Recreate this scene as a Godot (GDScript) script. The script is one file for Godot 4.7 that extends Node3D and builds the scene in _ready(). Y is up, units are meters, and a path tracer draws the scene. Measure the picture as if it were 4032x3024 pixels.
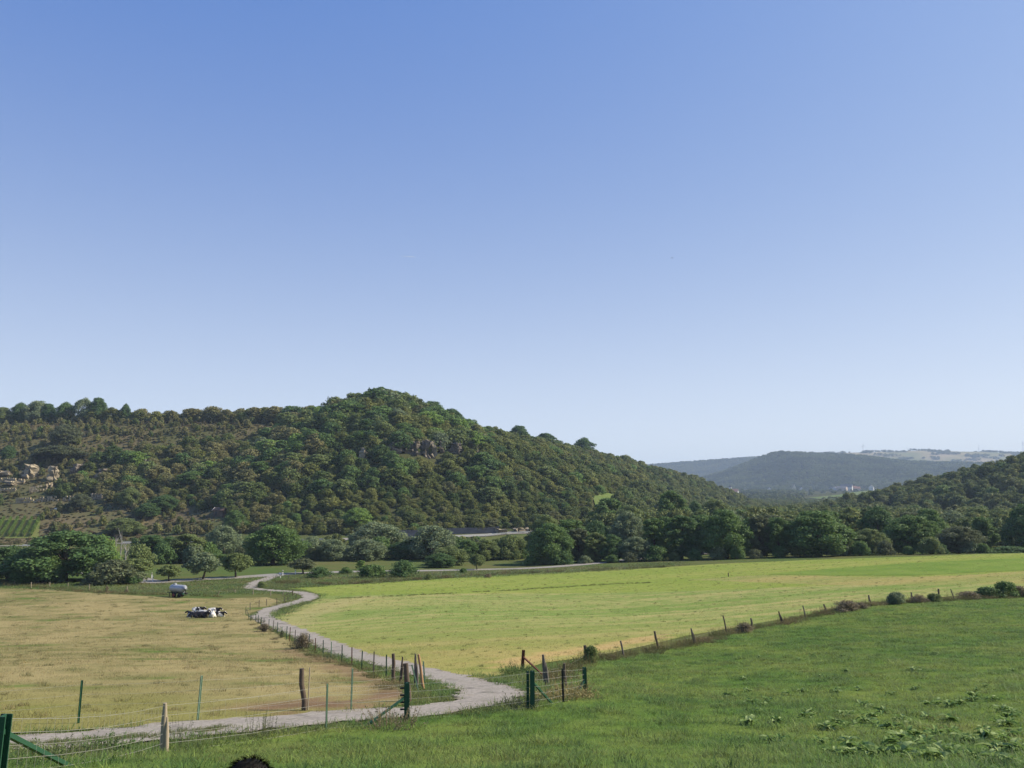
extends Node3D

# A valley seen from a hillside meadow: grazed pasture with resting cows, a winding farm track, mown fields,
# a wooded slope with rock ledges, and hills that fade with the haze.

const FOCAL := 3242.0 / 3024.0
var rng := RandomNumberGenerator.new()
var noise := FastNoiseLite.new()
var fine := FastNoiseLite.new()
var used := {}

func _ready() -> void:
	rng.seed = 20240914
	# ---- camera, sky, sun, haze, exposure
	var cam := Camera3D.new()
	cam.name = "camera"
	cam.fov = rad_to_deg(2.0 * atan(0.5 / FOCAL))
	cam.rotation.x = atan(448.0 / 3242.0)
	cam.near = 0.05
	cam.far = 20000.0
	add_child(cam)
	cam.current = true
	var sun := DirectionalLight3D.new()
	sun.name = "sun"
	sun.light_energy = SUN_ENERGY
	sun.light_color = Color(1.0, 0.95, 0.86)
	sun.light_angular_distance = 0.55
	sun.shadow_enabled = true
	sun.basis = Basis.looking_at(-sun_direction(), Vector3.UP)
	add_child(sun)
	var env := Environment.new()
	env.background_mode = Environment.BG_SKY
	env.sky = Sky.new()
	env.sky.sky_material = make_sky()
	env.tonemap_mode = Environment.TONE_MAPPER_LINEAR
	env.tonemap_exposure = 1.5
	env.sdfgi_enabled = true
	env.ssao_enabled = true
	env.ssil_enabled = true
	env.fog_enabled = true
	env.fog_density = 0.00013
	env.fog_light_color = Color(0.80, 0.89, 1.0)
	var we := WorldEnvironment.new()
	we.name = "world_environment"
	we.environment = env
	add_child(we)

	noise.seed = 11
	noise.frequency = 1.0
	noise.fractal_octaves = 3
	fine.seed = 5
	fine.frequency = 1.0
	fine.fractal_octaves = 2
	solve_floor()
	make_grid()
	make_materials()
	build_land()
	build_tracks()
	make_tree_prototypes()
	build_valley_trees()
	build_hill_features()
	build_forests()
	build_village()
	build_fences()
	build_shrubs()
	build_road_furniture()
	build_trailer()
	build_cows()
	build_grass()
	build_docks()
	build_person()
	build_sky_things()

const SUN_ENERGY := 1.6
func sun_direction() -> Vector3:
	var el := deg_to_rad(38.0)
	var az := deg_to_rad(80.0)
	return Vector3(sin(az) * cos(el), sin(el), -cos(az) * cos(el))

func make_sky() -> PanoramaSkyMaterial:
	var w := 512
	var h := 256
	var im := Image.create(w, h, false, Image.FORMAT_RGBF)
	var s := sun_direction()
	var zenith := Vector3(0.006, 0.092, 0.36)
	var low := Vector3(0.63, 0.71, 0.76)
	for j in h:
		var el := PI * (0.5 - (j + 0.5) / h)
		for i in w:
			var az := TAU * (i + 0.5) / w
			var d := Vector3(sin(az) * cos(el), sin(el), -cos(az) * cos(el))
			var k := exp(-maxf(el, 0.0) / deg_to_rad(14.0))
			var c := zenith.lerp(low, k)
			var g := pow(0.5 + 0.5 * d.dot(s), 5.0)
			c += Vector3(0.20, 0.22, 0.20) * g
			c += Vector3(0.24, 0.15, 0.02) * exp(-maxf(el, 0.0) / deg_to_rad(4.0)) * (0.3 + 2.4 * g)
			if el < 0.0:
				c = Vector3(0.34, 0.38, 0.36)
			im.set_pixel(i, j, Color(c.x, c.y, c.z))
	var m := PanoramaSkyMaterial.new()
	m.panorama = ImageTexture.create_from_image(im)
	return m

# ------------------------------------------------------------------ shape of the land
var control := PackedVector3Array([Vector3(0, -4.32, -14), Vector3(-8, -4.16, -13.5), Vector3(-4.2, -4.32, -14), Vector3(4, -4.32, -14), Vector3(8.3, -4.32, -14), Vector3(-8.1, -5.89, -20), Vector3(-3.1, -6.55, -25.5), Vector3(-6.8, -6.88, -28), Vector3(-9.1, -6.39, -25), Vector3(-12.1, -6.23, -24), Vector3(-13.6, -6.1, -23), Vector3(-23.5, -9.66, -52), Vector3(-29.7, -9.66, -52), Vector3(-12.4, -8.32, -41), Vector3(-6.2, -8.77, -42), Vector3(-13.3, -11.03, -60), Vector3(-18.8, -12.03, -72), Vector3(-26.5, -13.04, -88), Vector3(-32.9, -13.25, -95), Vector3(-44.1, -13.53, -97), Vector3(-55.7, -13.53, -97), Vector3(-48.2, -14.12, -121), Vector3(-66.2, -14.56, -132), Vector3(-84.1, -14.74, -142), Vector3(-27.1, -13.81, -108), Vector3(-32.6, -14.21, -104), Vector3(-30, -14.72, -130), Vector3(-45.3, -15.02, -148), Vector3(-65.3, -15.07, -153), Vector3(-47, -15.35, -170), Vector3(-23.3, -14.78, -150), Vector3(2, -15.92, -190), Vector3(-8.8, -12.7, -93), Vector3(-0.3, -10.28, -58), Vector3(0.7, -6.56, -27), Vector3(2.8, -7.27, -32), Vector3(1.5, -8.15, -38), Vector3(7.4, -10.59, -57), Vector3(22.4, -11.71, -76), Vector3(41, -11.9, -92), Vector3(62.4, -11.81, -103), Vector3(10.2, -8.1, -35), Vector3(22.5, -9.62, -51), Vector3(21.5, -7.82, -36), Vector3(4.4, -6.02, -22), Vector3(19.9, -14.66, -172), Vector3(12, -13.6, -104), Vector3(38.5, -13.89, -150), Vector3(65.5, -13.43, -183), Vector3(119.1, -12.29, -195), Vector3(63, -12.62, -132), Vector3(30.7, -12.99, -104), Vector3(126.3, -13.43, -226), Vector3(148.6, -13.48, -252), Vector3(0, -1.6, 0), Vector3(-15, -2.2, 0), Vector3(15, -1.4, 0), Vector3(0, 2.5, 25), Vector3(-60, -2, 20), Vector3(60, 3, 20), Vector3(-120, -13, -60), Vector3(-200, -14, -100), Vector3(100, -6.5, -40), Vector3(150, -9, -90), Vector3(-60, -5.5, -15), Vector3(50, -3.6, -10), Vector3(-200, -15, -180), Vector3(-120, -15.5, -220), Vector3(0, -16.2, -240), Vector3(120, -15, -240), Vector3(220, -11, -200), Vector3(-250, -15, -280), Vector3(0, -15.5, -300), Vector3(200, -15, -300)])
var weight := PackedFloat64Array()
# ridge lines of the hills: x, z, height, width of the near flank, width of the far flank
var ridges := [
	[[-771.49, -620, 42, 200, 900], [-462.44, -530, 43, 195, 900], [-301.08, -482, 44, 185, 900], [-192.46, -472, 44, 182, 900], [-111.55, -470, 44, 178, 900], [-71.95, -450, 50, 170, 800], [-53.12, -456, 45, 160, 800], [-31.46, -470, 38, 150, 700], [-2.58, -520, 35, 135, 600], [34.21, -600, 33, 125, 600], [83.29, -700, 30, 115, 500], [144.76, -800, 23, 100, 400], [182.26, -860, 14, 90, 300], [223.49, -920, 0, 75, 250], [251.05, -960, -10, 60, 200]],
	[[-623.53, -3900, 70, 800, 1400], [316.79, -3600, 70, 800, 1400], [741.77, -3500, 60, 800, 1400], [904.44, -3500, 107, 800, 1400], [1121.33, -3500, 190, 840, 1400], [1446.67, -3500, 176, 840, 1400], [1663.56, -3500, 149, 840, 1400], [1934.68, -3500, 142, 840, 1400], [2476.91, -3500, 142, 840, 1400], [3778.26, -3500, 150, 840, 1400]],
	[[-1264.17, -5000, 150, 900, 2000], [749.83, -5000, 188, 900, 2000], [1369.52, -5000, 234, 900, 2000], [1989.21, -5000, 272, 900, 2000], [2453.98, -5000, 286, 900, 2000], [3123.25, -5000, 272, 900, 2000], [4932.75, -5000, 250, 900, 2000]],
	[[270.83, -720, -17, 90, 120], [285.2, -690, -14, 110, 160], [298.88, -650, -4, 130, 260], [322.36, -600, 5, 150, 400], [325.67, -570, 13, 160, 400], [340.43, -545, 20, 170, 500], [398.88, -540, 34, 190, 600], [552.47, -560, 50, 220, 700]]
]

func phi(r2: float) -> float:
	return 0.5 * r2 * log(r2) if r2 > 1e-12 else 0.0

func solve_floor() -> void:
	var n := control.size()
	var m := n + 3
	var a: Array[PackedFloat64Array] = []
	for i in m:
		var row := PackedFloat64Array()
		row.resize(m + 1)
		a.append(row)
	for i in n:
		var p := control[i]
		for j in n:
			var q := control[j]
			a[i][j] = phi((pow(p.x - q.x, 2) + pow(p.z - q.z, 2)) * 1e-4) + (2e-4 if i == j else 0.0)
		a[i][n] = 1.0
		a[i][n + 1] = p.x * 0.01
		a[i][n + 2] = p.z * 0.01
		a[n][i] = 1.0
		a[n + 1][i] = p.x * 0.01
		a[n + 2][i] = p.z * 0.01
		a[i][m] = p.y
	for c in m:
		var best := c
		for r in range(c, m):
			if absf(a[r][c]) > absf(a[best][c]):
				best = r
		var t := a[c]
		a[c] = a[best]
		a[best] = t
		var pivot := a[c]
		for r in range(c + 1, m):
			var k := a[r][c] / pivot[c]
			if k != 0.0:
				var row := a[r]
				for j in range(c, m + 1):
					row[j] -= k * pivot[j]
				a[r] = row
	weight.resize(m)
	for c in range(m - 1, -1, -1):
		var s := a[c][m]
		for j in range(c + 1, m):
			s -= a[c][j] * weight[j]
		weight[c] = s / a[c][c]

func near_floor(x: float, z: float) -> float:
	var n := control.size()
	var s := weight[n] + weight[n + 1] * x * 0.01 + weight[n + 2] * z * 0.01
	for i in n:
		var p := control[i]
		var dx := p.x - x
		var dz := p.z - z
		var r2 := (dx * dx + dz * dz) * 1e-4
		if r2 > 1e-12:
			s += weight[i] * 0.5 * r2 * log(r2)
	return s

func land_height(x: float, z: float) -> float:
	var d := sqrt(x * x + z * z)
	var t := smoothstep(210.0, 290.0, d)
	var f := -15.5 + 36.0 * smoothstep(900.0, 2800.0, d)
	if t < 1.0:
		f = lerpf(near_floor(x, z), f, t)
	var g := 0.0
	for rd in ridges:
		var best := 1e18
		var h := 0.0
		var w := 1.0
		for i in rd.size() - 1:
			var a: Array = rd[i]
			var b: Array = rd[i + 1]
			var dx: float = b[0] - a[0]
			var dz: float = b[1] - a[1]
			var k := clampf(((x - a[0]) * dx + (z - a[1]) * dz) / (dx * dx + dz * dz), 0.0, 1.0)
			var ex: float = x - a[0] - dx * k
			var ez: float = z - a[1] - dz * k
			var q := ex * ex + ez * ez
			if q < best:
				best = q
				h = lerpf(a[2], b[2], k)
				w = lerpf(a[3], b[3], k) if dx * ez - dz * ex > 0.0 else lerpf(a[4], b[4], k)
		var u := minf(1.0, sqrt(best) / w)
		g = maxf(g, (h - f) * (1.0 - smoothstep(-0.15, 1.0, u)) / (1.0 - smoothstep(-0.15, 1.0, 0.0)))
	return f + g

# a fine lattice round the fields; everything that stands there asks it for its ground
const GX0 := -150.0
const GZ0 := -262.0
const GSTEP := 2.0
const GNX := 176
const GNZ := 150
var lattice := PackedFloat32Array()

func make_grid() -> void:
	lattice.resize(GNX * GNZ)
	for j in GNZ:
		for i in GNX:
			lattice[j * GNX + i] = land_height(GX0 + i * GSTEP, GZ0 + j * GSTEP)

func gh(x: float, z: float) -> float:
	var u := (x - GX0) / GSTEP
	var v := (z - GZ0) / GSTEP
	var i := int(floor(u))
	var j := int(floor(v))
	if i < 0 or j < 0 or i >= GNX - 1 or j >= GNZ - 1:
		return land_height(x, z)
	u -= i
	v -= j
	var k := j * GNX + i
	return lerpf(lerpf(lattice[k], lattice[k + 1], u), lerpf(lattice[k + GNX], lattice[k + GNX + 1], u), v)

func on(p: Vector2, up := 0.0) -> Vector3:
	return Vector3(p.x, gh(p.x, p.y) + up, p.y)

# ------------------------------------------------------------------ mesh building
class Shape:
	var v := PackedVector3Array()
	var n := PackedVector3Array()
	var c := PackedColorArray()
	var uv := PackedVector2Array()
	var col := Color.WHITE

	func put(p: Vector3, m: Vector3, t := Vector2.ZERO) -> void:
		v.append(p)
		n.append(m)
		c.append(col)
		uv.append(t)

	func tri(a: Vector3, b: Vector3, d: Vector3, m := Vector3.ZERO) -> void:
		if m == Vector3.ZERO:
			m = (d - a).cross(b - a).normalized()
		put(a, m)
		put(b, m)
		put(d, m)

	func quad(a: Vector3, b: Vector3, d: Vector3, e: Vector3, m := Vector3.ZERO) -> void:
		tri(a, b, d, m)
		tri(a, d, e, m)

	func box(t: Transform3D, s: Vector3) -> void:
		var h := s * 0.5
		for ax in 3:
			for sg in [-1.0, 1.0]:
				var o := Vector3.ZERO
				o[ax] = sg * h[ax]
				var e1 := Vector3.ZERO
				var e2 := Vector3.ZERO
				e1[(ax + 1) % 3] = h[(ax + 1) % 3]
				e2[(ax + 2) % 3] = h[(ax + 2) % 3] * sg
				var m := t.basis * (o.normalized())
				quad(t * (o - e1 - e2), t * (o - e1 + e2), t * (o + e1 + e2), t * (o + e1 - e2), m.normalized())

	func beam(a: Vector3, b: Vector3, w: float, h: float) -> void:
		var z := (b - a).normalized()
		var x := z.cross(Vector3.UP)
		x = Vector3.RIGHT if x.length() < 0.05 else x.normalized()
		var y := x.cross(z)
		box(Transform3D(Basis(x, y, z), (a + b) * 0.5), Vector3(w, h, (b - a).length()))

	func tube(pts: PackedVector3Array, radii: PackedFloat32Array, sides: int, caps := true) -> void:
		var side := Vector3.ZERO
		var ring0 := PackedVector3Array()
		var norm0 := PackedVector3Array()
		for i in pts.size():
			var dir := pts[mini(i + 1, pts.size() - 1)] - pts[maxi(i - 1, 0)]
			dir = dir.normalized()
			if side == Vector3.ZERO:
				side = dir.cross(Vector3(0.31, 0.2, 0.93)).normalized()
			side = (side - dir * side.dot(dir)).normalized()
			var up := side.cross(dir)
			var ring := PackedVector3Array()
			var norm := PackedVector3Array()
			for k in sides:
				var a := TAU * k / sides
				var m := side * cos(a) + up * sin(a)
				norm.append(m)
				ring.append(pts[i] + m * radii[i])
			if i > 0:
				for k in sides:
					var l := (k + 1) % sides
					for q in [[0, k], [1, k], [1, l], [0, k], [1, l], [0, l]]:
						if q[0] == 0:
							put(ring0[q[1]], norm0[q[1]])
						else:
							put(ring[q[1]], norm[q[1]])
			if caps and (i == 0 or i == pts.size() - 1):
				var m := -dir if i == 0 else dir
				for k in sides:
					tri(pts[i], ring[k], ring[(k + 1) % sides], m)
			ring0 = ring
			norm0 = norm

	func rod(a: Vector3, b: Vector3, r0: float, r1: float, sides := 6) -> void:
		tube(PackedVector3Array([a, b]), PackedFloat32Array([r0, r1]), sides)

	func mesh() -> ArrayMesh:
		for i in range(0, v.size() - 2, 3):
			# front faces run clockwise and agree with the normals
			if (v[i + 2] - v[i]).cross(v[i + 1] - v[i]).dot(n[i] + n[i + 1] + n[i + 2]) < 0.0:
				var p := v[i + 1]
				v[i + 1] = v[i + 2]
				v[i + 2] = p
				p = n[i + 1]
				n[i + 1] = n[i + 2]
				n[i + 2] = p
				var k := c[i + 1]
				c[i + 1] = c[i + 2]
				c[i + 2] = k
				var t := uv[i + 1]
				uv[i + 1] = uv[i + 2]
				uv[i + 2] = t
		var arr := []
		arr.resize(Mesh.ARRAY_MAX)
		arr[Mesh.ARRAY_VERTEX] = v
		arr[Mesh.ARRAY_NORMAL] = n
		arr[Mesh.ARRAY_COLOR] = c
		arr[Mesh.ARRAY_TEX_UV] = uv
		var m := ArrayMesh.new()
		m.add_surface_from_arrays(Mesh.PRIMITIVE_TRIANGLES, arr)
		return m

const ORDINAL := ["first", "second", "third", "fourth", "fifth", "sixth", "seventh", "eighth", "ninth", "tenth", "eleventh", "twelfth", "thirteenth", "fourteenth", "fifteenth", "sixteenth", "seventeenth", "eighteenth", "nineteenth", "twentieth"]
func nth(i: int) -> String:
	if i < 20:
		return ORDINAL[i]
	return ["twenty-", "thirty-", "forty-"][mini(i / 10 - 2, 2)] + ORDINAL[(i - 20) % 10]

func numbered(called: String) -> String:
	if not used.has(called):
		used[called] = 0
		return called
	used[called] += 1
	return "%s_%03d" % [called, used[called]]

func thing(called: String, label: String, category: String, where: Vector3, turn := 0.0, group := "") -> Node3D:
	var o := Node3D.new()
	o.name = numbered(called)
	add_child(o)
	o.position = where
	o.rotation.y = turn
	tag(o, label, category, group)
	return o

func tag(o: Node, label: String, category: String, group := "") -> void:
	o.set_meta("label", label)
	o.set_meta("category", category)
	if group:
		o.set_meta("group", group)

func part(called: String, mesh: Mesh, m: Material, parent: Node) -> MeshInstance3D:
	var o := MeshInstance3D.new()
	o.name = called if parent != self else numbered(called)
	o.mesh = mesh
	o.material_override = m
	parent.add_child(o, true)
	return o

func structure(called: String, mesh: Mesh, m: Material) -> MeshInstance3D:
	var o := part(called, mesh, m, self)
	o.set_meta("kind", "structure")
	return o

func copies(called: String, mesh: Mesh, m: Material, buffer: PackedFloat32Array, parent: Node) -> void:
	if buffer.is_empty():
		return
	var mm := MultiMesh.new()
	mm.transform_format = MultiMesh.TRANSFORM_3D
	mm.use_colors = true
	mm.mesh = mesh
	mm.instance_count = buffer.size() / 16
	mm.buffer = buffer
	var o := MultiMeshInstance3D.new()
	o.name = called
	o.multimesh = mm
	o.material_override = m
	o.set_meta("kind", "stuff")
	parent.add_child(o, true)

func put_copy(buf: PackedFloat32Array, b: Basis, p: Vector3, c: Color) -> void:
	buf.append_array(PackedFloat32Array([b.x.x, b.y.x, b.z.x, p.x, b.x.y, b.y.y, b.z.y, p.y, b.x.z, b.y.z, b.z.z, p.z, c.r, c.g, c.b, 1.0]))

# ------------------------------------------------------------------ materials
var M := {}

func grain(freq: float, lo: float, hi: float, sd: int, kind := FastNoiseLite.TYPE_SIMPLEX_SMOOTH) -> NoiseTexture2D:
	var f := FastNoiseLite.new()
	f.noise_type = kind
	f.seed = sd
	f.frequency = freq
	f.fractal_octaves = 5
	var ramp := Gradient.new()
	ramp.set_color(0, Color(lo, lo, lo))
	ramp.set_color(1, Color(hi, hi, hi))
	var t := NoiseTexture2D.new()
	t.width = 512
	t.height = 512
	t.seamless = true
	t.noise = f
	t.color_ramp = ramp
	return t

func flat(lin: Color, rough := 0.9, metal := 0.0) -> StandardMaterial3D:
	var m := StandardMaterial3D.new()
	m.albedo_color = lin.linear_to_srgb()
	m.roughness = rough
	m.metallic = metal
	m.vertex_color_use_as_albedo = true
	m.metallic_specular = 0.35
	return m

func leafy(lin: Color, through := 0.85) -> StandardMaterial3D:
	var m := flat(lin, 0.65)
	m.cull_mode = BaseMaterial3D.CULL_DISABLED
	m.backlight_enabled = true
	m.backlight = Color(through, through, through)
	m.metallic_specular = 0.3
	return m

func worn(lin: Color, rough: float, metal: float, tex: Texture2D, scale: float) -> StandardMaterial3D:
	var m := flat(lin, rough, metal)
	m.albedo_texture = tex
	m.uv1_triplanar = true
	m.uv1_scale = Vector3.ONE * scale
	return m

func make_materials() -> void:
	var soft := grain(0.02, 0.80, 1.0, 3)
	var rough := grain(0.06, 0.68, 1.0, 7)
	var bump := grain(0.08, 0.0, 1.0, 9)
	for k in ["land", "pasture", "field", "meadow"]:
		var m := worn(Color.WHITE, 1.0, 0.0, rough, 0.35)
		m.uv1_world_triplanar = true
		m.heightmap_enabled = false
		m.metallic_specular = 0.0
		M[k] = m
	var t := worn(Color(0.355, 0.32, 0.275), 0.95, 0.0, soft, 0.5)
	t.uv1_world_triplanar = true
	M.track = t
	var r := worn(Color(0.31, 0.29, 0.255), 0.9, 0.0, soft, 0.3)
	r.uv1_world_triplanar = true
	M.road = r
	M.grass = leafy(Color.WHITE, 0.9)
	M.grass.metallic_specular = 0.4
	M.grass.roughness = 0.5
	M.bark = worn(Color(0.13, 0.10, 0.075), 0.95, 0.0, rough, 1.5)
	M.birch = worn(Color(0.40, 0.38, 0.34), 0.85, 0.0, rough, 0.8)
	M.wood = worn(Color(0.15, 0.115, 0.085), 0.9, 0.0, rough, 3.0)
	M.grey_wood = worn(Color(0.19, 0.165, 0.14), 0.9, 0.0, rough, 3.0)
	M.pale_wood = worn(Color(0.48, 0.40, 0.29), 0.9, 0.0, rough, 3.0)
	M.fresh_wood = worn(Color(0.55, 0.33, 0.17), 0.85, 0.0, rough, 4.0)
	M.green_paint = worn(Color(0.028, 0.095, 0.055), 0.45, 0.0, soft, 6.0)
	M.pale_green = worn(Color(0.24, 0.36, 0.24), 0.5, 0.0, soft, 6.0)
	M.rust = worn(Color(0.17, 0.06, 0.035), 0.85, 0.0, rough, 5.0)
	M.wire = flat(Color(0.38, 0.37, 0.33), 0.6, 0.4)
	M.zinc = worn(Color(0.50, 0.52, 0.54), 0.45, 0.25, soft, 1.5)
	M.rubber = flat(Color(0.022, 0.021, 0.02), 0.85)
	M.red_paint = flat(Color(0.20, 0.045, 0.03), 0.6)
	M.dark_steel = flat(Color(0.035, 0.033, 0.03), 0.6)
	M.white_plastic = flat(Color(0.80, 0.80, 0.78), 0.5)
	M.black_plastic = flat(Color(0.02, 0.02, 0.02), 0.5)
	M.rock = worn(Color(0.52, 0.44, 0.32), 0.95, 0.0, rough, 0.5)
	M.grey_rock = worn(Color(0.30, 0.255, 0.21), 0.95, 0.0, rough, 0.5)
	M.shotcrete = worn(Color(0.30, 0.265, 0.235), 0.95, 0.0, rough, 0.4)
	M.hide = flat(Color.WHITE, 0.6)
	M.skin = flat(Color.WHITE, 0.7)
	M.wall_white = worn(Color(0.78, 0.77, 0.73), 0.9, 0.0, soft, 0.3)
	M.wall_cream = worn(Color(0.80, 0.72, 0.50), 0.9, 0.0, soft, 0.3)
	M.wall_tan = worn(Color(0.55, 0.45, 0.36), 0.9, 0.0, soft, 0.3)
	M.roof_red = worn(Color(0.30, 0.15, 0.10), 0.9, 0.0, soft, 0.5)
	M.roof_old = worn(Color(0.20, 0.13, 0.09), 0.9, 0.0, soft, 0.5)
	M.roof_grey = worn(Color(0.17, 0.17, 0.18), 0.85, 0.0, soft, 0.5)
	M.pane = flat(Color(0.05, 0.06, 0.07), 0.2)
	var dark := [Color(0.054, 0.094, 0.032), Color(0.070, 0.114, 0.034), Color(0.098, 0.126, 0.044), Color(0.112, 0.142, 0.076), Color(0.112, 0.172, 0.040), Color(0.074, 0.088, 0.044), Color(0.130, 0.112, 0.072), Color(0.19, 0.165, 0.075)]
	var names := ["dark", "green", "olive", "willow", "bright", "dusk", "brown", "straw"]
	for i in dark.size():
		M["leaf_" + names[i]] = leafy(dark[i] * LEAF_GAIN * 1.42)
	M.forest = leafy(Color.WHITE)

const LEAF_GAIN := 1.3

# ------------------------------------------------------------------ colours of the ground
func wob(x: float, z: float, size: float, sd := 0.0) -> float:
	return noise.get_noise_3d(x / size, z / size, sd)

func mixed(a: Color, b: Color, t: float) -> Color:
	return a.lerp(b, clampf(t, 0.0, 1.0))

var open_slope := PackedVector2Array([Vector2(-311.83, -375.29), Vector2(-226.45, -367.24), Vector2(-201.9, -359.82), Vector2(-171.14, -351.32), Vector2(-145.78, -347.32), Vector2(-115.94, -337.62), Vector2(-108.2, -320.08), Vector2(-101.69, -300.17), Vector2(-127.09, -295.85), Vector2(-169.6, -277.47), Vector2(-223.67, -271.67)])
var scrub_slope := PackedVector2Array([Vector2(-433.04, -515.99), Vector2(-253.19, -476.84), Vector2(-160.93, -466.03), Vector2(-119.21, -460.93), Vector2(-122.46, -424.09), Vector2(-168.14, -414.76), Vector2(-185.69, -403.51), Vector2(-203.03, -392.14), Vector2(-193.69, -360.84), Vector2(-310.47, -373.73)])
var hill_meadow := PackedVector2Array([Vector2(40.38, -414.31), Vector2(50.11, -450.25), Vector2(61.6, -475.34), Vector2(74.82, -490.02), Vector2(68.89, -455.24), Vector2(51.48, -407.75), Vector2(40.12, -399.67)])
var vineyard := PackedVector2Array([Vector2(-256.6, -335.06), Vector2(-188.32, -333.26), Vector2(-172.66, -304.85), Vector2(-231.31, -302.96)])
var village_field := PackedVector2Array([Vector2(578.56, -1626.88), Vector2(714.82, -1821.26), Vector2(1232.96, -2771.56), Vector2(1317.67, -2789.08), Vector2(850.98, -1802.91), Vector2(700.05, -1655.3), Vector2(574.28, -1523.61)])
var brown_field := PackedVector2Array([Vector2(235.07, -760), Vector2(269.41, -800), Vector2(320.95, -960), Vector2(281.98, -930)])

func inside(p: Vector2, poly: PackedVector2Array) -> bool:
	return Geometry2D.is_point_in_polygon(p, poly)

func col_land(x: float, z: float, y: float) -> Color:
	var d := sqrt(x * x + z * z)
	var p := Vector2(x, z)
	var n := wob(x, z, 30.0)
	var n2 := wob(x, z, 7.0, 4.0)
	var c := mixed(Color(0.095, 0.150, 0.046), Color(0.15, 0.150, 0.060), 0.45 + n * 0.8 + n2 * 0.5)
	if d > 255.0:
		var up := smoothstep(-14.5, -12.0, y + n)
		var forest := mixed(Color(0.065, 0.078, 0.032), Color(0.095, 0.095, 0.046), 0.5 + n2)
		c = mixed(c, forest, up if d < 900.0 else smoothstep(900.0, 1300.0, d))
		if inside(p, open_slope):
			c = mixed(Color(0.185, 0.15, 0.088), Color(0.105, 0.125, 0.048), 0.55 + n * 0.9 + n2 * 0.9)
		elif inside(p, scrub_slope):
			c = mixed(Color(0.18, 0.145, 0.08), Color(0.11, 0.118, 0.05), 0.5 + n + n2 * 0.8)
	if z < -4200.0 and y > 192.0 and x > 1750.0:
		c = mixed(Color(0.42, 0.34, 0.20), Color(0.22, 0.24, 0.10), 0.5 + wob(x, z * 3.0, 260.0) * 1.6)
	return c

func col_pasture(x: float, z: float) -> Color:
	var big := wob(x, z, 16.0, 1.0)
	var mid := wob(x * 0.7, z * 1.1, 3.6, 2.0)
	var small := wob(x, z, 0.9, 3.0)
	var c := mixed(Color(0.37, 0.310, 0.150), Color(0.18, 0.185, 0.070), 0.36 + big * 0.7 + mid * 0.85 + small * 0.5)
	c = mixed(c, Color(0.13, 0.20, 0.05), smoothstep(0.35, 0.6, mid + big * 0.3))
	c = mixed(c, Color(0.23, 0.23, 0.07), smoothstep(-36.0, -26.0, z) * 0.75)
	var s := soil(x, z)
	return mixed(c, Color(0.24, 0.165, 0.10) * (1.0 + 0.5 * wob(x, z, 0.8, 15.0)), s)

var dirt_line := PackedVector2Array([Vector2(-16.75, -64.88), Vector2(-13.51, -57.73), Vector2(-9.57, -46.96), Vector2(-7.04, -41.2), Vector2(-4.53, -33.58)])
var dirt_strip := PackedVector2Array([Vector2(-7.49, -28.62), Vector2(-6.65, -29.39), Vector2(-5.55, -30.49), Vector2(-4.31, -31.94)])
func near_line(p: Vector2, l: PackedVector2Array) -> float:
	var best := 1e9
	for i in l.size() - 1:
		best = minf(best, p.distance_squared_to(Geometry2D.get_closest_point_to_segment(p, l[i], l[i + 1])))
	return sqrt(best)

func soil(x: float, z: float) -> float:
	if z < -75.0 or z > -24.0 or x > 2.0 or x < -28.0:
		return 0.0
	var p := Vector2(x, z)
	var n := wob(x, z, 1.4, 9.0)
	var a := 1.0 - smoothstep(0.5, 1.5, near_line(p, dirt_line) + n * 1.3)
	var b := 1.0 - smoothstep(0.8, 2.0, near_line(p, dirt_strip) + n * 2.2 + wob(p.x, p.y, 0.5, 16.0) * 1.2)
	return clampf(maxf(a * 0.75, b), 0.0, 1.0)

var swath_a := Vector2(-24.68, -123.25)
var swath_b := Vector2(16.31, -140.98)
var tan_band := PackedVector2Array([Vector2(30.08, -145.89), Vector2(44.68, -150.49), Vector2(58.01, -138.96), Vector2(66.6, -135.14), Vector2(84.12, -138.24), Vector2(110.59, -141.65), Vector2(86.34, -110.93), Vector2(71.97, -118.5), Vector2(61.24, -120.73), Vector2(49.01, -126.74), Vector2(40.31, -135.95)])
var swath_curve := PackedVector2Array([Vector2(-22.95, -88.53), Vector2(-23.41, -94.57), Vector2(-23.48, -103.5), Vector2(-22.57, -112.84), Vector2(-20.58, -123.09)])
var straw_near := PackedVector2Array([Vector2(-0.5, -46.68), Vector2(1.79, -52.74), Vector2(5.37, -59.25), Vector2(8.52, -64.37), Vector2(12.64, -70.1), Vector2(13.29, -73.65), Vector2(7.69, -67.1), Vector2(2.29, -57.46), Vector2(-0.85, -50.85)])
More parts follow.
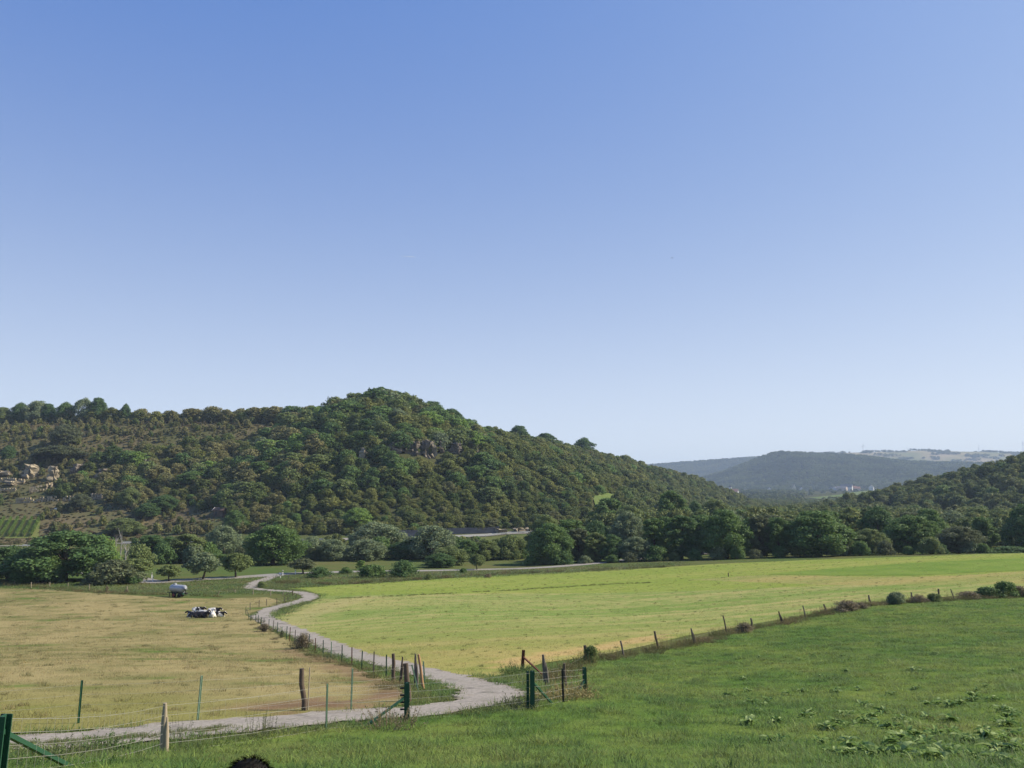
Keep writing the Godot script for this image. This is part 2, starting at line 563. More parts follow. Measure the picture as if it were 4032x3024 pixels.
func col_field(x: float, z: float) -> Color:
	var p := Vector2(x, z)
	var along := (swath_b - swath_a).normalized()
	var across := Vector2(-along.y, along.x)
	var q := p - swath_a
	var u := q.dot(across)
	var v := q.dot(along)
	var stripes := noise.get_noise_2d(u * 0.42, v * 0.006 + 40.0)
	var broad := noise.get_noise_2d(u * 0.085 + 9.0, v * 0.011)
	var small := wob(x, z, 1.3, 6.0)
	var mid := wob(x, z, 5.0, 7.0)
	var c := mixed(Color(0.215, 0.295, 0.080), Color(0.41, 0.38, 0.155), 0.30 + stripes * 0.8 + broad * 0.7 + mid * 0.45 + small * 0.4)
	var near := smoothstep(-95.0, -52.0, z)
	c = mixed(c, mixed(Color(0.43, 0.345, 0.135), Color(0.26, 0.285, 0.075), 0.5 + mid * 0.9 + small * 0.6), near * 0.75)
	if z < -126.0 and not inside(p, tan_band):
		c = mixed(c, Color(0.27, 0.33, 0.065), 0.6)
	if inside(p + Vector2(mid, mid) * 1.5, tan_band):
		c = mixed(c, Color(0.40, 0.335, 0.13), 0.5 + broad * 0.5)
	c = mixed(c, Color(0.46, 0.39, 0.19), 0.55 * (1.0 - smoothstep(1.0, 3.2, near_line(p, swath_curve) + mid * 3.0)))
	if inside(p + Vector2(small, mid) * 1.2, straw_near):
		c = mixed(c, Color(0.52, 0.37, 0.17), 0.75)
	return c

func col_meadow(x: float, z: float) -> Color:
	var big := wob(x, z, 11.0, 12.0)
	var mid := wob(x, z, 2.6, 13.0)
	var small := wob(x, z, 0.7, 14.0)
	var c := mixed(Color(0.108, 0.190, 0.042), Color(0.192, 0.250, 0.060), 0.45 + big * 0.8 + mid * 0.8 + small * 0.6)
	return mixed(c, Color(0.21, 0.22, 0.08), smoothstep(0.3, 0.62, mid * 0.6 + small * 0.4 + big * 0.4) * 0.6)

func col_strip(x: float, z: float) -> Color:
	return mixed(Color(0.16, 0.25, 0.055), Color(0.22, 0.30, 0.07), 0.5 + wob(x, z, 9.0, 20.0) + wob(x, z, 1.5, 21.0) * 0.5)

func col_lawn(x: float, z: float) -> Color:
	return mixed(Color(0.12, 0.20, 0.055), Color(0.19, 0.21, 0.08), 0.5 + wob(x, z, 6.0, 22.0))

const GROUND_GAIN := 1.12
# ------------------------------------------------------------------ ground sheets
func lines(fine0: float, fine1: float, step: float, far0: float, far1: float) -> PackedFloat32Array:
	var back := PackedFloat32Array()
	var s := step
	var p := fine0
	while p > far0:
		s = minf(s * 1.10, 45.0)
		p -= s
		back.append(p)
	back.reverse()
	p = fine0
	while p < fine1 - 0.01:
		back.append(p)
		p += step
	s = step
	p = fine1
	while p < far1:
		back.append(p)
		s = minf(s * 1.10, 45.0)
		p += s
	back.append(p)
	return back

func build_land() -> void:
	var xs := lines(-150.0, 200.0, 2.0, -2600.0, 5200.0)
	var zs := lines(-262.0, 34.0, 2.0, -7200.0, 160.0)
	var nx := xs.size()
	var nz := zs.size()
	var v := PackedVector3Array()
	var n := PackedVector3Array()
	var c := PackedColorArray()
	var idx := PackedInt32Array()
	v.resize(nx * nz)
	n.resize(nx * nz)
	c.resize(nx * nz)
	for j in nz:
		for i in nx:
			var y := gh(xs[i], zs[j])
			v[j * nx + i] = Vector3(xs[i], y, zs[j])
			var k := col_land(xs[i], zs[j], y) * GROUND_GAIN
			k.a = 1.0
			c[j * nx + i] = k
	for j in nz:
		for i in nx:
			var a := v[j * nx + maxi(i - 1, 0)]
			var b := v[j * nx + mini(i + 1, nx - 1)]
			var d := v[maxi(j - 1, 0) * nx + i]
			var e := v[mini(j + 1, nz - 1) * nx + i]
			n[j * nx + i] = (e - d).cross(b - a).normalized()
			if i < nx - 1 and j < nz - 1:
				var o := j * nx + i
				idx.append_array(PackedInt32Array([o, o + 1, o + nx + 1, o, o + nx + 1, o + nx]))
	var arr := []
	arr.resize(Mesh.ARRAY_MAX)
	arr[Mesh.ARRAY_VERTEX] = v
	arr[Mesh.ARRAY_NORMAL] = n
	arr[Mesh.ARRAY_COLOR] = c
	arr[Mesh.ARRAY_INDEX] = idx
	var m := ArrayMesh.new()
	m.add_surface_from_arrays(Mesh.PRIMITIVE_TRIANGLES, arr)
	structure("ground", m, M.land)
	sheet("pasture_ground", pasture_poly, 1.0, 0.03, col_pasture, M.pasture)
	sheet("field_ground", field_poly, 1.0, 0.03, col_field, M.field)
	sheet("field_strip_ground", strip_poly, 2.0, 0.06, col_strip, M.field)
	sheet("meadow_ground", meadow_poly, 1.0, 0.035, col_meadow, M.meadow)
	sheet("slope_meadow_ground", hill_meadow, 6.0, 0.5, col_lawn, M.meadow)
	sheet("village_field_ground", village_field, 20.0, 1.0, col_lawn, M.meadow)
	sheet("ploughed_field_ground", brown_field, 12.0, 0.4, func(x, z): return mixed(Color(0.27, 0.19, 0.13), Color(0.18, 0.19, 0.09), 0.35 + wob(x, z, 20.0)), M.field)
	sheet("vineyard_ground", vineyard, 4.0, 0.15, func(x, z): return mixed(Color(0.17, 0.22, 0.06), Color(0.20, 0.20, 0.08), 0.5 + wob(x, z, 5.0)), M.meadow)

func sheet(called: String, poly: PackedVector2Array, step: float, up: float, tint: Callable, m: Material) -> void:
	var lo := poly[0]
	var hi := poly[0]
	for p in poly:
		lo = lo.min(p)
		hi = hi.max(p)
	var s := Shape.new()
	var norm := func(p: Vector2) -> Vector3:
		var e := 0.6
		return Vector3(gh(p.x - e, p.y) - gh(p.x + e, p.y), 2.0 * e, gh(p.x, p.y - e) - gh(p.x, p.y + e)).normalized()
	for j in range(int(floor(lo.y / step)), int(ceil(hi.y / step))):
		for i in range(int(floor(lo.x / step)), int(ceil(hi.x / step))):
			var x := i * step
			var z := j * step
			var cell := PackedVector2Array([Vector2(x, z), Vector2(x + step, z), Vector2(x + step, z + step), Vector2(x, z + step)])
			var got := Geometry2D.intersect_polygons(cell, poly)
			for g in got:
				var t := Geometry2D.triangulate_polygon(g)
				for k in t.size():
					var p: Vector2 = g[t[k]]
					var c: Color = tint.call(p.x, p.y) * GROUND_GAIN
					c.a = 1.0
					s.col = c
					s.put(on(p, up), norm.call(p))
	structure(called, s.mesh(), m)

var pasture_poly := PackedVector2Array([Vector2(-109.76, -144.84), Vector2(-84.2, -138.73), Vector2(-74.59, -135.72), Vector2(-64.68, -129.07), Vector2(-55.75, -123.93), Vector2(-47.7, -119.69), Vector2(-42.2, -120.43), Vector2(-36.04, -124.12), Vector2(-31.3, -116.3), Vector2(-31.67, -110.38), Vector2(-32.55, -105.28), Vector2(-30.01, -96.2), Vector2(-25.07, -85.86), Vector2(-20.7, -76.48), Vector2(-16.82, -67.87), Vector2(-12.4, -57.39), Vector2(-8.59, -46.94), Vector2(-6.16, -41.05), Vector2(-4.38, -34.69), Vector2(-3.6, -29.28), Vector2(-4.49, -28.37), Vector2(-6.54, -26.83), Vector2(-8.85, -24.4), Vector2(-11.5, -22.9), Vector2(-13.05, -22.01), Vector2(-15.18, -20.53)])
var field_poly := PackedVector2Array([Vector2(-0.96, -42.77), Vector2(0.62, -47.37), Vector2(1.88, -51.05), Vector2(4.67, -55.21), Vector2(7.92, -61.23), Vector2(14.71, -71.98), Vector2(24.34, -82.61), Vector2(36.11, -93.74), Vector2(52.6, -103.9), Vector2(68.98, -109.97), Vector2(87.71, -112.67), Vector2(151.15, -186), Vector2(115.97, -190), Vector2(88.82, -185.31), Vector2(65.51, -182.94), Vector2(42.87, -180.94), Vector2(19.75, -170.38), Vector2(1.71, -166.26), Vector2(-10.27, -157.7), Vector2(-22.87, -147.1), Vector2(-31.03, -143.89), Vector2(-35.75, -140.34), Vector2(-37.07, -139), Vector2(-33.52, -136.5), Vector2(-29.26, -129.04), Vector2(-27.67, -122.09), Vector2(-27.06, -113.9), Vector2(-27.47, -105.72), Vector2(-26.74, -95.83), Vector2(-25.78, -91.46), Vector2(-21.83, -83.33), Vector2(-16.28, -71.19), Vector2(-11.31, -61.63), Vector2(-6.99, -50.41), Vector2(-4.21, -44.83), Vector2(-1.95, -39.7)])
var strip_poly := PackedVector2Array([Vector2(45.77, -151.09), Vector2(61.2, -157.8), Vector2(78.66, -164.28), Vector2(102.81, -168.57), Vector2(143.02, -176), Vector2(128.39, -158), Vector2(85.87, -141.08), Vector2(65.81, -137.73), Vector2(55.45, -143.15)])
var meadow_poly := PackedVector2Array([Vector2(0.74, -26.72), Vector2(1.33, -33.56), Vector2(2.4, -43.9), Vector2(4.3, -50.86), Vector2(7.31, -56.56), Vector2(10.73, -61.65), Vector2(14.43, -65.87), Vector2(18.48, -72.42), Vector2(25.64, -80.51), Vector2(33.09, -88.71), Vector2(40.33, -95.01), Vector2(50.16, -99.14), Vector2(64.54, -102.97), Vector2(87.85, -104.82), Vector2(112, -60), Vector2(80, 20), Vector2(-22, 20), Vector2(-19, -10), Vector2(-10.83, -15.97), Vector2(-10.06, -17.04), Vector2(-9.67, -19.22), Vector2(-8.49, -21.02), Vector2(-6.76, -22.64), Vector2(-5.08, -24.09), Vector2(-3.14, -25.57), Vector2(-1.29, -26.38), Vector2(-0.13, -26.7)])

# ------------------------------------------------------------------ track and roads
var track_line := PackedVector2Array([Vector2(-14.55, -17.03), Vector2(-12.97, -19.09), Vector2(-12.03, -20.32), Vector2(-10.85, -21.53), Vector2(-9.28, -22.93), Vector2(-7.38, -24.68), Vector2(-5.56, -26.32), Vector2(-3.35, -27.31), Vector2(-1.95, -27.97), Vector2(-1.01, -29.5), Vector2(-0.72, -31.87), Vector2(-1.45, -35.95), Vector2(-3.53, -43.07), Vector2(-5.87, -47.5), Vector2(-9.17, -54.42), Vector2(-13.74, -66.22), Vector2(-18.18, -75.52), Vector2(-23.26, -85.79), Vector2(-26.89, -92.45), Vector2(-28.8, -97.46), Vector2(-30.75, -107.22), Vector2(-29.91, -112.43), Vector2(-29.25, -119.29), Vector2(-29.91, -125.32), Vector2(-32.51, -131.62), Vector2(-36.18, -134.21), Vector2(-40.09, -136.47), Vector2(-43.5, -140.14), Vector2(-45.64, -149.09), Vector2(-46.27, -158.87), Vector2(-46.83, -166.75)])
var road_line := PackedVector2Array([Vector2(-181.56, -222), Vector2(-119, -196), Vector2(-92.02, -178), Vector2(-75.9, -164), Vector2(-64.8, -151.84), Vector2(-59.52, -157.2), Vector2(-52.45, -163.13), Vector2(-47.33, -169.39), Vector2(-42.78, -173.71), Vector2(-33.27, -178.93), Vector2(-17.54, -183.85), Vector2(-6.6, -188.28), Vector2(3.7, -191.4), Vector2(17.16, -200), Vector2(47.94, -232), Vector2(85.79, -262), Vector2(152.61, -300)])
var upper_line := PackedVector2Array([Vector2(-206.3, -250.74), Vector2(-164.3, -268.86), Vector2(-131.92, -285.07), Vector2(-97.72, -288.7), Vector2(-72.93, -291.03), Vector2(-56.85, -294.54), Vector2(-28.9, -301.33), Vector2(-6.43, -320.74), Vector2(8.42, -329.78), Vector2(25.47, -343.41), Vector2(42.56, -364.54), Vector2(53.02, -375.73)])
var road_mask := PackedByteArray()
const MSTEP := 0.5

func spline(p: PackedVector2Array, step: float) -> PackedVector2Array:
	var out := PackedVector2Array()
	for i in p.size() - 1:
		var a := p[maxi(i - 1, 0)]
		var b := p[i]
		var c := p[i + 1]
		var d := p[mini(i + 2, p.size() - 1)]
		var n := maxi(2, int(b.distance_to(c) / step))
		for k in n:
			out.append(b.cubic_interpolate(c, a, d, float(k) / n))
	out.append(p[p.size() - 1])
	return out

func ribbon(called: String, line: PackedVector2Array, half: float, up: float, ragged: float, tint: Callable, m: Material) -> void:
	var s := Shape.new()
	var prev := PackedVector2Array()
	var was := Vector2.ZERO
	for i in line.size():
		var dir := (line[mini(i + 1, line.size() - 1)] - line[maxi(i - 1, 0)]).normalized()
		var side := Vector2(-dir.y, dir.x)
		var row := PackedVector2Array()
		for k in 9:
			var f := k / 4.0 - 1.0
			var w := half
			if k == 0 or k == 8:
				w += ragged * noise.get_noise_2d(i * 0.23, k * 7.0) * 1.6
			row.append(line[i] + side * f * w)
		if i > 0:
			for k in 8:
				for p in [prev[k], row[k], row[k + 1], prev[k], row[k + 1], prev[k + 1]]:
					var c: Color = tint.call(p.x, p.y)
					if ragged > 0.1:
						# crumbled rims and a weedy crown between the wheel lines
						var off: float = absf(p.distance_to(line[i]) / half)
						var worn_in := clampf(noise.get_noise_2d(p.x * 0.9, p.y * 0.9) * 1.4 + 0.35, 0.0, 1.0)
						if off < 0.2:
							c = c.lerp(Color(0.62, 0.66, 0.52), worn_in * 0.6)
						elif off > 0.8:
							c = c.lerp(Color(0.80, 0.70, 0.56), worn_in * 0.8)
					c.a = 1.0
					s.col = c
					s.put(on(p, up), Vector3.UP)
		prev = row
	structure(called, s.mesh(), m)

func mark(line: PackedVector2Array, half: float, value: int) -> void:
	var w := int(GNX * GSTEP / MSTEP)
	var h := int(GNZ * GSTEP / MSTEP)
	if road_mask.is_empty():
		road_mask.resize(w * h)
	var r := int(ceil(half / MSTEP))
	for p in line:
		var i := int((p.x - GX0) / MSTEP)
		var j := int((p.y - GZ0) / MSTEP)
		for b in range(maxi(j - r, 0), mini(j + r + 1, h)):
			for a in range(maxi(i - r, 0), mini(i + r + 1, w)):
				if Vector2(GX0 + (a + 0.5) * MSTEP, GZ0 + (b + 0.5) * MSTEP).distance_to(p) < half and road_mask[b * w + a] != 1:
					road_mask[b * w + a] = value

func mask_at(x: float, z: float) -> int:
	var w := int(GNX * GSTEP / MSTEP)
	var i := int((x - GX0) / MSTEP)
	var j := int((z - GZ0) / MSTEP)
	if i < 0 or j < 0 or i >= w or j >= int(GNZ * GSTEP / MSTEP):
		return 0
	return road_mask[j * w + i]

var track_spline: PackedVector2Array
func build_tracks() -> void:
	track_spline = spline(track_line, 0.3)
	var road := spline(road_line, 1.5)
	mark(track_spline, 1.12, 1)
	mark(road, 2.6, 1)
	mark(track_spline, 2.5, 2)
	var paving := func(x, z): return Color(1, 1, 1) * clampf(1.0 + wob(x, z, 2.5, 31.0) * 0.3 + wob(x, z, 0.6, 32.0) * 0.25 - 0.5 * smoothstep(0.34, 0.5, wob(x, z, 1.4, 33.0)), 0.45, 1.3)
	ribbon("farm_track", track_spline, 1.2, 0.046, 0.36, paving, M.track)
	ribbon("road", road, 2.7, 0.05, 0.05, func(x, z): return Color(1, 1, 1) * (1.0 + wob(x, z, 6.0, 34.0) * 0.2), M.road)
	ribbon("upper_road", spline(upper_line, 3.0), 2.0, 0.2, 0.05, func(x, z): return Color(1, 1, 1), M.road)

# ------------------------------------------------------------------ trees
func leaf_quad(s: Shape, p: Vector3, nrm: Vector3, size: float) -> void:
	var e1 := nrm.cross(Vector3(rng.randf() - 0.5, rng.randf() - 0.5, rng.randf() - 0.5)).normalized() * size * 0.62
	var e2 := nrm.cross(e1.normalized()) * size * 0.42
	var fold := nrm * size * 0.12
	var m := (nrm + Vector3(0, 0.25, 0)).normalized()
	s.tri(p - e1, p + e2 + fold, p + e1, m)
	s.tri(p - e1, p + e1, p - e2 + fold, m)

func ball() -> Vector3:
	var y := rng.randf_range(-1, 1)
	var a := rng.randf() * TAU
	var r := sqrt(1.0 - y * y)
	return Vector3(r * cos(a), y, r * sin(a))

# a crown of leaf clusters: boughs spread through an outline, leaves spread through the outer part of each bough
func make_crown(sd: int, boughs: int, leaves: int, leaf: float, w: float, y0: float, y1: float, form: String) -> ArrayMesh:
	rng.seed = sd
	var s := Shape.new()
	var c := PackedVector3Array()
	var r := PackedFloat32Array()
	var share := PackedFloat32Array()
	var total := 0.0
	for i in boughs:
		var t := (i + rng.randf()) / boughs
		var a := i * 2.4 + rng.randf() * 0.9
		var prof := pow(sin(PI * pow(clampf(t * 0.80 + 0.16, 0.0, 1.0), 0.95)), 0.55)
		if form == "tall":
			prof = pow(sin(PI * clampf(t * 0.9 + 0.05, 0.0, 1.0)), 0.45) * (0.8 + 0.25 * sin(a * 3.0))
		elif form == "dome":
			prof = pow(maxf(0.0, 1.0 - t * t), 0.5) * (0.72 + 0.3 * sin(a * 2.0 + sd))
		elif form == "ragged":
			prof = rng.randf_range(0.25, 1.0) * sqrt(maxf(0.05, 1.0 - t * t * 0.8))
		elif form == "spread":
			prof = pow(sin(PI * pow(clampf(t * 0.85 + 0.1, 0.0, 1.0), 1.3)), 0.5)
		var br := w * rng.randf_range(0.085, 0.19)
		if form == "tall":
			br *= 0.85
		var rad := maxf(0.0, prof * w * 0.5 - br * 0.75) * (0.66 + 0.42 * sqrt(rng.randf()))
		c.append(Vector3(cos(a) * rad, lerpf(y0 + br * 0.6, y1 - br * 0.8, t), sin(a) * rad))
		r.append(br)
		total += br * br
		share.append(total)
	for i in boughs:
		c[i] += Vector3(rng.randf_range(-1, 1), rng.randf_range(-0.6, 0.6), rng.randf_range(-1, 1)) * r[i] * 0.45
	for i in leaves:
		var pick := rng.randf() * total
		var k := share.bsearch(pick)
		k = mini(k, boughs - 1)
		var d := ball()
		if d.y < -0.35 and rng.randf() < 0.6:
			d.y = -d.y
		var q := pow(rng.randf(), 0.4) * (1.05 + 0.35 * pow(rng.randf(), 3.0))
		var p := c[k] + Vector3(d.x, d.y * 0.8, d.z) * r[k] * q
		if form == "willow":
			p.y -= rng.randf() * r[k] * 0.7 * (1.0 - d.y * 0.5)
		if p.y < 0.02:
			continue
		var tone := rng.randf_range(0.72, 1.25)
		s.col = Color(tone * rng.randf_range(0.92, 1.15), tone, tone * rng.randf_range(0.85, 1.1))
		leaf_quad(s, p, (d * 0.8 + ball() * 0.75).normalized(), leaf * rng.randf_range(0.65, 1.35))
	return s.mesh()

func make_trunk(sd: int, h: float, r: float, spread: float, limbs: int) -> ArrayMesh:
	rng.seed = sd
	var s := Shape.new()
	var bend := Vector3(rng.randf_range(-0.3, 0.3), 0, rng.randf_range(-0.3, 0.3))
	s.tube(PackedVector3Array([Vector3(0, -0.4, 0), Vector3(0, 0.25, 0), bend * 0.5 + Vector3(0, h * 0.3, 0), bend + Vector3(0, h * 0.62, 0), bend * 1.4 + Vector3(0, h * 0.9, 0)]), PackedFloat32Array([r * 1.5, r * 1.1, r * 0.85, r * 0.5, r * 0.15]), 7)
	for i in limbs:
		var a := i * 2.4 + rng.randf()
		var y := h * rng.randf_range(0.25, 0.6)
		var out := Vector3(cos(a), rng.randf_range(0.7, 1.3), sin(a)) * spread * rng.randf_range(0.5, 0.9)
		var b := bend * (y / h) + Vector3(0, y, 0)
		s.tube(PackedVector3Array([b, b + out * Vector3(0.6, 0.45, 0.6), b + out]), PackedFloat32Array([r * 0.45, r * 0.3, r * 0.08]), 5, false)
	return s.mesh()

func make_twigs(sd: int, h: float, spread: float) -> ArrayMesh:
	rng.seed = sd
	var s := Shape.new()
	for i in 60:
		var a := rng.randf() * TAU
		var b := Vector3(cos(a), 0, sin(a)) * rng.randf() * 0.6
		var t := Vector3(cos(a), 0, sin(a)) * spread * rng.randf_range(0.2, 1.0)
		t.y = h * sqrt(maxf(0.0, 1.0 - pow(t.length() / (spread * 1.05), 2.0))) * rng.randf_range(0.75, 1.08)
		s.tube(PackedVector3Array([b + Vector3(0, -0.1, 0), b.lerp(t, 0.5) + Vector3(0, h * 0.12, 0), t]), PackedFloat32Array([0.045, 0.03, 0.012]), 4, false)
	return s.mesh()

var crowns := {}
var trunks := {}
func make_tree_prototypes() -> void:
	# [boughs, leaves, leaf size, width, bottom, top, form]
	crowns.oak = [make_crown(1, 54, 19000, 0.28, 9.0, 0.2, 10.0, "round"), make_crown(2, 60, 19000, 0.28, 9.0, 0.1, 10.0, "round"), make_crown(3, 48, 19000, 0.29, 9.0, 0.3, 10.0, "round")]
	crowns.tall = [make_crown(11, 66, 18000, 0.28, 6.5, 0.1, 12.0, "tall"), make_crown(12, 60, 18000, 0.28, 6.5, 0.1, 12.0, "tall")]
	crowns.willow = [make_crown(21, 40, 11500, 0.32, 9.0, 0.1, 10.0, "willow"), make_crown(22, 34, 11500, 0.32, 9.0, 0.1, 10.0, "willow")]
	crowns.dome = [make_crown(31, 36, 7000, 0.22, 5.0, 0.0, 3.0, "dome"), make_crown(32, 30, 7000, 0.22, 5.0, 0.0, 3.0, "dome")]
	crowns.ragged = [make_crown(37, 40, 6500, 0.2, 5.0, 0.0, 3.0, "ragged"), make_crown(38, 34, 6500, 0.2, 5.0, 0.0, 3.0, "ragged"), make_crown(39, 44, 6500, 0.2, 5.0, 0.0, 3.0, "ragged")]
	crowns.twig = [make_crown(35, 26, 2600, 0.15, 5.0, 0.0, 3.0, "dome"), make_crown(36, 22, 2600, 0.15, 5.0, 0.0, 3.0, "dome")]
	crowns.small = [make_crown(41, 30, 5200, 0.2, 4.0, 0.95, 4.2, "round"), make_crown(42, 26, 5200, 0.2, 4.0, 1.0, 4.2, "round")]
	trunks.oak = make_trunk(51, 9.0, 0.38, 2.6, 6)
	trunks.tall = make_trunk(52, 11.0, 0.3, 1.7, 6)
	trunks.willow = make_trunk(53, 8.0, 0.34, 2.6, 7)
	trunks.small = make_trunk(54, 3.6, 0.13, 1.1, 6)
	trunks.dome = make_trunk(55, 2.2, 0.07, 1.2, 7)
	trunks.ragged = trunks.dome
	trunks.twig = make_twigs(57, 3.0, 2.4)
	crowns.wood = []
	for i in 6:
		crowns.wood.append(make_crown(61 + i, 40, 3000, 0.5, 8.0, 0.0, 9.0, ["round", "round", "tall", "round", "willow", "round"][i]))
	crowns.far = []
	for i in 3:
		crowns.far.append(make_crown(71 + i, 12, 260, 1.7, 8.0, 0.2, 9.0, "round"))
	crowns.scrub = []
	for i in 3:
		crowns.scrub.append(make_crown(81 + i, 24, 1100, 0.34, 4.0, 0.0, 2.6, "dome"))
	trunks.wood = make_trunk(56, 7.0, 0.25, 2.0, 4)

const SIZE := {"oak": Vector2(9, 10), "tall": Vector2(6.5, 12), "willow": Vector2(9, 10), "dome": Vector2(5, 3), "twig": Vector2(5, 3), "ragged": Vector2(5, 3), "small": Vector2(4, 4.2), "wood": Vector2(8, 9), "scrub": Vector2(4, 2.6), "far": Vector2(8, 9)}
var tree_count := 0

func tree(called: String, label: String, category: String, form: String, leaf: String, x: float, z: float, w: float, h: float, group := "") -> Node3D:
	tree_count += 1
	var o := thing(called, label, category, Vector3(x, gh(x, z) - 0.05, z), tree_count * 2.1, group)
	var list: Array = crowns[form]
	var s: Vector2 = SIZE[form]
	var k := Vector3(w / s.x * 1.14, h / s.y * 1.02, w / s.x * 1.14)
	var cr := part("crown" if not form in ["dome", "twig", "ragged"] else "foliage", list[tree_count % list.size()], M["leaf_" + leaf], o)
	cr.scale = k
	var tr := part("trunk" if not form in ["dome", "twig", "ragged"] else "stems", trunks[form], M.bark, o)
	tr.scale = k
	return o

func build_valley_trees() -> void:
	var g := "trees along the brook and the valley road"
	tree("bushy_tree", "dark olive bushy tree at the far corner of the pasture fence, next to the walnut", "tree", "oak", "dark", -92.25, -154, 7.13, 6.19)
	tree("walnut_tree", "big spreading walnut tree with pale large-leaved crown behind the pasture fence", "tree", "oak", "dark", -80.88, -152, 14.53, 8.91)
	tree("bushy_tree", "dark low bushy tree between the walnut and its fence", "tree", "oak", "green", -83.26, -149, 8.73, 4.83)
	tree("hazel_tree", "bright yellow-green hazel leaning out of the walnut's sunny side", "tree", "oak", "bright", -76.79, -156, 5.53, 8.11)
	tree("hawthorn_bush", "dense dark grey-green hawthorn dome at the pasture fence", "bush", "dome", "dusk", -69.39, -147, 8.84, 4)
	tree("hawthorn_bush", "smaller dark thorn bush spilling toward the road end", "bush", "dome", "dark", -66.81, -148, 4.34, 1.68)
	tree("roadside_tree", "low wide tree above the thorn bush by the road", "tree", "small", "olive", -73.03, -163, 6.54, 3.57)
	tree("alder_tree", "tall dark alder behind the water tank trailer", "tree", "tall", "dark", -88.27, -205, 7.59, 6.47)
	tree("alder_tree", "second dark alder, broader and further along the brook", "tree", "oak", "dark", -84.71, -207, 7.02, 5.91)
	tree("ash_tree", "olive ash behind the forked roadside tree", "tree", "tall", "olive", -79.32, -205, 7.9, 6.77)
	tree("ash_tree", "olive-green bush-like ash between two small roadside trees", "tree", "oak", "green", -70.6, -200, 7.4, 2.48)
	tree("feathery_tree", "feathery pale grey-green tree with bare lower branches before the hill road", "tree", "willow", "willow", -81.88, -238, 8.81, 8)
	tree("orchard_tree", "small round orchard tree nearest the thorn bush by the road", "tree", "small", "olive", -62.7, -154, 3.8, 3.02)
	tree("orchard_tree", "forked small tree standing alone by the road above the trailer", "tree", "small", "willow", -57.94, -158, 5.46, 4.94)
	tree("orchard_tree", "small dark-trunked tree beside a white marker post on the road", "tree", "small", "olive", -53.5, -163, 5.13, 4.69)
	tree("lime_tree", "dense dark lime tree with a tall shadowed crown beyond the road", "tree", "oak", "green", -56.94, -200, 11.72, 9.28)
	tree("willow_tree", "pale grey-green willow just past the dense lime tree", "tree", "willow", "willow", -52.36, -218, 8.07, 5.95)
	tree("willow_tree", "broad grey-green willow beside the first, over the road bend", "tree", "willow", "willow", -45.96, -216, 7.33, 5.6)
	tree("roadside_tree", "thin brownish tree by the track junction", "tree", "small", "dusk", -42.67, -172, 4.88, 3.12)
	tree("roadside_bush", "dark round bush beside the brownish junction tree", "bush", "ragged", "dark", -37.13, -162.41, 4.71, 1.97)
	tree("willow_tree", "highest ash-grey willow in the middle of the brook row", "tree", "willow", "willow", -38.83, -238, 14.68, 9.11)
	tree("willow_tree", "round front willow with olive foot below the highest grey one", "tree", "willow", "willow", -38.11, -218, 10.09, 5.45)
	tree("young_poplar", "slim yellowish young tree at the road edge", "tree", "tall", "bright", -33.29, -185, 2.05, 2.09)
	tree("roadside_bush", "small pale green bush on the verge beside the slim young tree", "bush", "ragged", "green", -34.16, -173.07, 2.67, 1.38)
	tree("roadside_bush", "long dark thicket along the field side of the road", "bush", "ragged", "green", -27.06, -161.95, 5.99, 2.39)
	tree("roadside_bush", "domed dark bush at the end of the roadside thicket", "bush", "ragged", "dark", -20.82, -161.32, 5.37, 3.15)
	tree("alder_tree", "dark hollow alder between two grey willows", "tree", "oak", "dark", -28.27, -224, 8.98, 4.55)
	tree("willow_tree", "big olive-grey willow before the dark retaining wall", "tree", "willow", "willow", -21.34, -222, 11.64, 9.11)
	tree("willow_tree", "low spreading willow leaning over the road gap", "tree", "willow", "olive", -15.29, -205, 7.59, 4.53)
	tree("roadside_tree", "dark single-stemmed tree where the road shows again", "tree", "oak", "dark", -16.79, -196, 6.65, 3.16)
	tree("maple_tree", "round fresh-green maple below the retaining wall", "tree", "oak", "green", -11.78, -218, 6.05, 5.52)
	tree("maple_tree", "round olive maple beside the fresh-green one", "tree", "oak", "olive", -6.81, -220, 6.51, 5.41)
	tree("roadside_tree", "small upright tree on a bare stem by the open road", "tree", "small", "olive", -7.85, -188, 3.36, 3.53)
	tree("verge_bush", "small round bush on the verge close to the upright tree", "bush", "ragged", "green", -10.06, -173.62, 1.71, 1.08)
	tree("verge_bush", "low olive bush on the rough strip beyond the field", "bush", "ragged", "olive", -15.13, -153.46, 1.8, 1.13)
	tree("verge_bush", "brownish low bush on the rough strip near the open road", "bush", "twig", "brown", -4.59, -158.49, 1.96, 0.8)
	tree("maple_tree", "olive maple close beside the tall bright sycamore", "tree", "oak", "olive", -0.07, -226, 7.67, 6.25)
	tree("sycamore_tree", "tall bright green sycamore where the road goes under the trees", "tree", "oak", "green", 9.53, -206, 10.04, 9.7)
	tree("ash_tree", "slender dusky ash next to the tall sycamore", "tree", "tall", "dusk", 16.73, -210, 6.48, 8.31)
	tree("ash_tree", "olive ash with hanging leaves between dusky trees", "tree", "tall", "olive", 20.79, -208, 5.77, 7.12)
	tree("oak_tree", "dark round oak in the brook row below the small hill meadow", "tree", "oak", "dark", 24.89, -208, 6.1, 6.56)
	tree("oak_tree", "tall dark oak rising behind the brook row", "tree", "tall", "green", 34.73, -300, 12.03, 15.05)
	tree("oak_tree", "grey-green oak with rounded shoulder in the brook row", "tree", "oak", "willow", 30.27, -206, 6.99, 5.99)
	tree("oak_tree", "broad oak crown high behind the brook row", "tree", "oak", "olive", 41.06, -290, 12.52, 12.87)
	tree("poplar_tree", "tall mid-green poplar filling the brook row's centre", "tree", "tall", "green", 35.75, -210, 7.13, 10.28)
	tree("poplar_tree", "tallest dark-topped poplar standing clear above the brook row", "tree", "tall", "green", 54.39, -285, 10.55, 17.57)
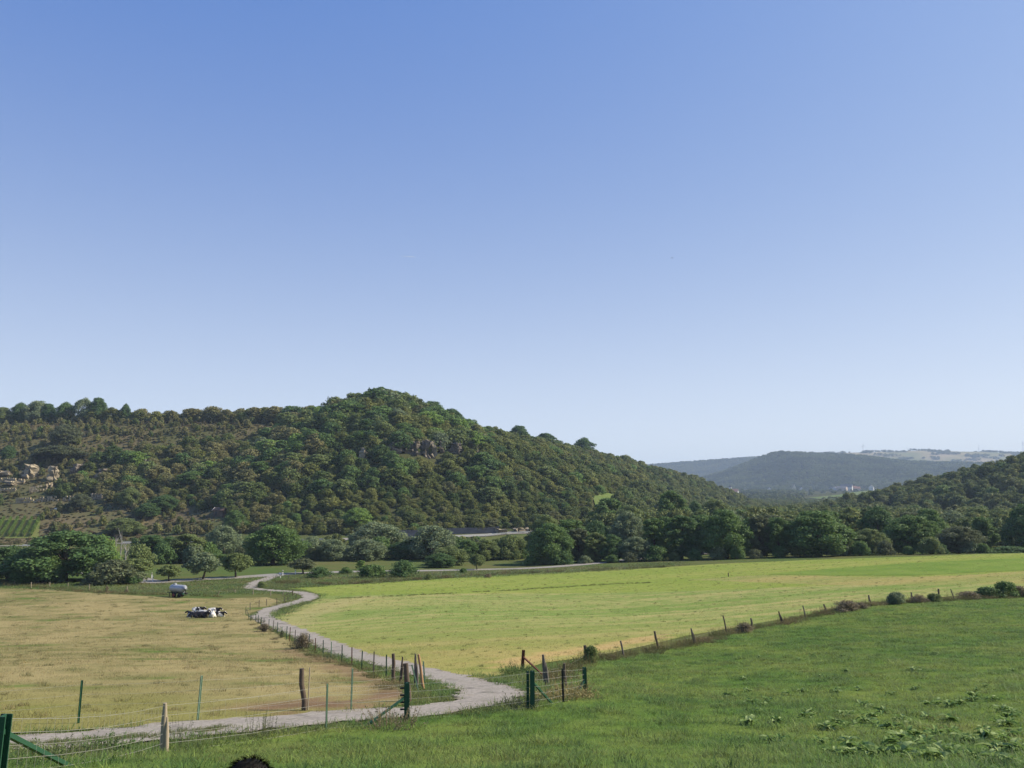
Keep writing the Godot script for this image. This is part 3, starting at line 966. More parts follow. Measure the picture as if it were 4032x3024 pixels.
	tree("lime_tree", "grey-green lime with upright lit clusters in the brook row", "tree", "tall", "dark", 41.87, -207, 8.3, 10.7)
	tree("lime_tree", "small round tree peeping over the brook row", "tree", "oak", "dark", 70.25, -320, 6.91, 13.76)
	tree("oak_tree", "wide olive oak behind the brook row near the white roofs", "tree", "oak", "olive", 80.04, -330, 13.23, 14.9)
	tree("horse_chestnut_tree", "great dark chestnut with sunlit flank at the field's far edge", "tree", "oak", "green", 52.45, -205, 11.38, 11.71)
	tree("ash_tree", "dusky ash beside the great chestnut", "tree", "tall", "dusk", 61, -206, 6.23, 10.14)
	tree("ash_tree", "narrow sunlit ash ending the dusky pair", "tree", "tall", "green", 65.11, -204, 5.79, 9.37)
	tree("beech_tree", "huge round dark beech, broadest tree at the field edge", "tree", "oak", "green", 74.2, -203, 15.03, 10.72)
	tree("beech_tree", "olive bushy tree at the foot of the broad beech", "tree", "oak", "olive", 80.38, -203, 5.01, 4.75)
	tree("maple_tree", "low olive maple between the broad beech and pale-stemmed trees", "tree", "oak", "olive", 87.61, -206, 8.26, 6.39)
	tree("aspen_tree", "pale-stemmed aspen grove tree with vertical lit stripes", "tree", "tall", "willow", 108.48, -250, 6.94, 10.71)
	tree("aspen_tree", "second pale-stemmed aspen, next to its taller twin", "tree", "tall", "willow", 113.02, -250, 6.17, 10.09)
	tree("oak_tree", "sunlit oak with dark underside at the field edge", "tree", "oak", "green", 101.97, -214, 13.2, 9.76)
	tree("oak_tree", "light-topped oak behind the sunlit one", "tree", "oak", "willow", 133.54, -268, 10.75, 11.61)
	tree("oak_tree", "grey-green oak above the brown thorn tree", "tree", "oak", "willow", 138.09, -262, 10.51, 11.07)
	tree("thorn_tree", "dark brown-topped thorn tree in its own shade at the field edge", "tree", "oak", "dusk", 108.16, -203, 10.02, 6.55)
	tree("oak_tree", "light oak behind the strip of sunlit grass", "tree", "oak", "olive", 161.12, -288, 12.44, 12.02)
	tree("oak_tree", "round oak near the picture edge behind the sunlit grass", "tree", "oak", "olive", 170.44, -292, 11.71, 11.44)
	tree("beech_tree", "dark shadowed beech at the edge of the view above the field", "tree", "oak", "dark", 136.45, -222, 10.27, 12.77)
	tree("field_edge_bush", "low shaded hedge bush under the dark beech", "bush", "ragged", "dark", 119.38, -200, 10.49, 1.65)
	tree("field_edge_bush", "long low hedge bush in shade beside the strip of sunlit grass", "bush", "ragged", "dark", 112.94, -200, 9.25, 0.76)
	# the rest of the brook row, closing the gaps, and the thicket at its foot
	rng.seed = 333
	var kinds := ["green", "olive", "dark", "willow", "green", "dusk"]
	var says_kind := {"green": "mid-green", "olive": "olive", "dark": "dark green", "willow": "grey-green", "dusk": "dusky"}
	var brook: Array[Vector2] = [Vector2(14.43, -222), Vector2(27.74, -226), Vector2(41.83, -228), Vector2(52.45, -226), Vector2(62.19, -224), Vector2(74.45, -222), Vector2(88.15, -226), Vector2(101.4, -228), Vector2(113.86, -228), Vector2(125.03, -236)]
	for i in brook.size():
		for k in 2:
			var p: Vector2 = brook[i] + Vector2(rng.randf_range(-5, 5), rng.randf_range(-9, 7) - 10.0 * k)
			var leaf: String = kinds[(i * 2 + k) % 6]
			var h := rng.randf_range(9.0, 12.5)
			tree("brook_tree", "%s tree in the second row along the brook, %s counted from the sycamore" % [says_kind[leaf], nth(i * 2 + k)], "tree", "tall" if (i + k) % 3 == 0 else "oak", leaf, p.x, p.y, h * rng.randf_range(0.7, 0.9), h, "%s trees of the second row along the brook" % says_kind[leaf])
	var feet := spline(PackedVector2Array([Vector2(5.16, -203), Vector2(29.72, -203), Vector2(53.48, -200), Vector2(77.3, -199), Vector2(100.87, -198), Vector2(110.45, -198)]), 4.6)
	for i in feet.size():
		var p: Vector2 = feet[i] + Vector2(rng.randf_range(-1.5, 1.5), rng.randf_range(-2, 1))
		var leaf: String = kinds[i % 6]
		var h := rng.randf_range(1.8, 4.2)
		tree("thicket_bush", "%s bush at the foot of the brook row, %s counted from the sycamore" % [says_kind[leaf], nth(i)], "bush", "ragged", leaf, p.x, p.y, h * rng.randf_range(1.3, 1.9), h, "%s bushes at the foot of the brook row" % says_kind[leaf])
	var behind := spline(PackedVector2Array([Vector2(-84.84, -190), Vector2(-77.97, -202), Vector2(-69.65, -212), Vector2(-56.14, -222), Vector2(-35.59, -228), Vector2(-15.03, -230), Vector2(4.3, -222)]), 5.0)
	for i in behind.size():
		var p: Vector2 = behind[i] + Vector2(rng.randf_range(-2, 2), rng.randf_range(-4, 4))
		var leaf: String = kinds[(i + 1) % 6]
		var h := rng.randf_range(3.0, 6.5)
		tree("brook_bush", "%s bush along the brook, %s counted from the walnut side" % [says_kind[leaf], nth(i)], "bush", "ragged", leaf, p.x, p.y, h * rng.randf_range(1.0, 1.5), h, "%s bushes among the brook willows" % says_kind[leaf])
	# bare white birch stems behind the thorn bush
	var stems := [-84.34, -178, 0.33, 6.9, -84.07, -180, 0.33, 7.37, -81.56, -177, 0.33, 5.26]
	var says := ["bare white birch stem with forked twigs behind the thorn bush", "tallest bare white birch, split near its top", "short slanting white birch stem nearest the alder"]
	for i in 3:
		var a: Array = [stems[i * 4], stems[i * 4 + 1], stems[i * 4 + 2], stems[i * 4 + 3]]
		var b := thing("dead_birch", says[i], "tree", Vector3(a[0], gh(a[0], a[1]), a[1]))
		var s := Shape.new()
		var h: float = a[3]
		s.tube(PackedVector3Array([Vector3(0, -0.2, 0), Vector3(0.1, h * 0.5, 0), Vector3(0.35 - 0.3 * i, h, 0)]), PackedFloat32Array([0.16, 0.12, 0.04]), 6)
		part("trunk", s.mesh(), M.birch, b)
		rng.seed = 300 + i
		for k in 7:
			var t := Shape.new()
			var y := h * rng.randf_range(0.5, 0.95)
			var d := Vector3(rng.randf_range(-1, 1), rng.randf_range(0.7, 1.6), rng.randf_range(-1, 1))
			t.tube(PackedVector3Array([Vector3(0.12, y, 0), Vector3(0.12, y, 0) + d * 0.7, Vector3(0.12, y + 0.4, 0) + d * 1.3]), PackedFloat32Array([0.05, 0.035, 0.01]), 4, false)
			part("branch", t.mesh(), M.birch, b)

# ------------------------------------------------------------------ ledges, walls, vines, hut on the slope
func boulder(sd: int, w: float, h: float, d: float) -> ArrayMesh:
	# a weathered block: a rounded box pushed in and out, cut by upright clefts
	var s := Shape.new()
	var f := FastNoiseLite.new()
	f.seed = sd
	f.frequency = 0.55
	f.fractal_octaves = 3
	var nu := 22
	var nv := 9
	var pt := func(i: int, j: int) -> Vector3:
		var a := TAU * i / nu
		var t := float(j) / nv
		var px := signf(cos(a)) * pow(absf(cos(a)), 0.3)
		var pz := signf(sin(a)) * pow(absf(sin(a)), 0.3)
		var taper := 1.0 - 0.12 * t * t - (0.22 if j == nv else 0.0) + 0.10 * sin(t * 9.0 + sd)
		var p := Vector3(px * w * 0.5 * taper, (t * 1.25 - 0.25) * h, pz * d * 0.5 * taper)
		var q := f.get_noise_3d(p.x, p.y * 0.5, p.z)
		var cleft := absf(sin(p.x * 1.7 + sd))
		return p + Vector3(px, 0.3, pz) * (q * 2.2 - (1.0 - smoothstep(0.0, 0.35, cleft)) * 0.6)
	for i in nu:
		for j in nv:
			var k: float = 0.75 + 0.5 * f.get_noise_2d(i * 3.1, j * 2.3 + 50.0)
			s.col = Color(k, k, k * 0.96)
			s.quad(pt.call(i, j), pt.call(i + 1, j), pt.call(i + 1, j + 1), pt.call(i, j + 1))
		s.tri(pt.call(i, nv), pt.call(i + 1, nv), Vector3(0, h * 0.98, 0))
	return s.mesh()

func build_hill_features() -> void:
	# [centre on the slope, width m, height m, pale?]
	var rocks := [
		[Vector3(-222.81, 9.54, -382.88), 5.5, 9.0, true, "pale arched sandstone outcrop, taller half, over the terraces"],
		[Vector3(-210.01, 8.28, -379.01), 5.0, 9.5, true, "pale split sandstone tower beside the arched outcrop"],
		[Vector3(-236.88, 10.82, -386.91), 8.0, 2.6, true, "low pale ledge at the picture edge above the terraces"],
		[Vector3(-226.14, 10.29, -384.86), 3.4, 4.2, true, "small pale block just before the arched outcrop"],
		[Vector3(-202.49, 11.49, -385.73), 5.5, 6.5, false, "brown crag with ochre stain past the sandstone tower"],
		[Vector3(-187.74, 8.75, -379.01), 5.0, 7.0, false, "brown crumbling crag half hidden by bushes"],
		[Vector3(-170.05, 11.47, -385.16), 2.6, 7.0, true, "narrow pale pillar of rock among dark trees"],
		[Vector3(-247.85, 21.91, -412.96), 5.0, 1.8, true, "flat pale rock step high on the scrub slope"],
		[Vector3(-224.92, 6.26, -375.47), 9.0, 1.8, true, "long pale scree ledge below the low rock band"],
		[Vector3(-67.58, 17.37, -375.06), 3.4, 6.0, true, "slim pale crag west of the summit rocks"],
		[Vector3(-85.51, 17.68, -376.77), 3.0, 4.0, false, "shadowed crag half lost in trees below the ridge"],
		[Vector3(-54.28, 20.57, -383.32), 5.0, 6.0, false, "squat grey-brown crag, first of the summit rock band"],
		[Vector3(-49.87, 21.51, -387.52), 5.0, 6.0, false, "domed grey crag, second of the summit rock band"],
		[Vector3(-45.92, 20.37, -388.53), 5.2, 6.6, false, "round-headed crag in the middle of the summit rock band"],
		[Vector3(-41.05, 20.1, -392.41), 4.2, 8.0, false, "dark cleft crag beside the pale rock needle"],
		[Vector3(-37.69, 18.91, -392.73), 2.6, 9.0, true, "pale rock needle, tallest of the summit rock band"],
		[Vector3(-35.17, 22.08, -402.3), 3.6, 6.0, false, "brown crag just past the rock needle"],
		[Vector3(-27.62, 22.28, -405.88), 5.6, 5.2, false, "brown boulder-like crag with one lit side"],
		[Vector3(-19.22, 22.85, -416.2), 4.2, 4.6, true, "last small pale crag where the ridge starts to fall"],
		[Vector3(-4.02, -13.79, -322.79), 3.6, 2.2, true, "ochre boulder at the end of the dark retaining wall"],
		[Vector3(2.59, -13.41, -327.59), 4.0, 2.0, true, "ochre rock cut beside the hill road"],
		[Vector3(6.93, -13.23, -330.52), 3.2, 1.8, true, "smaller ochre rock cut nearest the tall sycamore"],
	]
	for i in rocks.size():
		var r: Array = rocks[i]
		var w: Vector3 = r[0]
		var o := part("rock_outcrop", boulder(100 + i, r[1] * (0.7 if w.x < -180.0 else 0.9), r[2] * (0.66 if w.x < -180.0 else 0.9), r[1] * 0.7), M.rock if r[3] else M.grey_rock, self)
		o.position = Vector3(w.x, land_height(w.x, w.z) - 0.2, w.z)
		o.rotation.y = i * 0.37 - 0.4
		tag(o, r[4], "rock", "rock ledges on the hillside")
	# dry-stone terrace walls
	var walls := [
		[Vector2(-210.71, -353.23), Vector2(-201.5, -353.67), Vector2(-193.72, -354.77), 2.2, "pale dry-stone terrace wall above the dry slope, long lower run"],
		[Vector2(-191.78, -354.78), Vector2(-188.26, -355.08), Vector2(-184.87, -354.83), 2.2, "pale dry-stone wall piece continuing the long terrace wall"],
		[Vector2(-180.89, -356.52), Vector2(-178.32, -356.81), Vector2(-175.51, -356), 2.6, "short ochre wall fragment past the lone pine-like tree"],
		[Vector2(-212.04, -364.75), Vector2(-207.59, -366.62), Vector2(-204.92, -369.72), 2.6, "sloping pale wall below the sandstone outcrops"],
		[Vector2(-225.88, -366.37), Vector2(-222.73, -366.68), Vector2(-219.34, -366.97), 1.6, "low wall stub at the picture edge under the outcrops"],
		[Vector2(-233.52, -378.12), Vector2(-228.65, -377.72), Vector2(-221.05, -375.71), 2.0, "upper wall stub just under the low rock ledge"],
	]
	for k in walls.size():
		var q: Array = walls[k]
		var l := spline(PackedVector2Array([q[0], q[1], q[2]]), 0.9)
		var o := thing("terrace_wall", q[4], "wall", on(l[0]), 0.0, "dry-stone walls of the old terraces")
		rng.seed = 500 + k
		for row in 3:
			for i in l.size():
				if i < l.size() - 1 and rng.randf() > 0.14:
					var s := Shape.new()
					var tone := rng.randf_range(0.7, 1.2)
					s.col = Color(tone, tone * 0.97, tone * 0.9)
					var c := on(l[i].lerp(l[i + 1], 0.5 + 0.2 * (row % 2)), (row + 0.4) * q[3] / 3.0)
					var dir := l[i + 1] - l[i]
					s.box(Transform3D(Basis(Vector3.UP, -dir.angle() + rng.randf_range(-0.1, 0.1)), c - o.position), Vector3(0.82 * rng.randf_range(0.7, 1.1), q[3] / 3.0 * rng.randf_range(0.8, 1.05), 0.7))
					part("stone", s.mesh(), M.rock, o)
	# sprayed-concrete retaining wall above the hill road
	var rw := spline(PackedVector2Array([Vector2(-42.07, -300.6), Vector2(-29.28, -305.17), Vector2(-15.97, -316.74), Vector2(-5.04, -325.08)]), 3.0)
	var wall := Shape.new()
	for i in rw.size() - 1:
		for j in 4:
			var y0 := -0.5 + j * 0.7
			for p in [[i, 0], [i + 1, 0], [i + 1, 1], [i, 0], [i + 1, 1], [i, 1]]:
				var y: float = y0 + 0.7 * p[1]
				var b: Vector2 = rw[p[0]] + Vector2(0, -0.18 * y + noise.get_noise_2d(p[0] * 1.3, y * 2.0) * 0.35)
				var tone: float = 0.9 + 0.5 * noise.get_noise_2d(p[0] * 0.7, y)
				wall.col = Color(tone, tone, tone)
				wall.put(on(b, 0.0) * Vector3(1, 0, 1) + Vector3(0, gh(rw[p[0]].x, rw[p[0]].y) + y, 0), Vector3(0, 0.2, 1).normalized())
		var a0 := on(rw[i], 2.3) + Vector3(0, 0, -0.55)
		var a1 := on(rw[i + 1], 2.3) + Vector3(0, 0, -0.55)
		wall.quad(a0, a1, a1 + Vector3(0, -0.6, -3.0), a0 + Vector3(0, -0.6, -3.0), Vector3.UP)
	var wo := part("retaining_wall", wall.mesh(), M.shotcrete, self)
	tag(wo, "long dark grey retaining wall above the hill road", "wall")
	# vines
	var vine_crown := make_crown(91, 30, 900, 0.3, 1.0, 0.3, 1.7, "tall")
	for i in 10:
		var f := i / 9.0
		var a: Vector2 = Vector2(Vector2(-201.73, -306.8)).lerp(Vector2(-176.85, -306.94), f)
		var b: Vector2 = Vector2(Vector2(-213.96, -332.97)).lerp(Vector2(-188.75, -332.63), f)
		var row := thing("vine_row", "%s vine row of the small vineyard, counted from the picture edge" % nth(i), "vines", on(a), 0.0, "vine rows in the vineyard")
		var n := int(a.distance_to(b) / 1.1)
		var buf := PackedFloat32Array()
		rng.seed = 700 + i
		for k in n:
			var p := on(a.lerp(b, (k + 0.5) / n)) - row.position
			var tone := rng.randf_range(0.8, 1.2)
			put_copy(buf, Basis(Vector3.UP, rng.randf() * TAU) * Basis.from_scale(Vector3(1.0, rng.randf_range(0.9, 1.15), 1.0)), p, Color(0.165, 0.25, 0.06) * tone)
		copies("foliage", vine_crown, M.forest, buf, row)
		for e in [a, b]:
			var s := Shape.new()
			var p := on(e) - row.position
			s.rod(p + Vector3(0, -0.2, 0), p + Vector3(0, 1.9, 0), 0.05, 0.045)
			part("end_post", s.mesh(), M.grey_wood, row)
	# hut
	var hp := Vector3(-115.69, -6.99, -330.78)
	var hut := thing("field_hut", "weathered hut with a red tiled roof at the edge of the wood", "hut", Vector3(hp.x, land_height(hp.x, hp.z), hp.z), -0.35)
	var s := Shape.new()
	s.box(Transform3D(Basis(), Vector3(0, 0.9, 0)), Vector3(5.6, 3.0, 3.4))
	s.tri(Vector3(-2.8, 2.4, 1.7), Vector3(-2.8, 3.7, 0), Vector3(-2.8, 2.4, -1.7), Vector3.LEFT)
	s.tri(Vector3(2.8, 2.4, 1.7), Vector3(2.8, 3.7, 0), Vector3(2.8, 2.4, -1.7), Vector3.RIGHT)
	part("wall", s.mesh(), M.wood, hut)
	var roof := Shape.new()
	for sg in [-1.0, 1.0]:
		roof.box(Transform3D(Basis(Vector3.RIGHT, sg * 0.62), Vector3(0, 3.12, sg * 1.0)), Vector3(6.4, 0.14, 2.6))
	part("roof", roof.mesh(), M.roof_old, hut)
	var barge := Shape.new()
	for sg in [-1.0, 1.0]:
		barge.box(Transform3D(Basis(Vector3.RIGHT, sg * 0.62), Vector3(-3.28, 3.16, sg * 1.0)), Vector3(0.14, 0.26, 2.64))
	part("barge_board", barge.mesh(), M.wall_white, hut)
	var door := Shape.new()
	door.box(Transform3D(Basis(), Vector3(-1.2, 0.95, 1.72)), Vector3(0.95, 1.9, 0.08))
	part("door", door.mesh(), M.dark_steel, hut)
	hut.scale = Vector3.ONE * 0.85
	# white hive-like box on the dry slope
	var bp := Vector3(-188.48, -5.1, -344.36)
	var hive := thing("white_box", "small white lidded box on short legs, alone on the dry slope", "box", Vector3(bp.x, land_height(bp.x, bp.z), bp.z))
	var hb := Shape.new()
	hb.box(Transform3D(Basis(), Vector3(0, 0.55, 0)), Vector3(1.1, 0.6, 0.7))
	part("body", hb.mesh(), M.white_plastic, hive)
	var hl := Shape.new()
	hl.box(Transform3D(Basis(), Vector3(0, 0.9, 0)), Vector3(1.25, 0.1, 0.85))
	part("lid", hl.mesh(), M.white_plastic, hive)
	for sx in [-0.45, 0.45]:
		for sz in [-0.25, 0.25]:
			var lg := Shape.new()
			lg.box(Transform3D(Basis(), Vector3(sx, 0.02, sz)), Vector3(0.08, 0.5, 0.08))
			part("leg", lg.mesh(), M.grey_wood, hive)

# ------------------------------------------------------------------ woods
var coarse := PackedFloat32Array()
const CX0 := -900.0
const CZ0 := -1500.0
const CSTEP := 10.0
const CNX := 230
const CNZ := 136

var coarse2 := PackedFloat32Array()
const DNX := 160
const DNZ := 200

func ch(x: float, z: float) -> float:
	if z < -1490.0 and not coarse2.is_empty():
		var a := x / 25.0
		var b := (z + 6200.0) / 25.0
		var p := int(floor(a))
		var q := int(floor(b))
		if p < 0 or q < 0 or p >= DNX - 1 or q >= DNZ - 1:
			return land_height(x, z)
		a -= p
		b -= q
		var o := q * DNX + p
		return lerpf(lerpf(coarse2[o], coarse2[o + 1], a), lerpf(coarse2[o + DNX], coarse2[o + DNX + 1], a), b)
	var u := (x - CX0) / CSTEP
	var v := (z - CZ0) / CSTEP
	var i := int(floor(u))
	var j := int(floor(v))
	if i < 0 or j < 0 or i >= CNX - 1 or j >= CNZ - 1:
		return land_height(x, z)
	u -= i
	v -= j
	var k := j * CNX + i
	return lerpf(lerpf(coarse[k], coarse[k + 1], u), lerpf(coarse[k + CNX], coarse[k + CNX + 1], u), v)

func shows(x: float, y: float, z: float) -> bool:
	# could a viewer near the meadow gate see the point (x, y, z) over the land in between?
	for i in range(6, 30):
		var t := i / 30.0
		if ch(x * t, z * t) - 8.0 > y * t:
			return false
	return true

func leaf_tint(x: float, z: float) -> Color:
	var a := wob(x, z, 26.0, 50.0) + rng.randf_range(-0.55, 0.55)
	var b := rng.randf()
	var c := mixed(Color(0.044, 0.070, 0.022), Color(0.100, 0.108, 0.032), 0.5 + a * 0.75)
	var turning := wob(x, z, 45.0, 51.0)
	if b < 0.05 + 0.12 * turning:
		c = Color(0.110, 0.118, 0.038)
	elif b < 0.09 + 0.15 * turning:
		c = Color(0.080, 0.086, 0.038)
	elif x < -90.0 and z < -300.0 and rng.randf() < 0.55:
		c = mixed(c, Color(0.118, 0.108, 0.052), 0.65)
	elif b > 0.94:
		c = Color(0.078, 0.125, 0.036)
	return c * LEAF_GAIN * 1.68 * rng.randf_range(0.88, 1.12)

func build_forests() -> void:
	coarse.resize(CNX * CNZ)
	for j in CNZ:
		for i in CNX:
			coarse[j * CNX + i] = land_height(CX0 + i * CSTEP, CZ0 + j * CSTEP)
	rng.seed = 4242
	var bufs: Array[PackedFloat32Array] = []
	for i in 9:
		bufs.append(PackedFloat32Array())
	var solo: Array = []
	var summit := Vector2(-73.99, -445)
	# the long hill
	var step := 3.6
	for j in range(int(-1000 / step), int(-262 / step)):
		for i in range(int(-520 / step), int(330 / step)):
			var x := (i + rng.randf()) * step
			var z := (j + rng.randf()) * step
			if absf(x) > 0.68 * -z + 15.0:
				continue
			var y := ch(x, z)
			var d := -z
			var p := Vector2(x, z)
			if d > 236.0 and d < 292.0 and x > -0.46 * d and x < 0.07 * d:
				if near_line(p, upper_line) > 5.0 and rng.randf() < 0.42 + wob(x, z, 18.0, 58.0) and not (x > -0.34 * d and x < -0.275 * d and d < 262.0):
					var hb := rng.randf_range(1.0, 3.4)
					put_copy(bufs[6 + rng.randi() % 3], Basis(Vector3.UP, rng.randf() * TAU) * Basis.from_scale(Vector3(hb * 0.36, hb / 2.6, hb * 0.36)), Vector3(x, y - 0.15, z), leaf_tint(x, z))
				continue
			if y < -13.4 or d < 268.0 or x > 0.17 * d + 90.0:
				continue
			if inside(p, hill_meadow) or inside(p, vineyard) or not shows(x, y + 7.0, z):
				continue
			if d < 400.0 and near_line(p, upper_line) < 5.5:
				continue
			var kind := 0
			var h := lerpf(2.2, 8.5, pow(rng.randf(), 2.2)) + wob(x, z, 40.0, 61.0) * 2.6
			h = maxf(h * (1.0 - 0.35 * (1.0 - smoothstep(-12.0, 12.0, y))), 2.4)
			if p.distance_to(summit) < 75.0:
				h += 3.5 * (1.0 - p.distance_to(summit) / 75.0)
			if inside(p, open_slope):
				var clump := wob(x, z, 22.0, 55.0)
				if rng.randf() > 0.24 + clump * 0.9:
					continue
				kind = 1
				h = rng.randf_range(0.7, 2.6) + maxf(clump, 0.0) * 3.6
			elif inside(p, scrub_slope):
				if rng.randf() > 0.5 + wob(x, z, 25.0, 56.0) * 1.0:
					continue
				kind = 1
				h = rng.randf_range(1.0, 3.8)
			if rock_near(x, z):
				continue
			var c := leaf_tint(x, z)
			if kind == 1:
				c = mixed(c, Color(0.15, 0.135, 0.055), rng.randf() * 0.6)
				var w := h * rng.randf_range(1.0, 1.5)
				put_copy(bufs[6 + rng.randi() % 3], Basis(Vector3.UP, rng.randf() * TAU) * Basis.from_scale(Vector3(w / 4.0, h / 2.6, w / 4.0)), Vector3(x, y - 0.15, z), c)
			else:
				var w := maxf(h, 3.0) * rng.randf_range(0.85, 1.5)
				if solo.size() < 130 and (h / d > 0.019 or (h > 9.4 and rng.randf() < 0.35)) and rng.randf() < 0.6:
					solo.append([x, z, w, h])
				else:
					put_copy(bufs[rng.randi() % 6], Basis(Vector3.UP, rng.randf() * TAU) * Basis.from_scale(Vector3(w / 8.0, h / 9.0, w / 8.0)), Vector3(x, y - 0.2, z), c)
	var tuss := 2.3
	for j in range(int(-480 / tuss), int(-268 / tuss)):
		for i in range(int(-330 / tuss), int(-50 / tuss)):
			var p := Vector2((i + rng.randf()) * tuss, (j + rng.randf()) * tuss)
			if absf(p.x) > -0.68 * p.y + 15.0 or not (inside(p, open_slope) or inside(p, scrub_slope)) or inside(p, vineyard) or rng.randf() < 0.25:
				continue
			var h := rng.randf_range(0.25, 0.8)
			var c := mixed(Color(0.235, 0.19, 0.11), Color(0.10, 0.125, 0.045), rng.randf() * 0.8 + wob(p.x, p.y, 14.0, 57.0) * 0.8)
			put_copy(bufs[6 + rng.randi() % 3], Basis(Vector3.UP, rng.randf() * TAU) * Basis.from_scale(Vector3(h * 0.75, h / 2.6, h * 0.75)), Vector3(p.x, ch(p.x, p.y) - 0.05, p.y), c)
	var wood := group_of("hillside_wood", "dense mixed wood and scrub covering the long rocky hillside", "wood")
	for i in 9:
		copies("crowns", crowns.wood[i] if i < 6 else crowns.scrub[i - 6], M.forest, bufs[i], wood)
	var tints := ["green", "olive", "dark", "green", "olive", "olive", "green", "bright", "dark", "willow"]
	var words := {"green": "mid-green", "olive": "olive", "dark": "dark green", "dusk": "dusky", "straw": "yellowing", "bright": "fresh green", "willow": "greyish"}
	for i in solo.size():
		var q: Array = solo[i]
		var leaf: String = tints[(i * 7 + int(q[0])) % tints.size()]
		tree("hillside_tree", "%s broadleaf tree on the %s slope of the wooded hill, %s" % [words[leaf], "lower" if land_height(q[0], q[1]) < 2.0 else "middle" if land_height(q[0], q[1]) < 22.0 else "upper", "above the terraces" if q[0] < -150.0 else "above the hut" if q[0] < -95.0 else "below the summit grove" if q[0] < -45.0 else "below the rock band" if q[0] < 5.0 else "under the falling ridge"], "tree", "wood", leaf, q[0], q[1], q[2], q[3], "%s trees of the hillside wood" % words[leaf])
	# crest trees that stand out against the sky
	var crest := [
		[-296.22, -478, 10.32, 9.03, "olive", "olive crest tree at the picture edge"],
		[-287.68, -480, 9.18, 11.05, "dark", "dark crest tree before the airy pair"],
		[-279.3, -482, 14.12, 13.02, "willow", "wide airy crest tree with sky showing through"],
		[-272.25, -482, 8.62, 10.94, "dark", "round dark crest tree after the wide airy one"],
		[-261.33, -480, 9.18, 11.27, "green", "crest tree standing apart before the tall double one"],
		[-250.66, -480, 11.1, 14.16, "willow", "tall airy half of the double crest tree"],
		[-242.16, -480, 10.36, 14.19, "dark", "tall dark half of the double crest tree"],
		[-224.38, -476, 4.99, 9.89, "dark", "small lone round crest tree"],
		[-97.54, -468, 10.1, 10.55, "green", "round light crest tree below the summit shoulder"],
		[-88.41, -462, 8.55, 8.6, "green", "crest tree leading up to the summit grove"],
		[-78.67, -455, 12.63, 9.78, "dark", "first tall tree of the summit grove"],
		[-70.88, -452, 12.55, 10.11, "dark", "highest tree of the summit grove"],
		[-64.1, -452, 11.15, 10.65, "dark", "dark tree on the falling side of the summit grove"],
		[-55.37, -456, 8.44, 8.64, "olive", "yellow-tinged tree under the summit grove"],
		[-45.33, -462, 14.25, 11.69, "dark", "broad dark crest tree past the summit dip"],
		[-34.25, -468, 11.55, 11.42, "dark", "steep-sided dark crest tree over the rock band"],
		[-29.26, -470, 8.7, 8.63, "dark", "last dark crest tree before the ridge drops"],
		[4.38, -545, 13.45, 13.21, "dark", "tufted crest tree on the middle ridge"],
		[24, -580, 14.31, 11.61, "dark", "rounded crest tree on the falling ridge"],
		[56.09, -640, 15, 14.52, "dark", "bun-shaped crest tree alone on the ridge"],
	]
	for q in crest:
		tree("crest_tree", q[5] + " of the long hill", "tree", "oak" if q[4] != "willow" else "willow", q[4], q[0], q[1], q[2], q[3], "trees along the hill crest")
	# lone trees on the dry slope
	var lone := [
		[-229.63, -423.06, 14.35, 10.46, "dusk", "grey-brown round tree high on the scrub slope"],
		[-179.22, -346.45, 8.55, 5.97, "dusk", "dark spreading tree with its shadow on the dry slope"],
		[-160.18, -348.61, 7.53, 7.92, "olive", "thin pale tree on a visible stem above the dry slope"],
		[-147.32, -336.82, 9.35, 5.69, "dark", "dark spreading tree in the middle of the dry slope"],
		[-146.04, -315.16, 12.64, 6.43, "olive", "layered wide bush tree low on the dry slope"],
		[-143.49, -344.5, 9.56, 6.25, "dark", "dark clump tree above the brown clearing"],
		[-247.42, -405.17, 6.25, 6.85, "dark", "dark round tree at the picture edge beside the flat rock"],
		[-220.84, -404.32, 21.2, 6.21, "dusk", "long dusky thicket above the sandstone outcrops"],
		[-142.25, -371.41, 12.6, 6.45, "green", "bright round tree in the dark wood above the hut"],
		[-57.67, -310.45, 10.53, 7.47, "bright", "vivid green tree at the wood's foot above the road"],
		[-102.02, -307.77, 7.59, 7.86, "green", "dark tree at the corner of the wood by the hut"],
	]
	for q in lone:
		tree("slope_tree", q[5], "tree", "oak", q[4], q[0], q[1], q[2], q[3], "single trees on the slope")
	# woods across the valley floor and on the farther side hill
	rng.seed = 777
	bufs.clear()
	for i in 9:
		bufs.append(PackedFloat32Array())
	var near_wood := PackedVector2Array([Vector2(25.09, -262), Vector2(53.04, -420), Vector2(114.01, -640), Vector2(239.15, -1000), Vector2(378.92, -1330), Vector2(561.49, -1330), Vector2(513.68, -1000), Vector2(622.23, -760), Vector2(214.5, -262), Vector2(92.43, -236), Vector2(56.44, -236)])
	var clear_a := PackedVector2Array([Vector2(117.07, -215), Vector2(132.73, -215), Vector2(161.75, -262), Vector2(142.83, -258)])
	step = 6.6
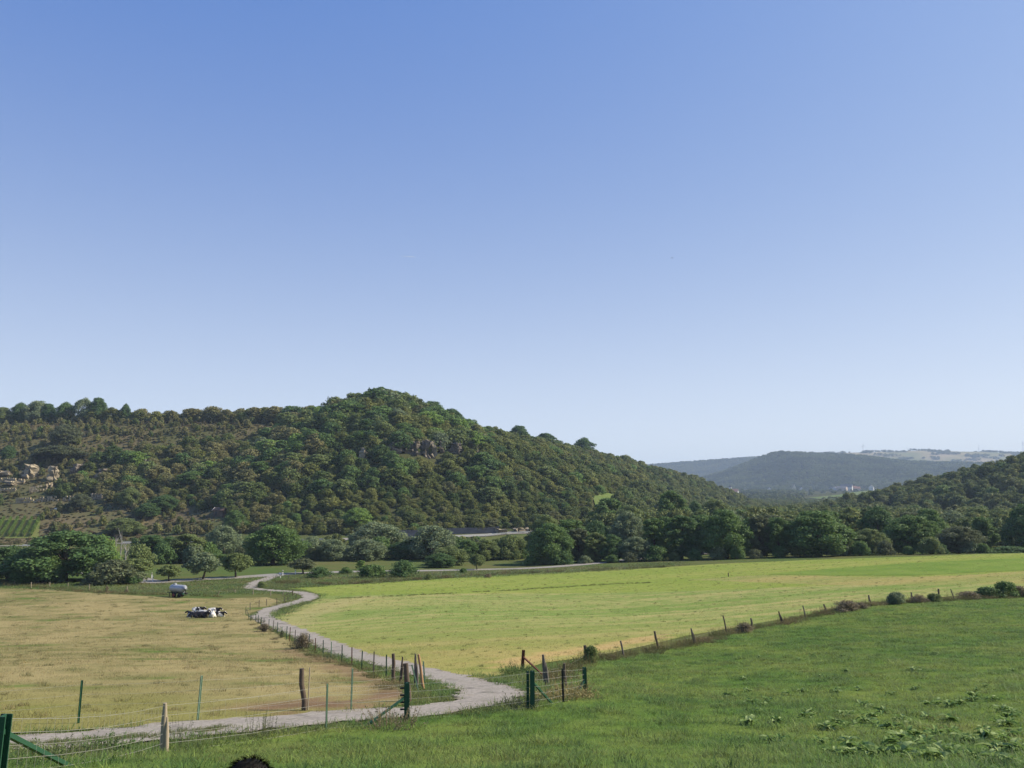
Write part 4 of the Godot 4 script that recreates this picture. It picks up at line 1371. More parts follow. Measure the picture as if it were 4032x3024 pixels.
	for j in range(int(-1340 / step), int(-230 / step)):
		for i in range(int(-30 / step), int(760 / step)):
			var x := (i + rng.randf()) * step
			var z := (j + rng.randf()) * step
			var p := Vector2(x, z)
			if x > 0.70 * -z + 15.0 or not inside(p, near_wood) or inside(p, village_field) or inside(p, brown_field) or inside(p, clear_a) or rng.randf() < 0.12:
				continue
			if near_line(p, road_line) < 6.0:
				continue
			var y := ch(x, z)
			var h := rng.randf_range(7.0, 11.5) + wob(x, z, 50.0, 61.0) * 3.0
			if z < -420.0 and y < -9.0:
				h *= 0.85
				if wob(x, z, 60.0, 63.0) > 0.3:
					continue
			if not shows(x, y + h, z):
				continue
			var w := h * rng.randf_range(0.75, 1.05)
			put_copy(bufs[rng.randi() % 6], Basis(Vector3.UP, rng.randf() * TAU) * Basis.from_scale(Vector3(w / 8.0, h / 9.0, w / 8.0)), Vector3(x, y - 0.2, z), mixed(leaf_tint(x, z), Color(0.12, 0.15, 0.058) * LEAF_GAIN, 0.45))
	var wood2 := group_of("valley_wood", "layered woods filling the valley floor and the side hill beyond the field", "wood")
	for i in 6:
		copies("crowns", crowns.wood[i], M.forest, bufs[i], wood2)
	# distant hills
	rng.seed = 888
	bufs.clear()
	for i in 3:
		bufs.append(PackedFloat32Array())
	coarse2.resize(DNX * DNZ)
	for j in DNZ:
		for i in DNX:
			coarse2[j * DNX + i] = land_height(i * 25.0, -6200.0 + j * 25.0)
	step = 15.0
	for j in range(int(-5300 / step), int(-1260 / step)):
		for i in range(int(150 / step), int(3700 / step)):
			var x := (i + rng.randf()) * step
			var z := (j + rng.randf()) * step
			var d := -z
			if x > 0.68 * d or x < 0.13 * d or inside(Vector2(x, z), village_field):
				continue
			if d > 3640.0 and d < 4050.0:
				continue
			var y := ch(x, z)
			if d > 4050.0 and x > 0.375 * d and y > 190.0 and wob(x, z * 3.0, 190.0, 70.0) < 0.22:
				continue
			if d < 2800.0:
				var seen := x > 0.352 * d and x < 0.48 * d
				if rng.randf() > (0.07 if seen and d < 2620.0 else 0.24 if d > 1600.0 else 0.4) + wob(x, z, 90.0, 71.0) * (0.2 if seen else 0.7):
					continue
			if house_near(x, z) or not shows(x, y + 12.0, z):
				continue
			var h := rng.randf_range(8.0, 13.0) if d > 2800.0 else rng.randf_range(5.5, 9.5)
			var w := h * rng.randf_range(1.1, 1.7)
			put_copy(bufs[rng.randi() % 3], Basis(Vector3.UP, rng.randf() * TAU) * Basis.from_scale(Vector3(w / 8.0, h / 9.0, w / 8.0)), Vector3(x, y - 1.0, z), mixed(leaf_tint(x, z), mixed(Color(0.05, 0.085, 0.03), Color(0.15, 0.19, 0.065), 0.5 + wob(x, z * 1.6, 190.0, 91.0) * 2.4), 0.8))
	var wood3 := group_of("distant_forest", "hazy blue forest on the hills beyond the village", "forest")
	for i in 3:
		copies("crowns", crowns.far[i], M.forest, bufs[i], wood3)

func group_of(called: String, label: String, category: String) -> Node3D:
	var o := thing(called, label, category, Vector3.ZERO)
	o.set_meta("kind", "stuff")
	return o

var house_spots := PackedVector2Array([Vector2(520.9, -1950), Vector2(815.94, -2400), Vector2(822.87, -2360), Vector2(731.26, -2360), Vector2(592.11, -1750), Vector2(918.95, -2360), Vector2(930.41, -2340), Vector2(971.64, -2480), Vector2(978.25, -2540), Vector2(987.55, -2450), Vector2(1064.68, -2600), Vector2(1076.23, -2590), Vector2(1082.64, -2500), Vector2(171.86, -780)])
func house_near(x: float, z: float) -> bool:
	for p in house_spots:
		if absf(p.x - x - (p.y - z) * 0.3) < 19.0 and z - p.y > -10.0 and z - p.y < 75.0:
			return true
	return false

var rock_spots := PackedVector2Array([Vector2(-210.16, -352.35), Vector2(-207.37, -352.71), Vector2(-204.36, -353.05), Vector2(-201.15, -353.08), Vector2(-198.15, -353.46), Vector2(-195.18, -353.92), Vector2(-192.11, -354.22), Vector2(-189.03, -354.52), Vector2(-185.64, -354.27), Vector2(-180.6, -355.97), Vector2(-178.11, -355.98), Vector2(-175.22, -355.45), Vector2(-211.69, -364.17), Vector2(-209.47, -365.11), Vector2(-207.24, -366.04), Vector2(-205.34, -367.54), Vector2(-225.51, -365.78), Vector2(-221.18, -366.01), Vector2(-233.13, -377.53), Vector2(-228.27, -377.13), Vector2(-222.87, -375.86), Vector2(-221.53, -380.8), Vector2(-215.5, -378.9), Vector2(-209.15, -377.54), Vector2(-235.51, -384.79), Vector2(-224.66, -382.47), Vector2(-200.84, -382.75), Vector2(-186.29, -376.24), Vector2(-168.74, -382.35), Vector2(-246.53, -410.85), Vector2(-223.99, -374), Vector2(-67.13, -372.7), Vector2(-53.9, -380.86), Vector2(-49.42, -384.18), Vector2(-45.5, -385.16), Vector2(-40.67, -388.95), Vector2(-37.31, -388.97), Vector2(-34.87, -399), Vector2(-27.36, -402.35), Vector2(-18.94, -410.37), Vector2(-4, -320.94), Vector2(2.57, -325.8), Vector2(-113.95, -326.01), Vector2(-115, -328.88)])
func rock_near(x: float, z: float) -> bool:
	for p in rock_spots:
		if absf(p.x - x) < 2.6 and z - p.y > -3.0 and z - p.y < 8.0:
			return true
	return false

# ------------------------------------------------------------------ village, turbines
func gable_house(called: String, label: String, p: Vector3, w: float, l: float, h: float, pitch: float, turn: float, wall: Material, roof: Material) -> Node3D:
	p.y = minf(p.y, land_height(p.x, p.z) + 1.5)
	var o := thing(called, label, "house", p, turn, "houses of the far village")
	var s := Shape.new()
	s.box(Transform3D(Basis(), Vector3(0, h * 0.5 - 2.0, 0)), Vector3(w, h + 4.0, l))
	var top := h + w * 0.5 * pitch
	for sg in [-1.0, 1.0]:
		s.tri(Vector3(-w * 0.5, h, sg * l * 0.5), Vector3(w * 0.5, h, sg * l * 0.5), Vector3(0, top, sg * l * 0.5), Vector3(0, 0, sg))
	part("wall", s.mesh(), wall, o)
	var r := Shape.new()
	var ang := atan(pitch)
	var len := w * 0.5 / cos(ang) + 0.5
	for sg in [-1.0, 1.0]:
		r.box(Transform3D(Basis(Vector3.BACK, -sg * ang), Vector3(sg * w * 0.26, (h + top) * 0.5 - 0.02, 0)), Vector3(len, 0.3, l + 0.7))
	var ro := part("roof", r.mesh(), roof, o)
	var c := Shape.new()
	c.box(Transform3D(Basis(), Vector3(w * 0.12, top + 0.2, l * 0.2)), Vector3(0.9, 2.2, 0.9))
	part("chimney", c.mesh(), M.roof_red, ro)
	for k in 3:
		var q := Shape.new()
		q.box(Transform3D(Basis(), Vector3(-w * 0.27 + w * 0.27 * k, h * 0.55, l * 0.5 + 0.04)), Vector3(1.1, 1.5, 0.12))
		part("window", q.mesh(), M.pane, o)
	return o

func build_village() -> void:
	var big := gable_house("farmhouse", "manor-like house with an orange roof and small tower in the valley trees", Vector3(520.9, 4.13, -1950), 14.8, 19.8, 9.9, 0.9, 1.2, M.wall_white, M.roof_red)
	var tw := Shape.new()
	tw.box(Transform3D(Basis(), Vector3(-3.0, 10.0, -8.0)), Vector3(6.0, 21.0, 6.0))
	part("tower", tw.mesh(), M.wall_white, big)
	var cap := Shape.new()
	cap.tube(PackedVector3Array([Vector3(-3, 20.5, -8), Vector3(-3, 26, -8)]), PackedFloat32Array([4.4, 0.1]), 4)
	part("tower_roof", cap.mesh(), M.roof_grey, big)
	gable_house("house", "tall narrow cream gable shining above the valley trees", Vector3(815.94, 26.19, -2400), 9.1, 14.8, 9.9, 2.2, -0.25, M.wall_cream, M.roof_grey)
	gable_house("house", "white gable below the tall cream one", Vector3(822.87, 17.16, -2360), 9.9, 14.8, 7.4, 1.4, -0.3, M.wall_white, M.roof_grey)
	gable_house("house", "tiny white gable alone among the valley trees", Vector3(731.26, 18.59, -2360), 8.2, 13.2, 5.8, 1.3, -0.2, M.wall_white, M.roof_grey)
	gable_house("house", "low white house seen between nearer trees", Vector3(592.11, -7.41, -1750), 9.1, 13.2, 5.6, 1.2, 0.9, M.wall_white, M.roof_grey)
	gable_house("house", "white-gabled house at the lower end of the village row", Vector3(918.95, 18.59, -2360), 13.2, 18.1, 6.6, 0.9, -0.6, M.wall_white, M.roof_grey)
	gable_house("barn", "broad tan barn front above the green field", Vector3(930.41, 17.02, -2340), 18.1, 26.4, 10.7, 0.5, 0.9, M.wall_tan, M.roof_grey)
	gable_house("house", "white house behind the tan barn", Vector3(971.64, 31.58, -2480), 13.2, 14.8, 6.6, 0.7, 1.0, M.wall_white, M.roof_grey)
	gable_house("house", "small pale house highest on the village's near side", Vector3(978.25, 36.2, -2540), 10.7, 14.8, 6.3, 0.8, 0.4, M.wall_white, M.roof_grey)
	gable_house("house", "big grey-roofed house with a white pointed gable", Vector3(987.55, 29.71, -2450), 14.8, 33.0, 9.9, 1.1, 1.0, M.wall_white, M.roof_grey)
	gable_house("house", "house showing a long brick-red roof above the others", Vector3(1064.68, 44.96, -2600), 14.8, 28.0, 8.2, 0.9, 1.45, M.wall_tan, M.roof_red)
	gable_house("house", "lower red-roofed house beside the long red roof", Vector3(1076.23, 40.85, -2590), 13.2, 19.8, 6.6, 0.9, 1.5, M.wall_tan, M.roof_red)
	gable_house("house", "pale half-hidden house at the village's far end", Vector3(1082.64, 29.56, -2500), 13.2, 16.5, 9.9, 1.0, -0.5, M.wall_white, M.roof_grey)
	gable_house("house", "white wall glimpsed at the foot of the long hill", Vector3(171.86, -7.07, -780), 6.0, 9.0, 3.6, 0.8, 1.1, M.wall_white, M.roof_grey)
	var pole := Vector3(519.43, -1.12, -1850)
	var mast := thing("sports_mast", "tall thin mast with a crossbar near the orange-roofed house", "mast", pole)
	var s := Shape.new()
	s.rod(Vector3(0, -6, 0), Vector3(0, 20.5, 0), 0.3, 0.22)
	part("pole", s.mesh(), M.zinc, mast)
	var b := Shape.new()
	b.box(Transform3D(Basis(), Vector3(0.5, 20.2, 0)), Vector3(6.0, 1.1, 0.6))
	part("crossbar", b.mesh(), M.zinc, mast)
	var spots := [Vector3(2150.89, 272.62, -5050), Vector3(2150.89, 316.05, -5050), Vector3(2449.05, 276.5, -5100), Vector3(2449.05, 298.78, -5100), Vector3(2875.17, 270.12, -5080), Vector3(2875.17, 306.98, -5080), Vector3(3130, 267.75, -5050), Vector3(3130, 336.28, -5050)]
	var says := ["wind turbine on the bare plateau, clearest of its row", "faint wind turbine between plateau hedges", "wind turbine over the plateau's far hedge", "wind turbine at the edge of the view over the woods"]
	for i in 4:
		var base: Vector3 = spots[i * 2]
		var hub: Vector3 = spots[i * 2 + 1]
		var t := thing("wind_turbine", says[i], "wind turbine", base, 0.3 * i)
		var h := hub.y - base.y
		var tower := Shape.new()
		tower.rod(Vector3(0, -2, 0), Vector3(0, h, 0), 1.6, 0.9, 8)
		part("tower", tower.mesh(), M.wall_white, t)
		var nac := Shape.new()
		nac.box(Transform3D(Basis(), Vector3(0, h + 0.5, 0.6)), Vector3(1.4, 1.4, 4.0))
		part("nacelle", nac.mesh(), M.wall_white, t)
		for k in 3:
			var bl := Shape.new()
			var a := TAU * k / 3.0 + i
			var dir := Vector3(sin(a), cos(a), 0)
			bl.tube(PackedVector3Array([Vector3(0, h + 0.5, 2.8), Vector3(0, h + 0.5, 2.8) + dir * 5.0, Vector3(0, h + 0.5, 2.8) + dir * 24.0]), PackedFloat32Array([0.4, 0.8, 0.12]), 5)
			part("blade", bl.mesh(), M.wall_white, t)

func build_sky_things() -> void:
	var a := Vector3(-1271.6, 2700.83, -9000)
	var b := Vector3(-1093.85, 2689.02, -9000)
	var m := flat(Color(0.95, 0.95, 0.97), 1.0)
	m.transparency = BaseMaterial3D.TRANSPARENCY_ALPHA
	m.albedo_color.a = 0.4
	var o := thing("contrail_cloud", "short faint white aircraft trail alone in the blue sky", "contrail", b)
	var s := Shape.new()
	var pts := PackedVector3Array()
	var rad := PackedFloat32Array()
	for i in 9:
		var t := i / 8.0
		pts.append((a - b) * (1.0 - t) + Vector3(0, sin(i * 2.1) * 0.8, 0))
		rad.append(0.5 + 4.0 * t * (1.0 - pow(t, 9.0)))
	s.tube(pts, rad, 8)
	part("trail", s.mesh(), m, o)
	var h := Shape.new()
	h.rod(pts[8], pts[8] + (b - a).normalized() * 9.0, 1.5, 1.0)
	part("aircraft", h.mesh(), M.white_plastic, o)
	var p := Vector3(26.05, 38.67, -130)
	var bird := thing("bird", "tiny dark bird flying high above the valley", "bird", p, 0.6)
	var bd := Shape.new()
	blob([[Vector3(-0.09, 0, 0), Vector3(0.08, 0.01, 0), 0.03, 0.035, 0.02], [Vector3(0.09, 0.015, 0), Vector3(0.13, 0.02, 0), 0.026, 0.012, 0.02], [Vector3(-0.1, 0, 0), Vector3(-0.2, 0, 0), 0.018, 0.022, 0.02, Vector3(1, 0.4, 1.2)]], 0.012, func(q: Vector3) -> Color: return Color(0.03, 0.03, 0.03), bd)
	part("body", bd.mesh(), M.hide, bird)
	for sg in [-1.0, 1.0]:
		var w := Shape.new()
		w.col = Color(0.03, 0.03, 0.03)
		w.quad(Vector3(0.05, 0.01, sg * 0.02), Vector3(0.06, 0.07, sg * 0.17), Vector3(-0.03, 0.07, sg * 0.17), Vector3(-0.06, 0.01, sg * 0.02), Vector3.UP)
		w.tri(Vector3(0.06, 0.07, sg * 0.17), Vector3(-0.06, 0.05, sg * 0.34), Vector3(-0.03, 0.07, sg * 0.17), Vector3.UP)
		part("wing", w.mesh(), M.hide, bird)

# ------------------------------------------------------------------ fences
# a post: base on the ground, top, radius, kind
func post(parent: Node3D, base: Vector3, top: Vector3, r: float, kind: String, m: Material, called := "post") -> MeshInstance3D:
	var s := Shape.new()
	var a := base - parent.position
	a.y = gh(base.x, base.z) - parent.position.y - 0.25
	var b := top - parent.position
	var dir := (b - a).normalized()
	if kind == "round":
		var bend := Vector3(rng.randf_range(-1, 1), 0, rng.randf_range(-1, 1)) * r * 0.6
		s.tube(PackedVector3Array([a, a.lerp(b, 0.35) + bend, a.lerp(b, 0.7) - bend * 0.5, b]), PackedFloat32Array([r * 1.05, r, r * 0.97, r * 0.88]), 9)
	elif kind == "split":
		# weathered stake with a broken, slanting top
		s.tube(PackedVector3Array([a, a.lerp(b, 0.4), a.lerp(b, 0.72), b]), PackedFloat32Array([r, r * 0.95, r * 0.82, r * 0.5]), 7)
		s.tube(PackedVector3Array([a + Vector3(r * 0.9, 0, 0), a.lerp(b, 0.55) + Vector3(r * 0.8, 0, 0.02), a.lerp(b, 0.78) + Vector3(r * 0.7, 0, 0)]), PackedFloat32Array([r * 0.8, r * 0.7, r * 0.3]), 6)
	elif kind == "angle":
		# rolled steel: a web between two flanges
		var x := Vector3(1, 0, 0)
		var z := Vector3(0, 0, 1)
		var y := dir
		var t := Basis(x, y, z)
		var l := (b - a).length()
		s.box(Transform3D(t, (a + b) * 0.5), Vector3(r * 0.16, l, r * 1.7))
		s.box(Transform3D(t, (a + b) * 0.5 + z * r * 0.85), Vector3(r * 1.7, l - 0.004, r * 0.16))
		s.box(Transform3D(t, (a + b) * 0.5 - z * r * 0.85), Vector3(r * 1.7, l - 0.004, r * 0.16))
	else:
		# thin tee-section stake
		var t := Basis(Vector3.RIGHT, dir, Vector3.BACK)
		var l := (b - a).length()
		s.box(Transform3D(t, (a + b) * 0.5), Vector3(r * 2.0, l, r * 0.35))
		s.box(Transform3D(t, (a + b) * 0.5 + Vector3(0, 0, r * 0.75)), Vector3(r * 0.4, l - 0.004, r * 1.2))
	return part(called, s.mesh(), m, parent)

func wire(parent: Node3D, tops: Array, levels: Array, r := 0.005, called := "wire") -> void:
	# tops: [base, top] pairs in order; levels: shares of the post's height
	for f in levels:
		var s := Shape.new()
		for i in tops.size() - 1:
			var a: Vector3 = tops[i][0].lerp(tops[i][1], f)
			var b: Vector3 = tops[i + 1][0].lerp(tops[i + 1][1], f)
			var pts := PackedVector3Array()
			var rad := PackedFloat32Array()
			for k in 5:
				var t := k / 4.0
				pts.append(a.lerp(b, t) - parent.position - Vector3(0, 0.06 * sin(PI * t) * a.distance_to(b) / 6.0, 0))
				rad.append(r)
			s.tube(pts, rad, 4, false)
		part(called, s.mesh(), M.wire, parent)

func fence(called: String, label: String, first: Vector3) -> Node3D:
	return thing(called, label, "fence", first)

func build_fences() -> void:
	rng.seed = 99
	# the netting fence that bounds the near meadow, with steel gate posts
	var p0 := [Vector3(-6.42, -3.59, -10.8), Vector3(-6.38, -2.7, -10.8)]
	var p1 := [Vector3(-8.04, -5.86, -19.94), Vector3(-8.05, -4.72, -19.94)]
	var p2 := [Vector3(-5.11, -6.36, -23.72), Vector3(-5.11, -5.1, -23.72)]
	var p3 := [Vector3(-3.09, -6.53, -25.36), Vector3(-3.11, -5.42, -25.36)]
	var p4 := [Vector3(0.64, -6.57, -27.01), Vector3(0.64, -5.42, -27.01)]
	var p5 := [Vector3(1.72, -6.79, -28.71), Vector3(1.69, -5.68, -28.71)]
	var p6 := [Vector3(2.7, -7.19, -31.46), Vector3(2.66, -6.19, -31.46)]
	var f := fence("netting_fence", "wire netting fence on green steel posts bounding the near meadow", p3[0])
	for q in [p0, p3, p4, p6]:
		post(f, q[0], q[1], 0.085, "angle", M.green_paint, "steel_post")
	var second: Vector3 = p4[0] + Vector3(-0.14, 0, -0.12)
	post(f, second, p4[1] + Vector3(-0.14, -0.03, -0.12), 0.05, "angle", M.green_paint, "steel_post")
	post(f, p1[0], p1[1], 0.085, "split", M.pale_wood, "wooden_stake")
	post(f, p2[0], p2[1], 0.026, "tee", M.pale_green, "stake")
	post(f, p5[0], p5[1], 0.035, "tee", M.dark_steel, "stake")
	var braces := [[p0[1].lerp(p0[0], 0.22), Vector3(-7.13, -4.37, -14.29)], [p3[1].lerp(p3[0], 0.34), Vector3(-4.3, -6.43, -24.33)], [p4[1].lerp(p4[0], 0.28), Vector3(1.39, -6.78, -28.68)], [p6[1].lerp(p6[0], 0.42), Vector3(2.26, -7.08, -30.73)], [p6[1].lerp(p6[0], 0.42), Vector3(2.38, -7.44, -33.15)]]
	for i in braces.size():
		var s := Shape.new()
		s.beam(braces[i][0] - f.position, braces[i][1] - f.position - Vector3(0, 0.08, 0), 0.06, 0.06)
		part("brace", s.mesh(), M.green_paint, f)
	# hooks for the insulators on the gate post
	for k in 5:
		var s := Shape.new()
		var at: Vector3 = p3[0].lerp(p3[1], 0.14 + k * 0.18) - f.position
		s.rod(at, at + Vector3(-0.2, 0.0, 0.02), 0.022, 0.03)
		part("insulator", s.mesh(), M.black_plastic, f)
	var pole: Vector3 = p3[1]
	var run := [p0, p1, p2, p3, p4, p5, p6]
	wire(f, run, [0.06, 0.22, 0.4, 0.58, 0.76, 0.95], 0.003)
	var net := Shape.new()
	for i in run.size() - 1:
		var n := int(run[i][0].distance_to(run[i + 1][0]) / 0.32)
		for k in range(1, n):
			var t := float(k) / n
			var a: Vector3 = run[i][0].lerp(run[i + 1][0], t) - f.position
			var b: Vector3 = run[i][1].lerp(run[i + 1][1], t) - f.position
			net.rod(a, b - Vector3(0, 0.07, 0), 0.0018, 0.0018, 3)
	var netting := part("wire_netting", net.mesh(), M.wire, f)
	netting.set_meta("kind", "stuff")

	# pasture fence across the track, wooden and steel stakes
	var q0 := [Vector3(-15.06, -5.79, -21.03), Vector3(-15.14, -4.72, -21.03)]
	var q1 := [Vector3(-12.04, -6.23, -23.92), Vector3(-12.01, -5.05, -23.92)]
	var q2 := [Vector3(-9.12, -6.4, -24.96), Vector3(-9.05, -5.14, -24.96)]
	var q3 := [Vector3(-6.74, -6.85, -27.84), Vector3(-6.85, -5.51, -27.84)]
	var q4 := [Vector3(-6.64, -6.87, -27.98), Vector3(-6.62, -5.5, -27.98)]
	var q5 := [Vector3(-5.25, -6.88, -28.03), Vector3(-5.23, -5.55, -28.03)]
	var q6 := [Vector3(-3.61, -7.09, -30.2), Vector3(-3.76, -5.8, -30.2)]
	f = fence("stake_fence", "wire fence of mixed stakes between the dry pasture and the track's near stretch", q1[0])
	post(f, q0[0], q0[1], 0.03, "tee", M.green_paint, "stake")
	post(f, q1[0], q1[1], 0.032, "tee", M.green_paint, "stake")
	post(f, q2[0], q2[1], 0.034, "tee", M.pale_green, "stake")
	var big := post(f, q3[0], q3[1], 0.085, "round", M.wood, "wooden_post")
	big.set_meta("label", "stout dark wooden post")
	post(f, q4[0], q4[1], 0.02, "round", M.pale_wood, "stick")
	post(f, q5[0], q5[1], 0.028, "tee", M.pale_green, "stake")
	post(f, q6[0], q6[1], 0.1, "round", M.wood, "wooden_post")
	wire(f, [q0, q1, q2, q3, q5, q6], [0.22, 0.45, 0.68, 0.9], 0.0022)
	# the bundle of posts where that fence turns along the track
	var c1 := [Vector3(-5.43, -8.39, -39.47), Vector3(-5.5, -7.15, -39.47)]
	var c2 := [Vector3(-5.03, -8.23, -38.39), Vector3(-4.92, -7.09, -38.39)]
	var c3 := [Vector3(-4.05, -7.89, -36.12), Vector3(-4.09, -6.56, -36.12)]
	var c4 := [Vector3(-3.51, -7.65, -34.48), Vector3(-3.78, -6.27, -34.48)]
	var c5 := [Vector3(-3.47, -7.41, -32.73), Vector3(-3.84, -6.34, -32.73)]
	var c6 := [Vector3(-3.85, -8.18, -38.04), Vector3(-3.95, -7.22, -38.04)]
	f = fence("corner_posts", "cluster of weathered and leaning posts at the pasture's corner beside the track bend", c1[0])
	post(f, c1[0], c1[1], 0.085, "round", M.wood, "wooden_post")
	post(f, c2[0], c2[1], 0.06, "split", M.wood, "wooden_post")
	post(f, c3[0], c3[1], 0.075, "split", M.grey_wood, "wooden_post")
	var fresh := post(f, c4[0], c4[1], 0.06, "round", M.fresh_wood, "leaning_pole")
	fresh.set_meta("label", "orange-brown debarked leaning pole")
	post(f, c5[0], c5[1], 0.03, "tee", M.pale_green, "stake")
	post(f, c6[0], c6[1], 0.03, "tee", M.pale_green, "stake")

	# stakes all along the winding track
	var line := [
		[Vector3(-6.17, -8.76, -41.98), Vector3(-6.18, -7.65, -41.98)], [Vector3(-7.07, -8.94, -43.6), Vector3(-7.05, -7.79, -43.6)], [Vector3(-8.07, -9.16, -45.8), Vector3(-8.04, -8.14, -45.8)], [Vector3(-9.15, -9.5, -48.8), Vector3(-9.17, -8.48, -48.8)], [Vector3(-10.16, -9.76, -50.98), Vector3(-10.17, -8.74, -50.98)], [Vector3(-11.9, -10.48, -56.13), Vector3(-11.91, -9.41, -56.13)],
		[Vector3(-13.28, -11.02, -59.96), Vector3(-13.3, -9.93, -59.96)], [Vector3(-14.52, -11.32, -62.87), Vector3(-14.52, -10.27, -62.87)], [Vector3(-15.68, -11.56, -65.67), Vector3(-15.64, -10.44, -65.67)], [Vector3(-17.77, -11.85, -69.51), Vector3(-17.71, -10.71, -69.51)], [Vector3(-18.8, -12.02, -71.81), Vector3(-18.75, -10.85, -71.81)], [Vector3(-19.48, -12.12, -73.33), Vector3(-19.42, -11, -73.33)],
		[Vector3(-20.58, -12.31, -76.03), Vector3(-20.59, -11.45, -76.03)], [Vector3(-21.61, -12.45, -78.16), Vector3(-21.58, -11.36, -78.16)], [Vector3(-22.57, -12.58, -80.15), Vector3(-22.52, -11.48, -80.15)], [Vector3(-23.92, -12.79, -83.47), Vector3(-23.91, -11.82, -83.47)], [Vector3(-24.92, -12.9, -85.34), Vector3(-24.96, -12.01, -85.34)], [Vector3(-25.62, -12.97, -86.66), Vector3(-25.63, -12.09, -86.66)], [Vector3(-26.34, -13.03, -87.92), Vector3(-26.3, -12.06, -87.92)], [Vector3(-27.39, -13.11, -90.56), Vector3(-27.37, -12.32, -90.56)],
		[Vector3(-28.03, -13.12, -90.98), Vector3(-28.04, -12.43, -90.98)], [Vector3(-28.66, -13.16, -92.37), Vector3(-28.72, -12.46, -92.37)], [Vector3(-30.46, -13.48, -97.43), Vector3(-30.49, -12.74, -97.43)], [Vector3(-32.55, -14.16, -103.41), Vector3(-32.5, -13.16, -103.41)]]
	f = fence("track_fence", "long wire fence of thin green and rusty stakes following the winding track", line[0][0])
	for i in line.size():
		var m: Material = M.green_paint
		if i in [3, 7, 10]:
			m = M.rust
		elif i in [5, 12]:
			m = M.pale_green
		elif i in [1, 9, 14, 16]:
			m = M.grey_wood
		post(f, line[i][0], line[i][1], 0.03, "tee", m, "stake")
	wire(f, line, [0.35, 0.62, 0.9], 0.0022)

	# stakes round the inside of the far bend and across the back of the pasture
	line = [
		[Vector3(-32.55, -14.16, -103.41), Vector3(-32.5, -13.16, -103.41)], [Vector3(-33.43, -14.26, -108.1), Vector3(-33.48, -13.25, -108.1)], [Vector3(-33.15, -14.24, -110.89), Vector3(-33.16, -13.27, -110.89)], [Vector3(-32.57, -14.23, -112.31), Vector3(-32.61, -13.31, -112.31)], [Vector3(-31.53, -14.2, -113.42), Vector3(-31.57, -13.31, -113.42)], [Vector3(-31.2, -14.24, -115.92), Vector3(-31.23, -13.46, -115.92)], [Vector3(-31.13, -14.28, -117.34), Vector3(-31.15, -13.63, -117.34)], [Vector3(-31.26, -14.45, -122.22), Vector3(-31.21, -13.73, -122.22)], [Vector3(-32.88, -14.61, -126.72), Vector3(-32.91, -13.79, -126.72)]]
	f = fence("bend_fence", "stake fence round the inside of the track's far bend, with a braced corner post", line[4][0])
	for i in range(1, line.size()):
		post(f, line[i][0], line[i][1], 0.075 if i == 8 else 0.04, "round" if i == 8 else "tee", M.wood if i in [4, 7, 8] else M.grey_wood, "stake")
	wire(f, line, [0.4, 0.85], 0.0025)
	var s := Shape.new()
	s.beam(line[8][1] - f.position - Vector3(0, 0.15, 0), Vector3(-34.24, -14.58, -126.12) - f.position, 0.08, 0.08)
	part("brace", s.mesh(), M.wood, f)
	line = [
		[Vector3(-32.88, -14.61, -126.72), Vector3(-32.91, -13.79, -126.72)], [Vector3(-34.59, -14.6, -126.97), Vector3(-34.27, -13.89, -126.97)], [Vector3(-36.35, -14.58, -127.1), Vector3(-36.34, -13.83, -127.1)], [Vector3(-39.32, -14.55, -128.18), Vector3(-39.31, -13.87, -128.18)], [Vector3(-42.56, -14.53, -129.67), Vector3(-42.58, -13.96, -129.67)], [Vector3(-43.82, -14.36, -125.5), Vector3(-43.51, -13.73, -125.5)], [Vector3(-59.96, -14.51, -131.54), Vector3(-60.02, -13.66, -131.54)], [Vector3(-63.31, -14.54, -131.82), Vector3(-63.36, -13.69, -131.82)], [Vector3(-66.75, -14.59, -132.99), Vector3(-66.63, -13.49, -132.99)], [Vector3(-73.94, -14.75, -140.49), Vector3(-73.99, -14.09, -140.49)], [Vector3(-77.73, -14.76, -141.73), Vector3(-77.7, -14.05, -141.73)], [Vector3(-78.88, -14.69, -138.34), Vector3(-78.92, -13.71, -138.34)], [Vector3(-86.33, -14.82, -146.05), Vector3(-86.2, -14.26, -146.05)], [Vector3(-91.9, -14.88, -148.35), Vector3(-91.87, -14.18, -148.35)]]
	f = fence("back_fence", "fence of pale weathered posts along the far side of the pasture", line[3][0])
	for i in range(1, line.size()):
		post(f, line[i][0], line[i][1], 0.06, "round", M.pale_wood, "post")
	wire(f, line, [0.45, 0.85], 0.003)
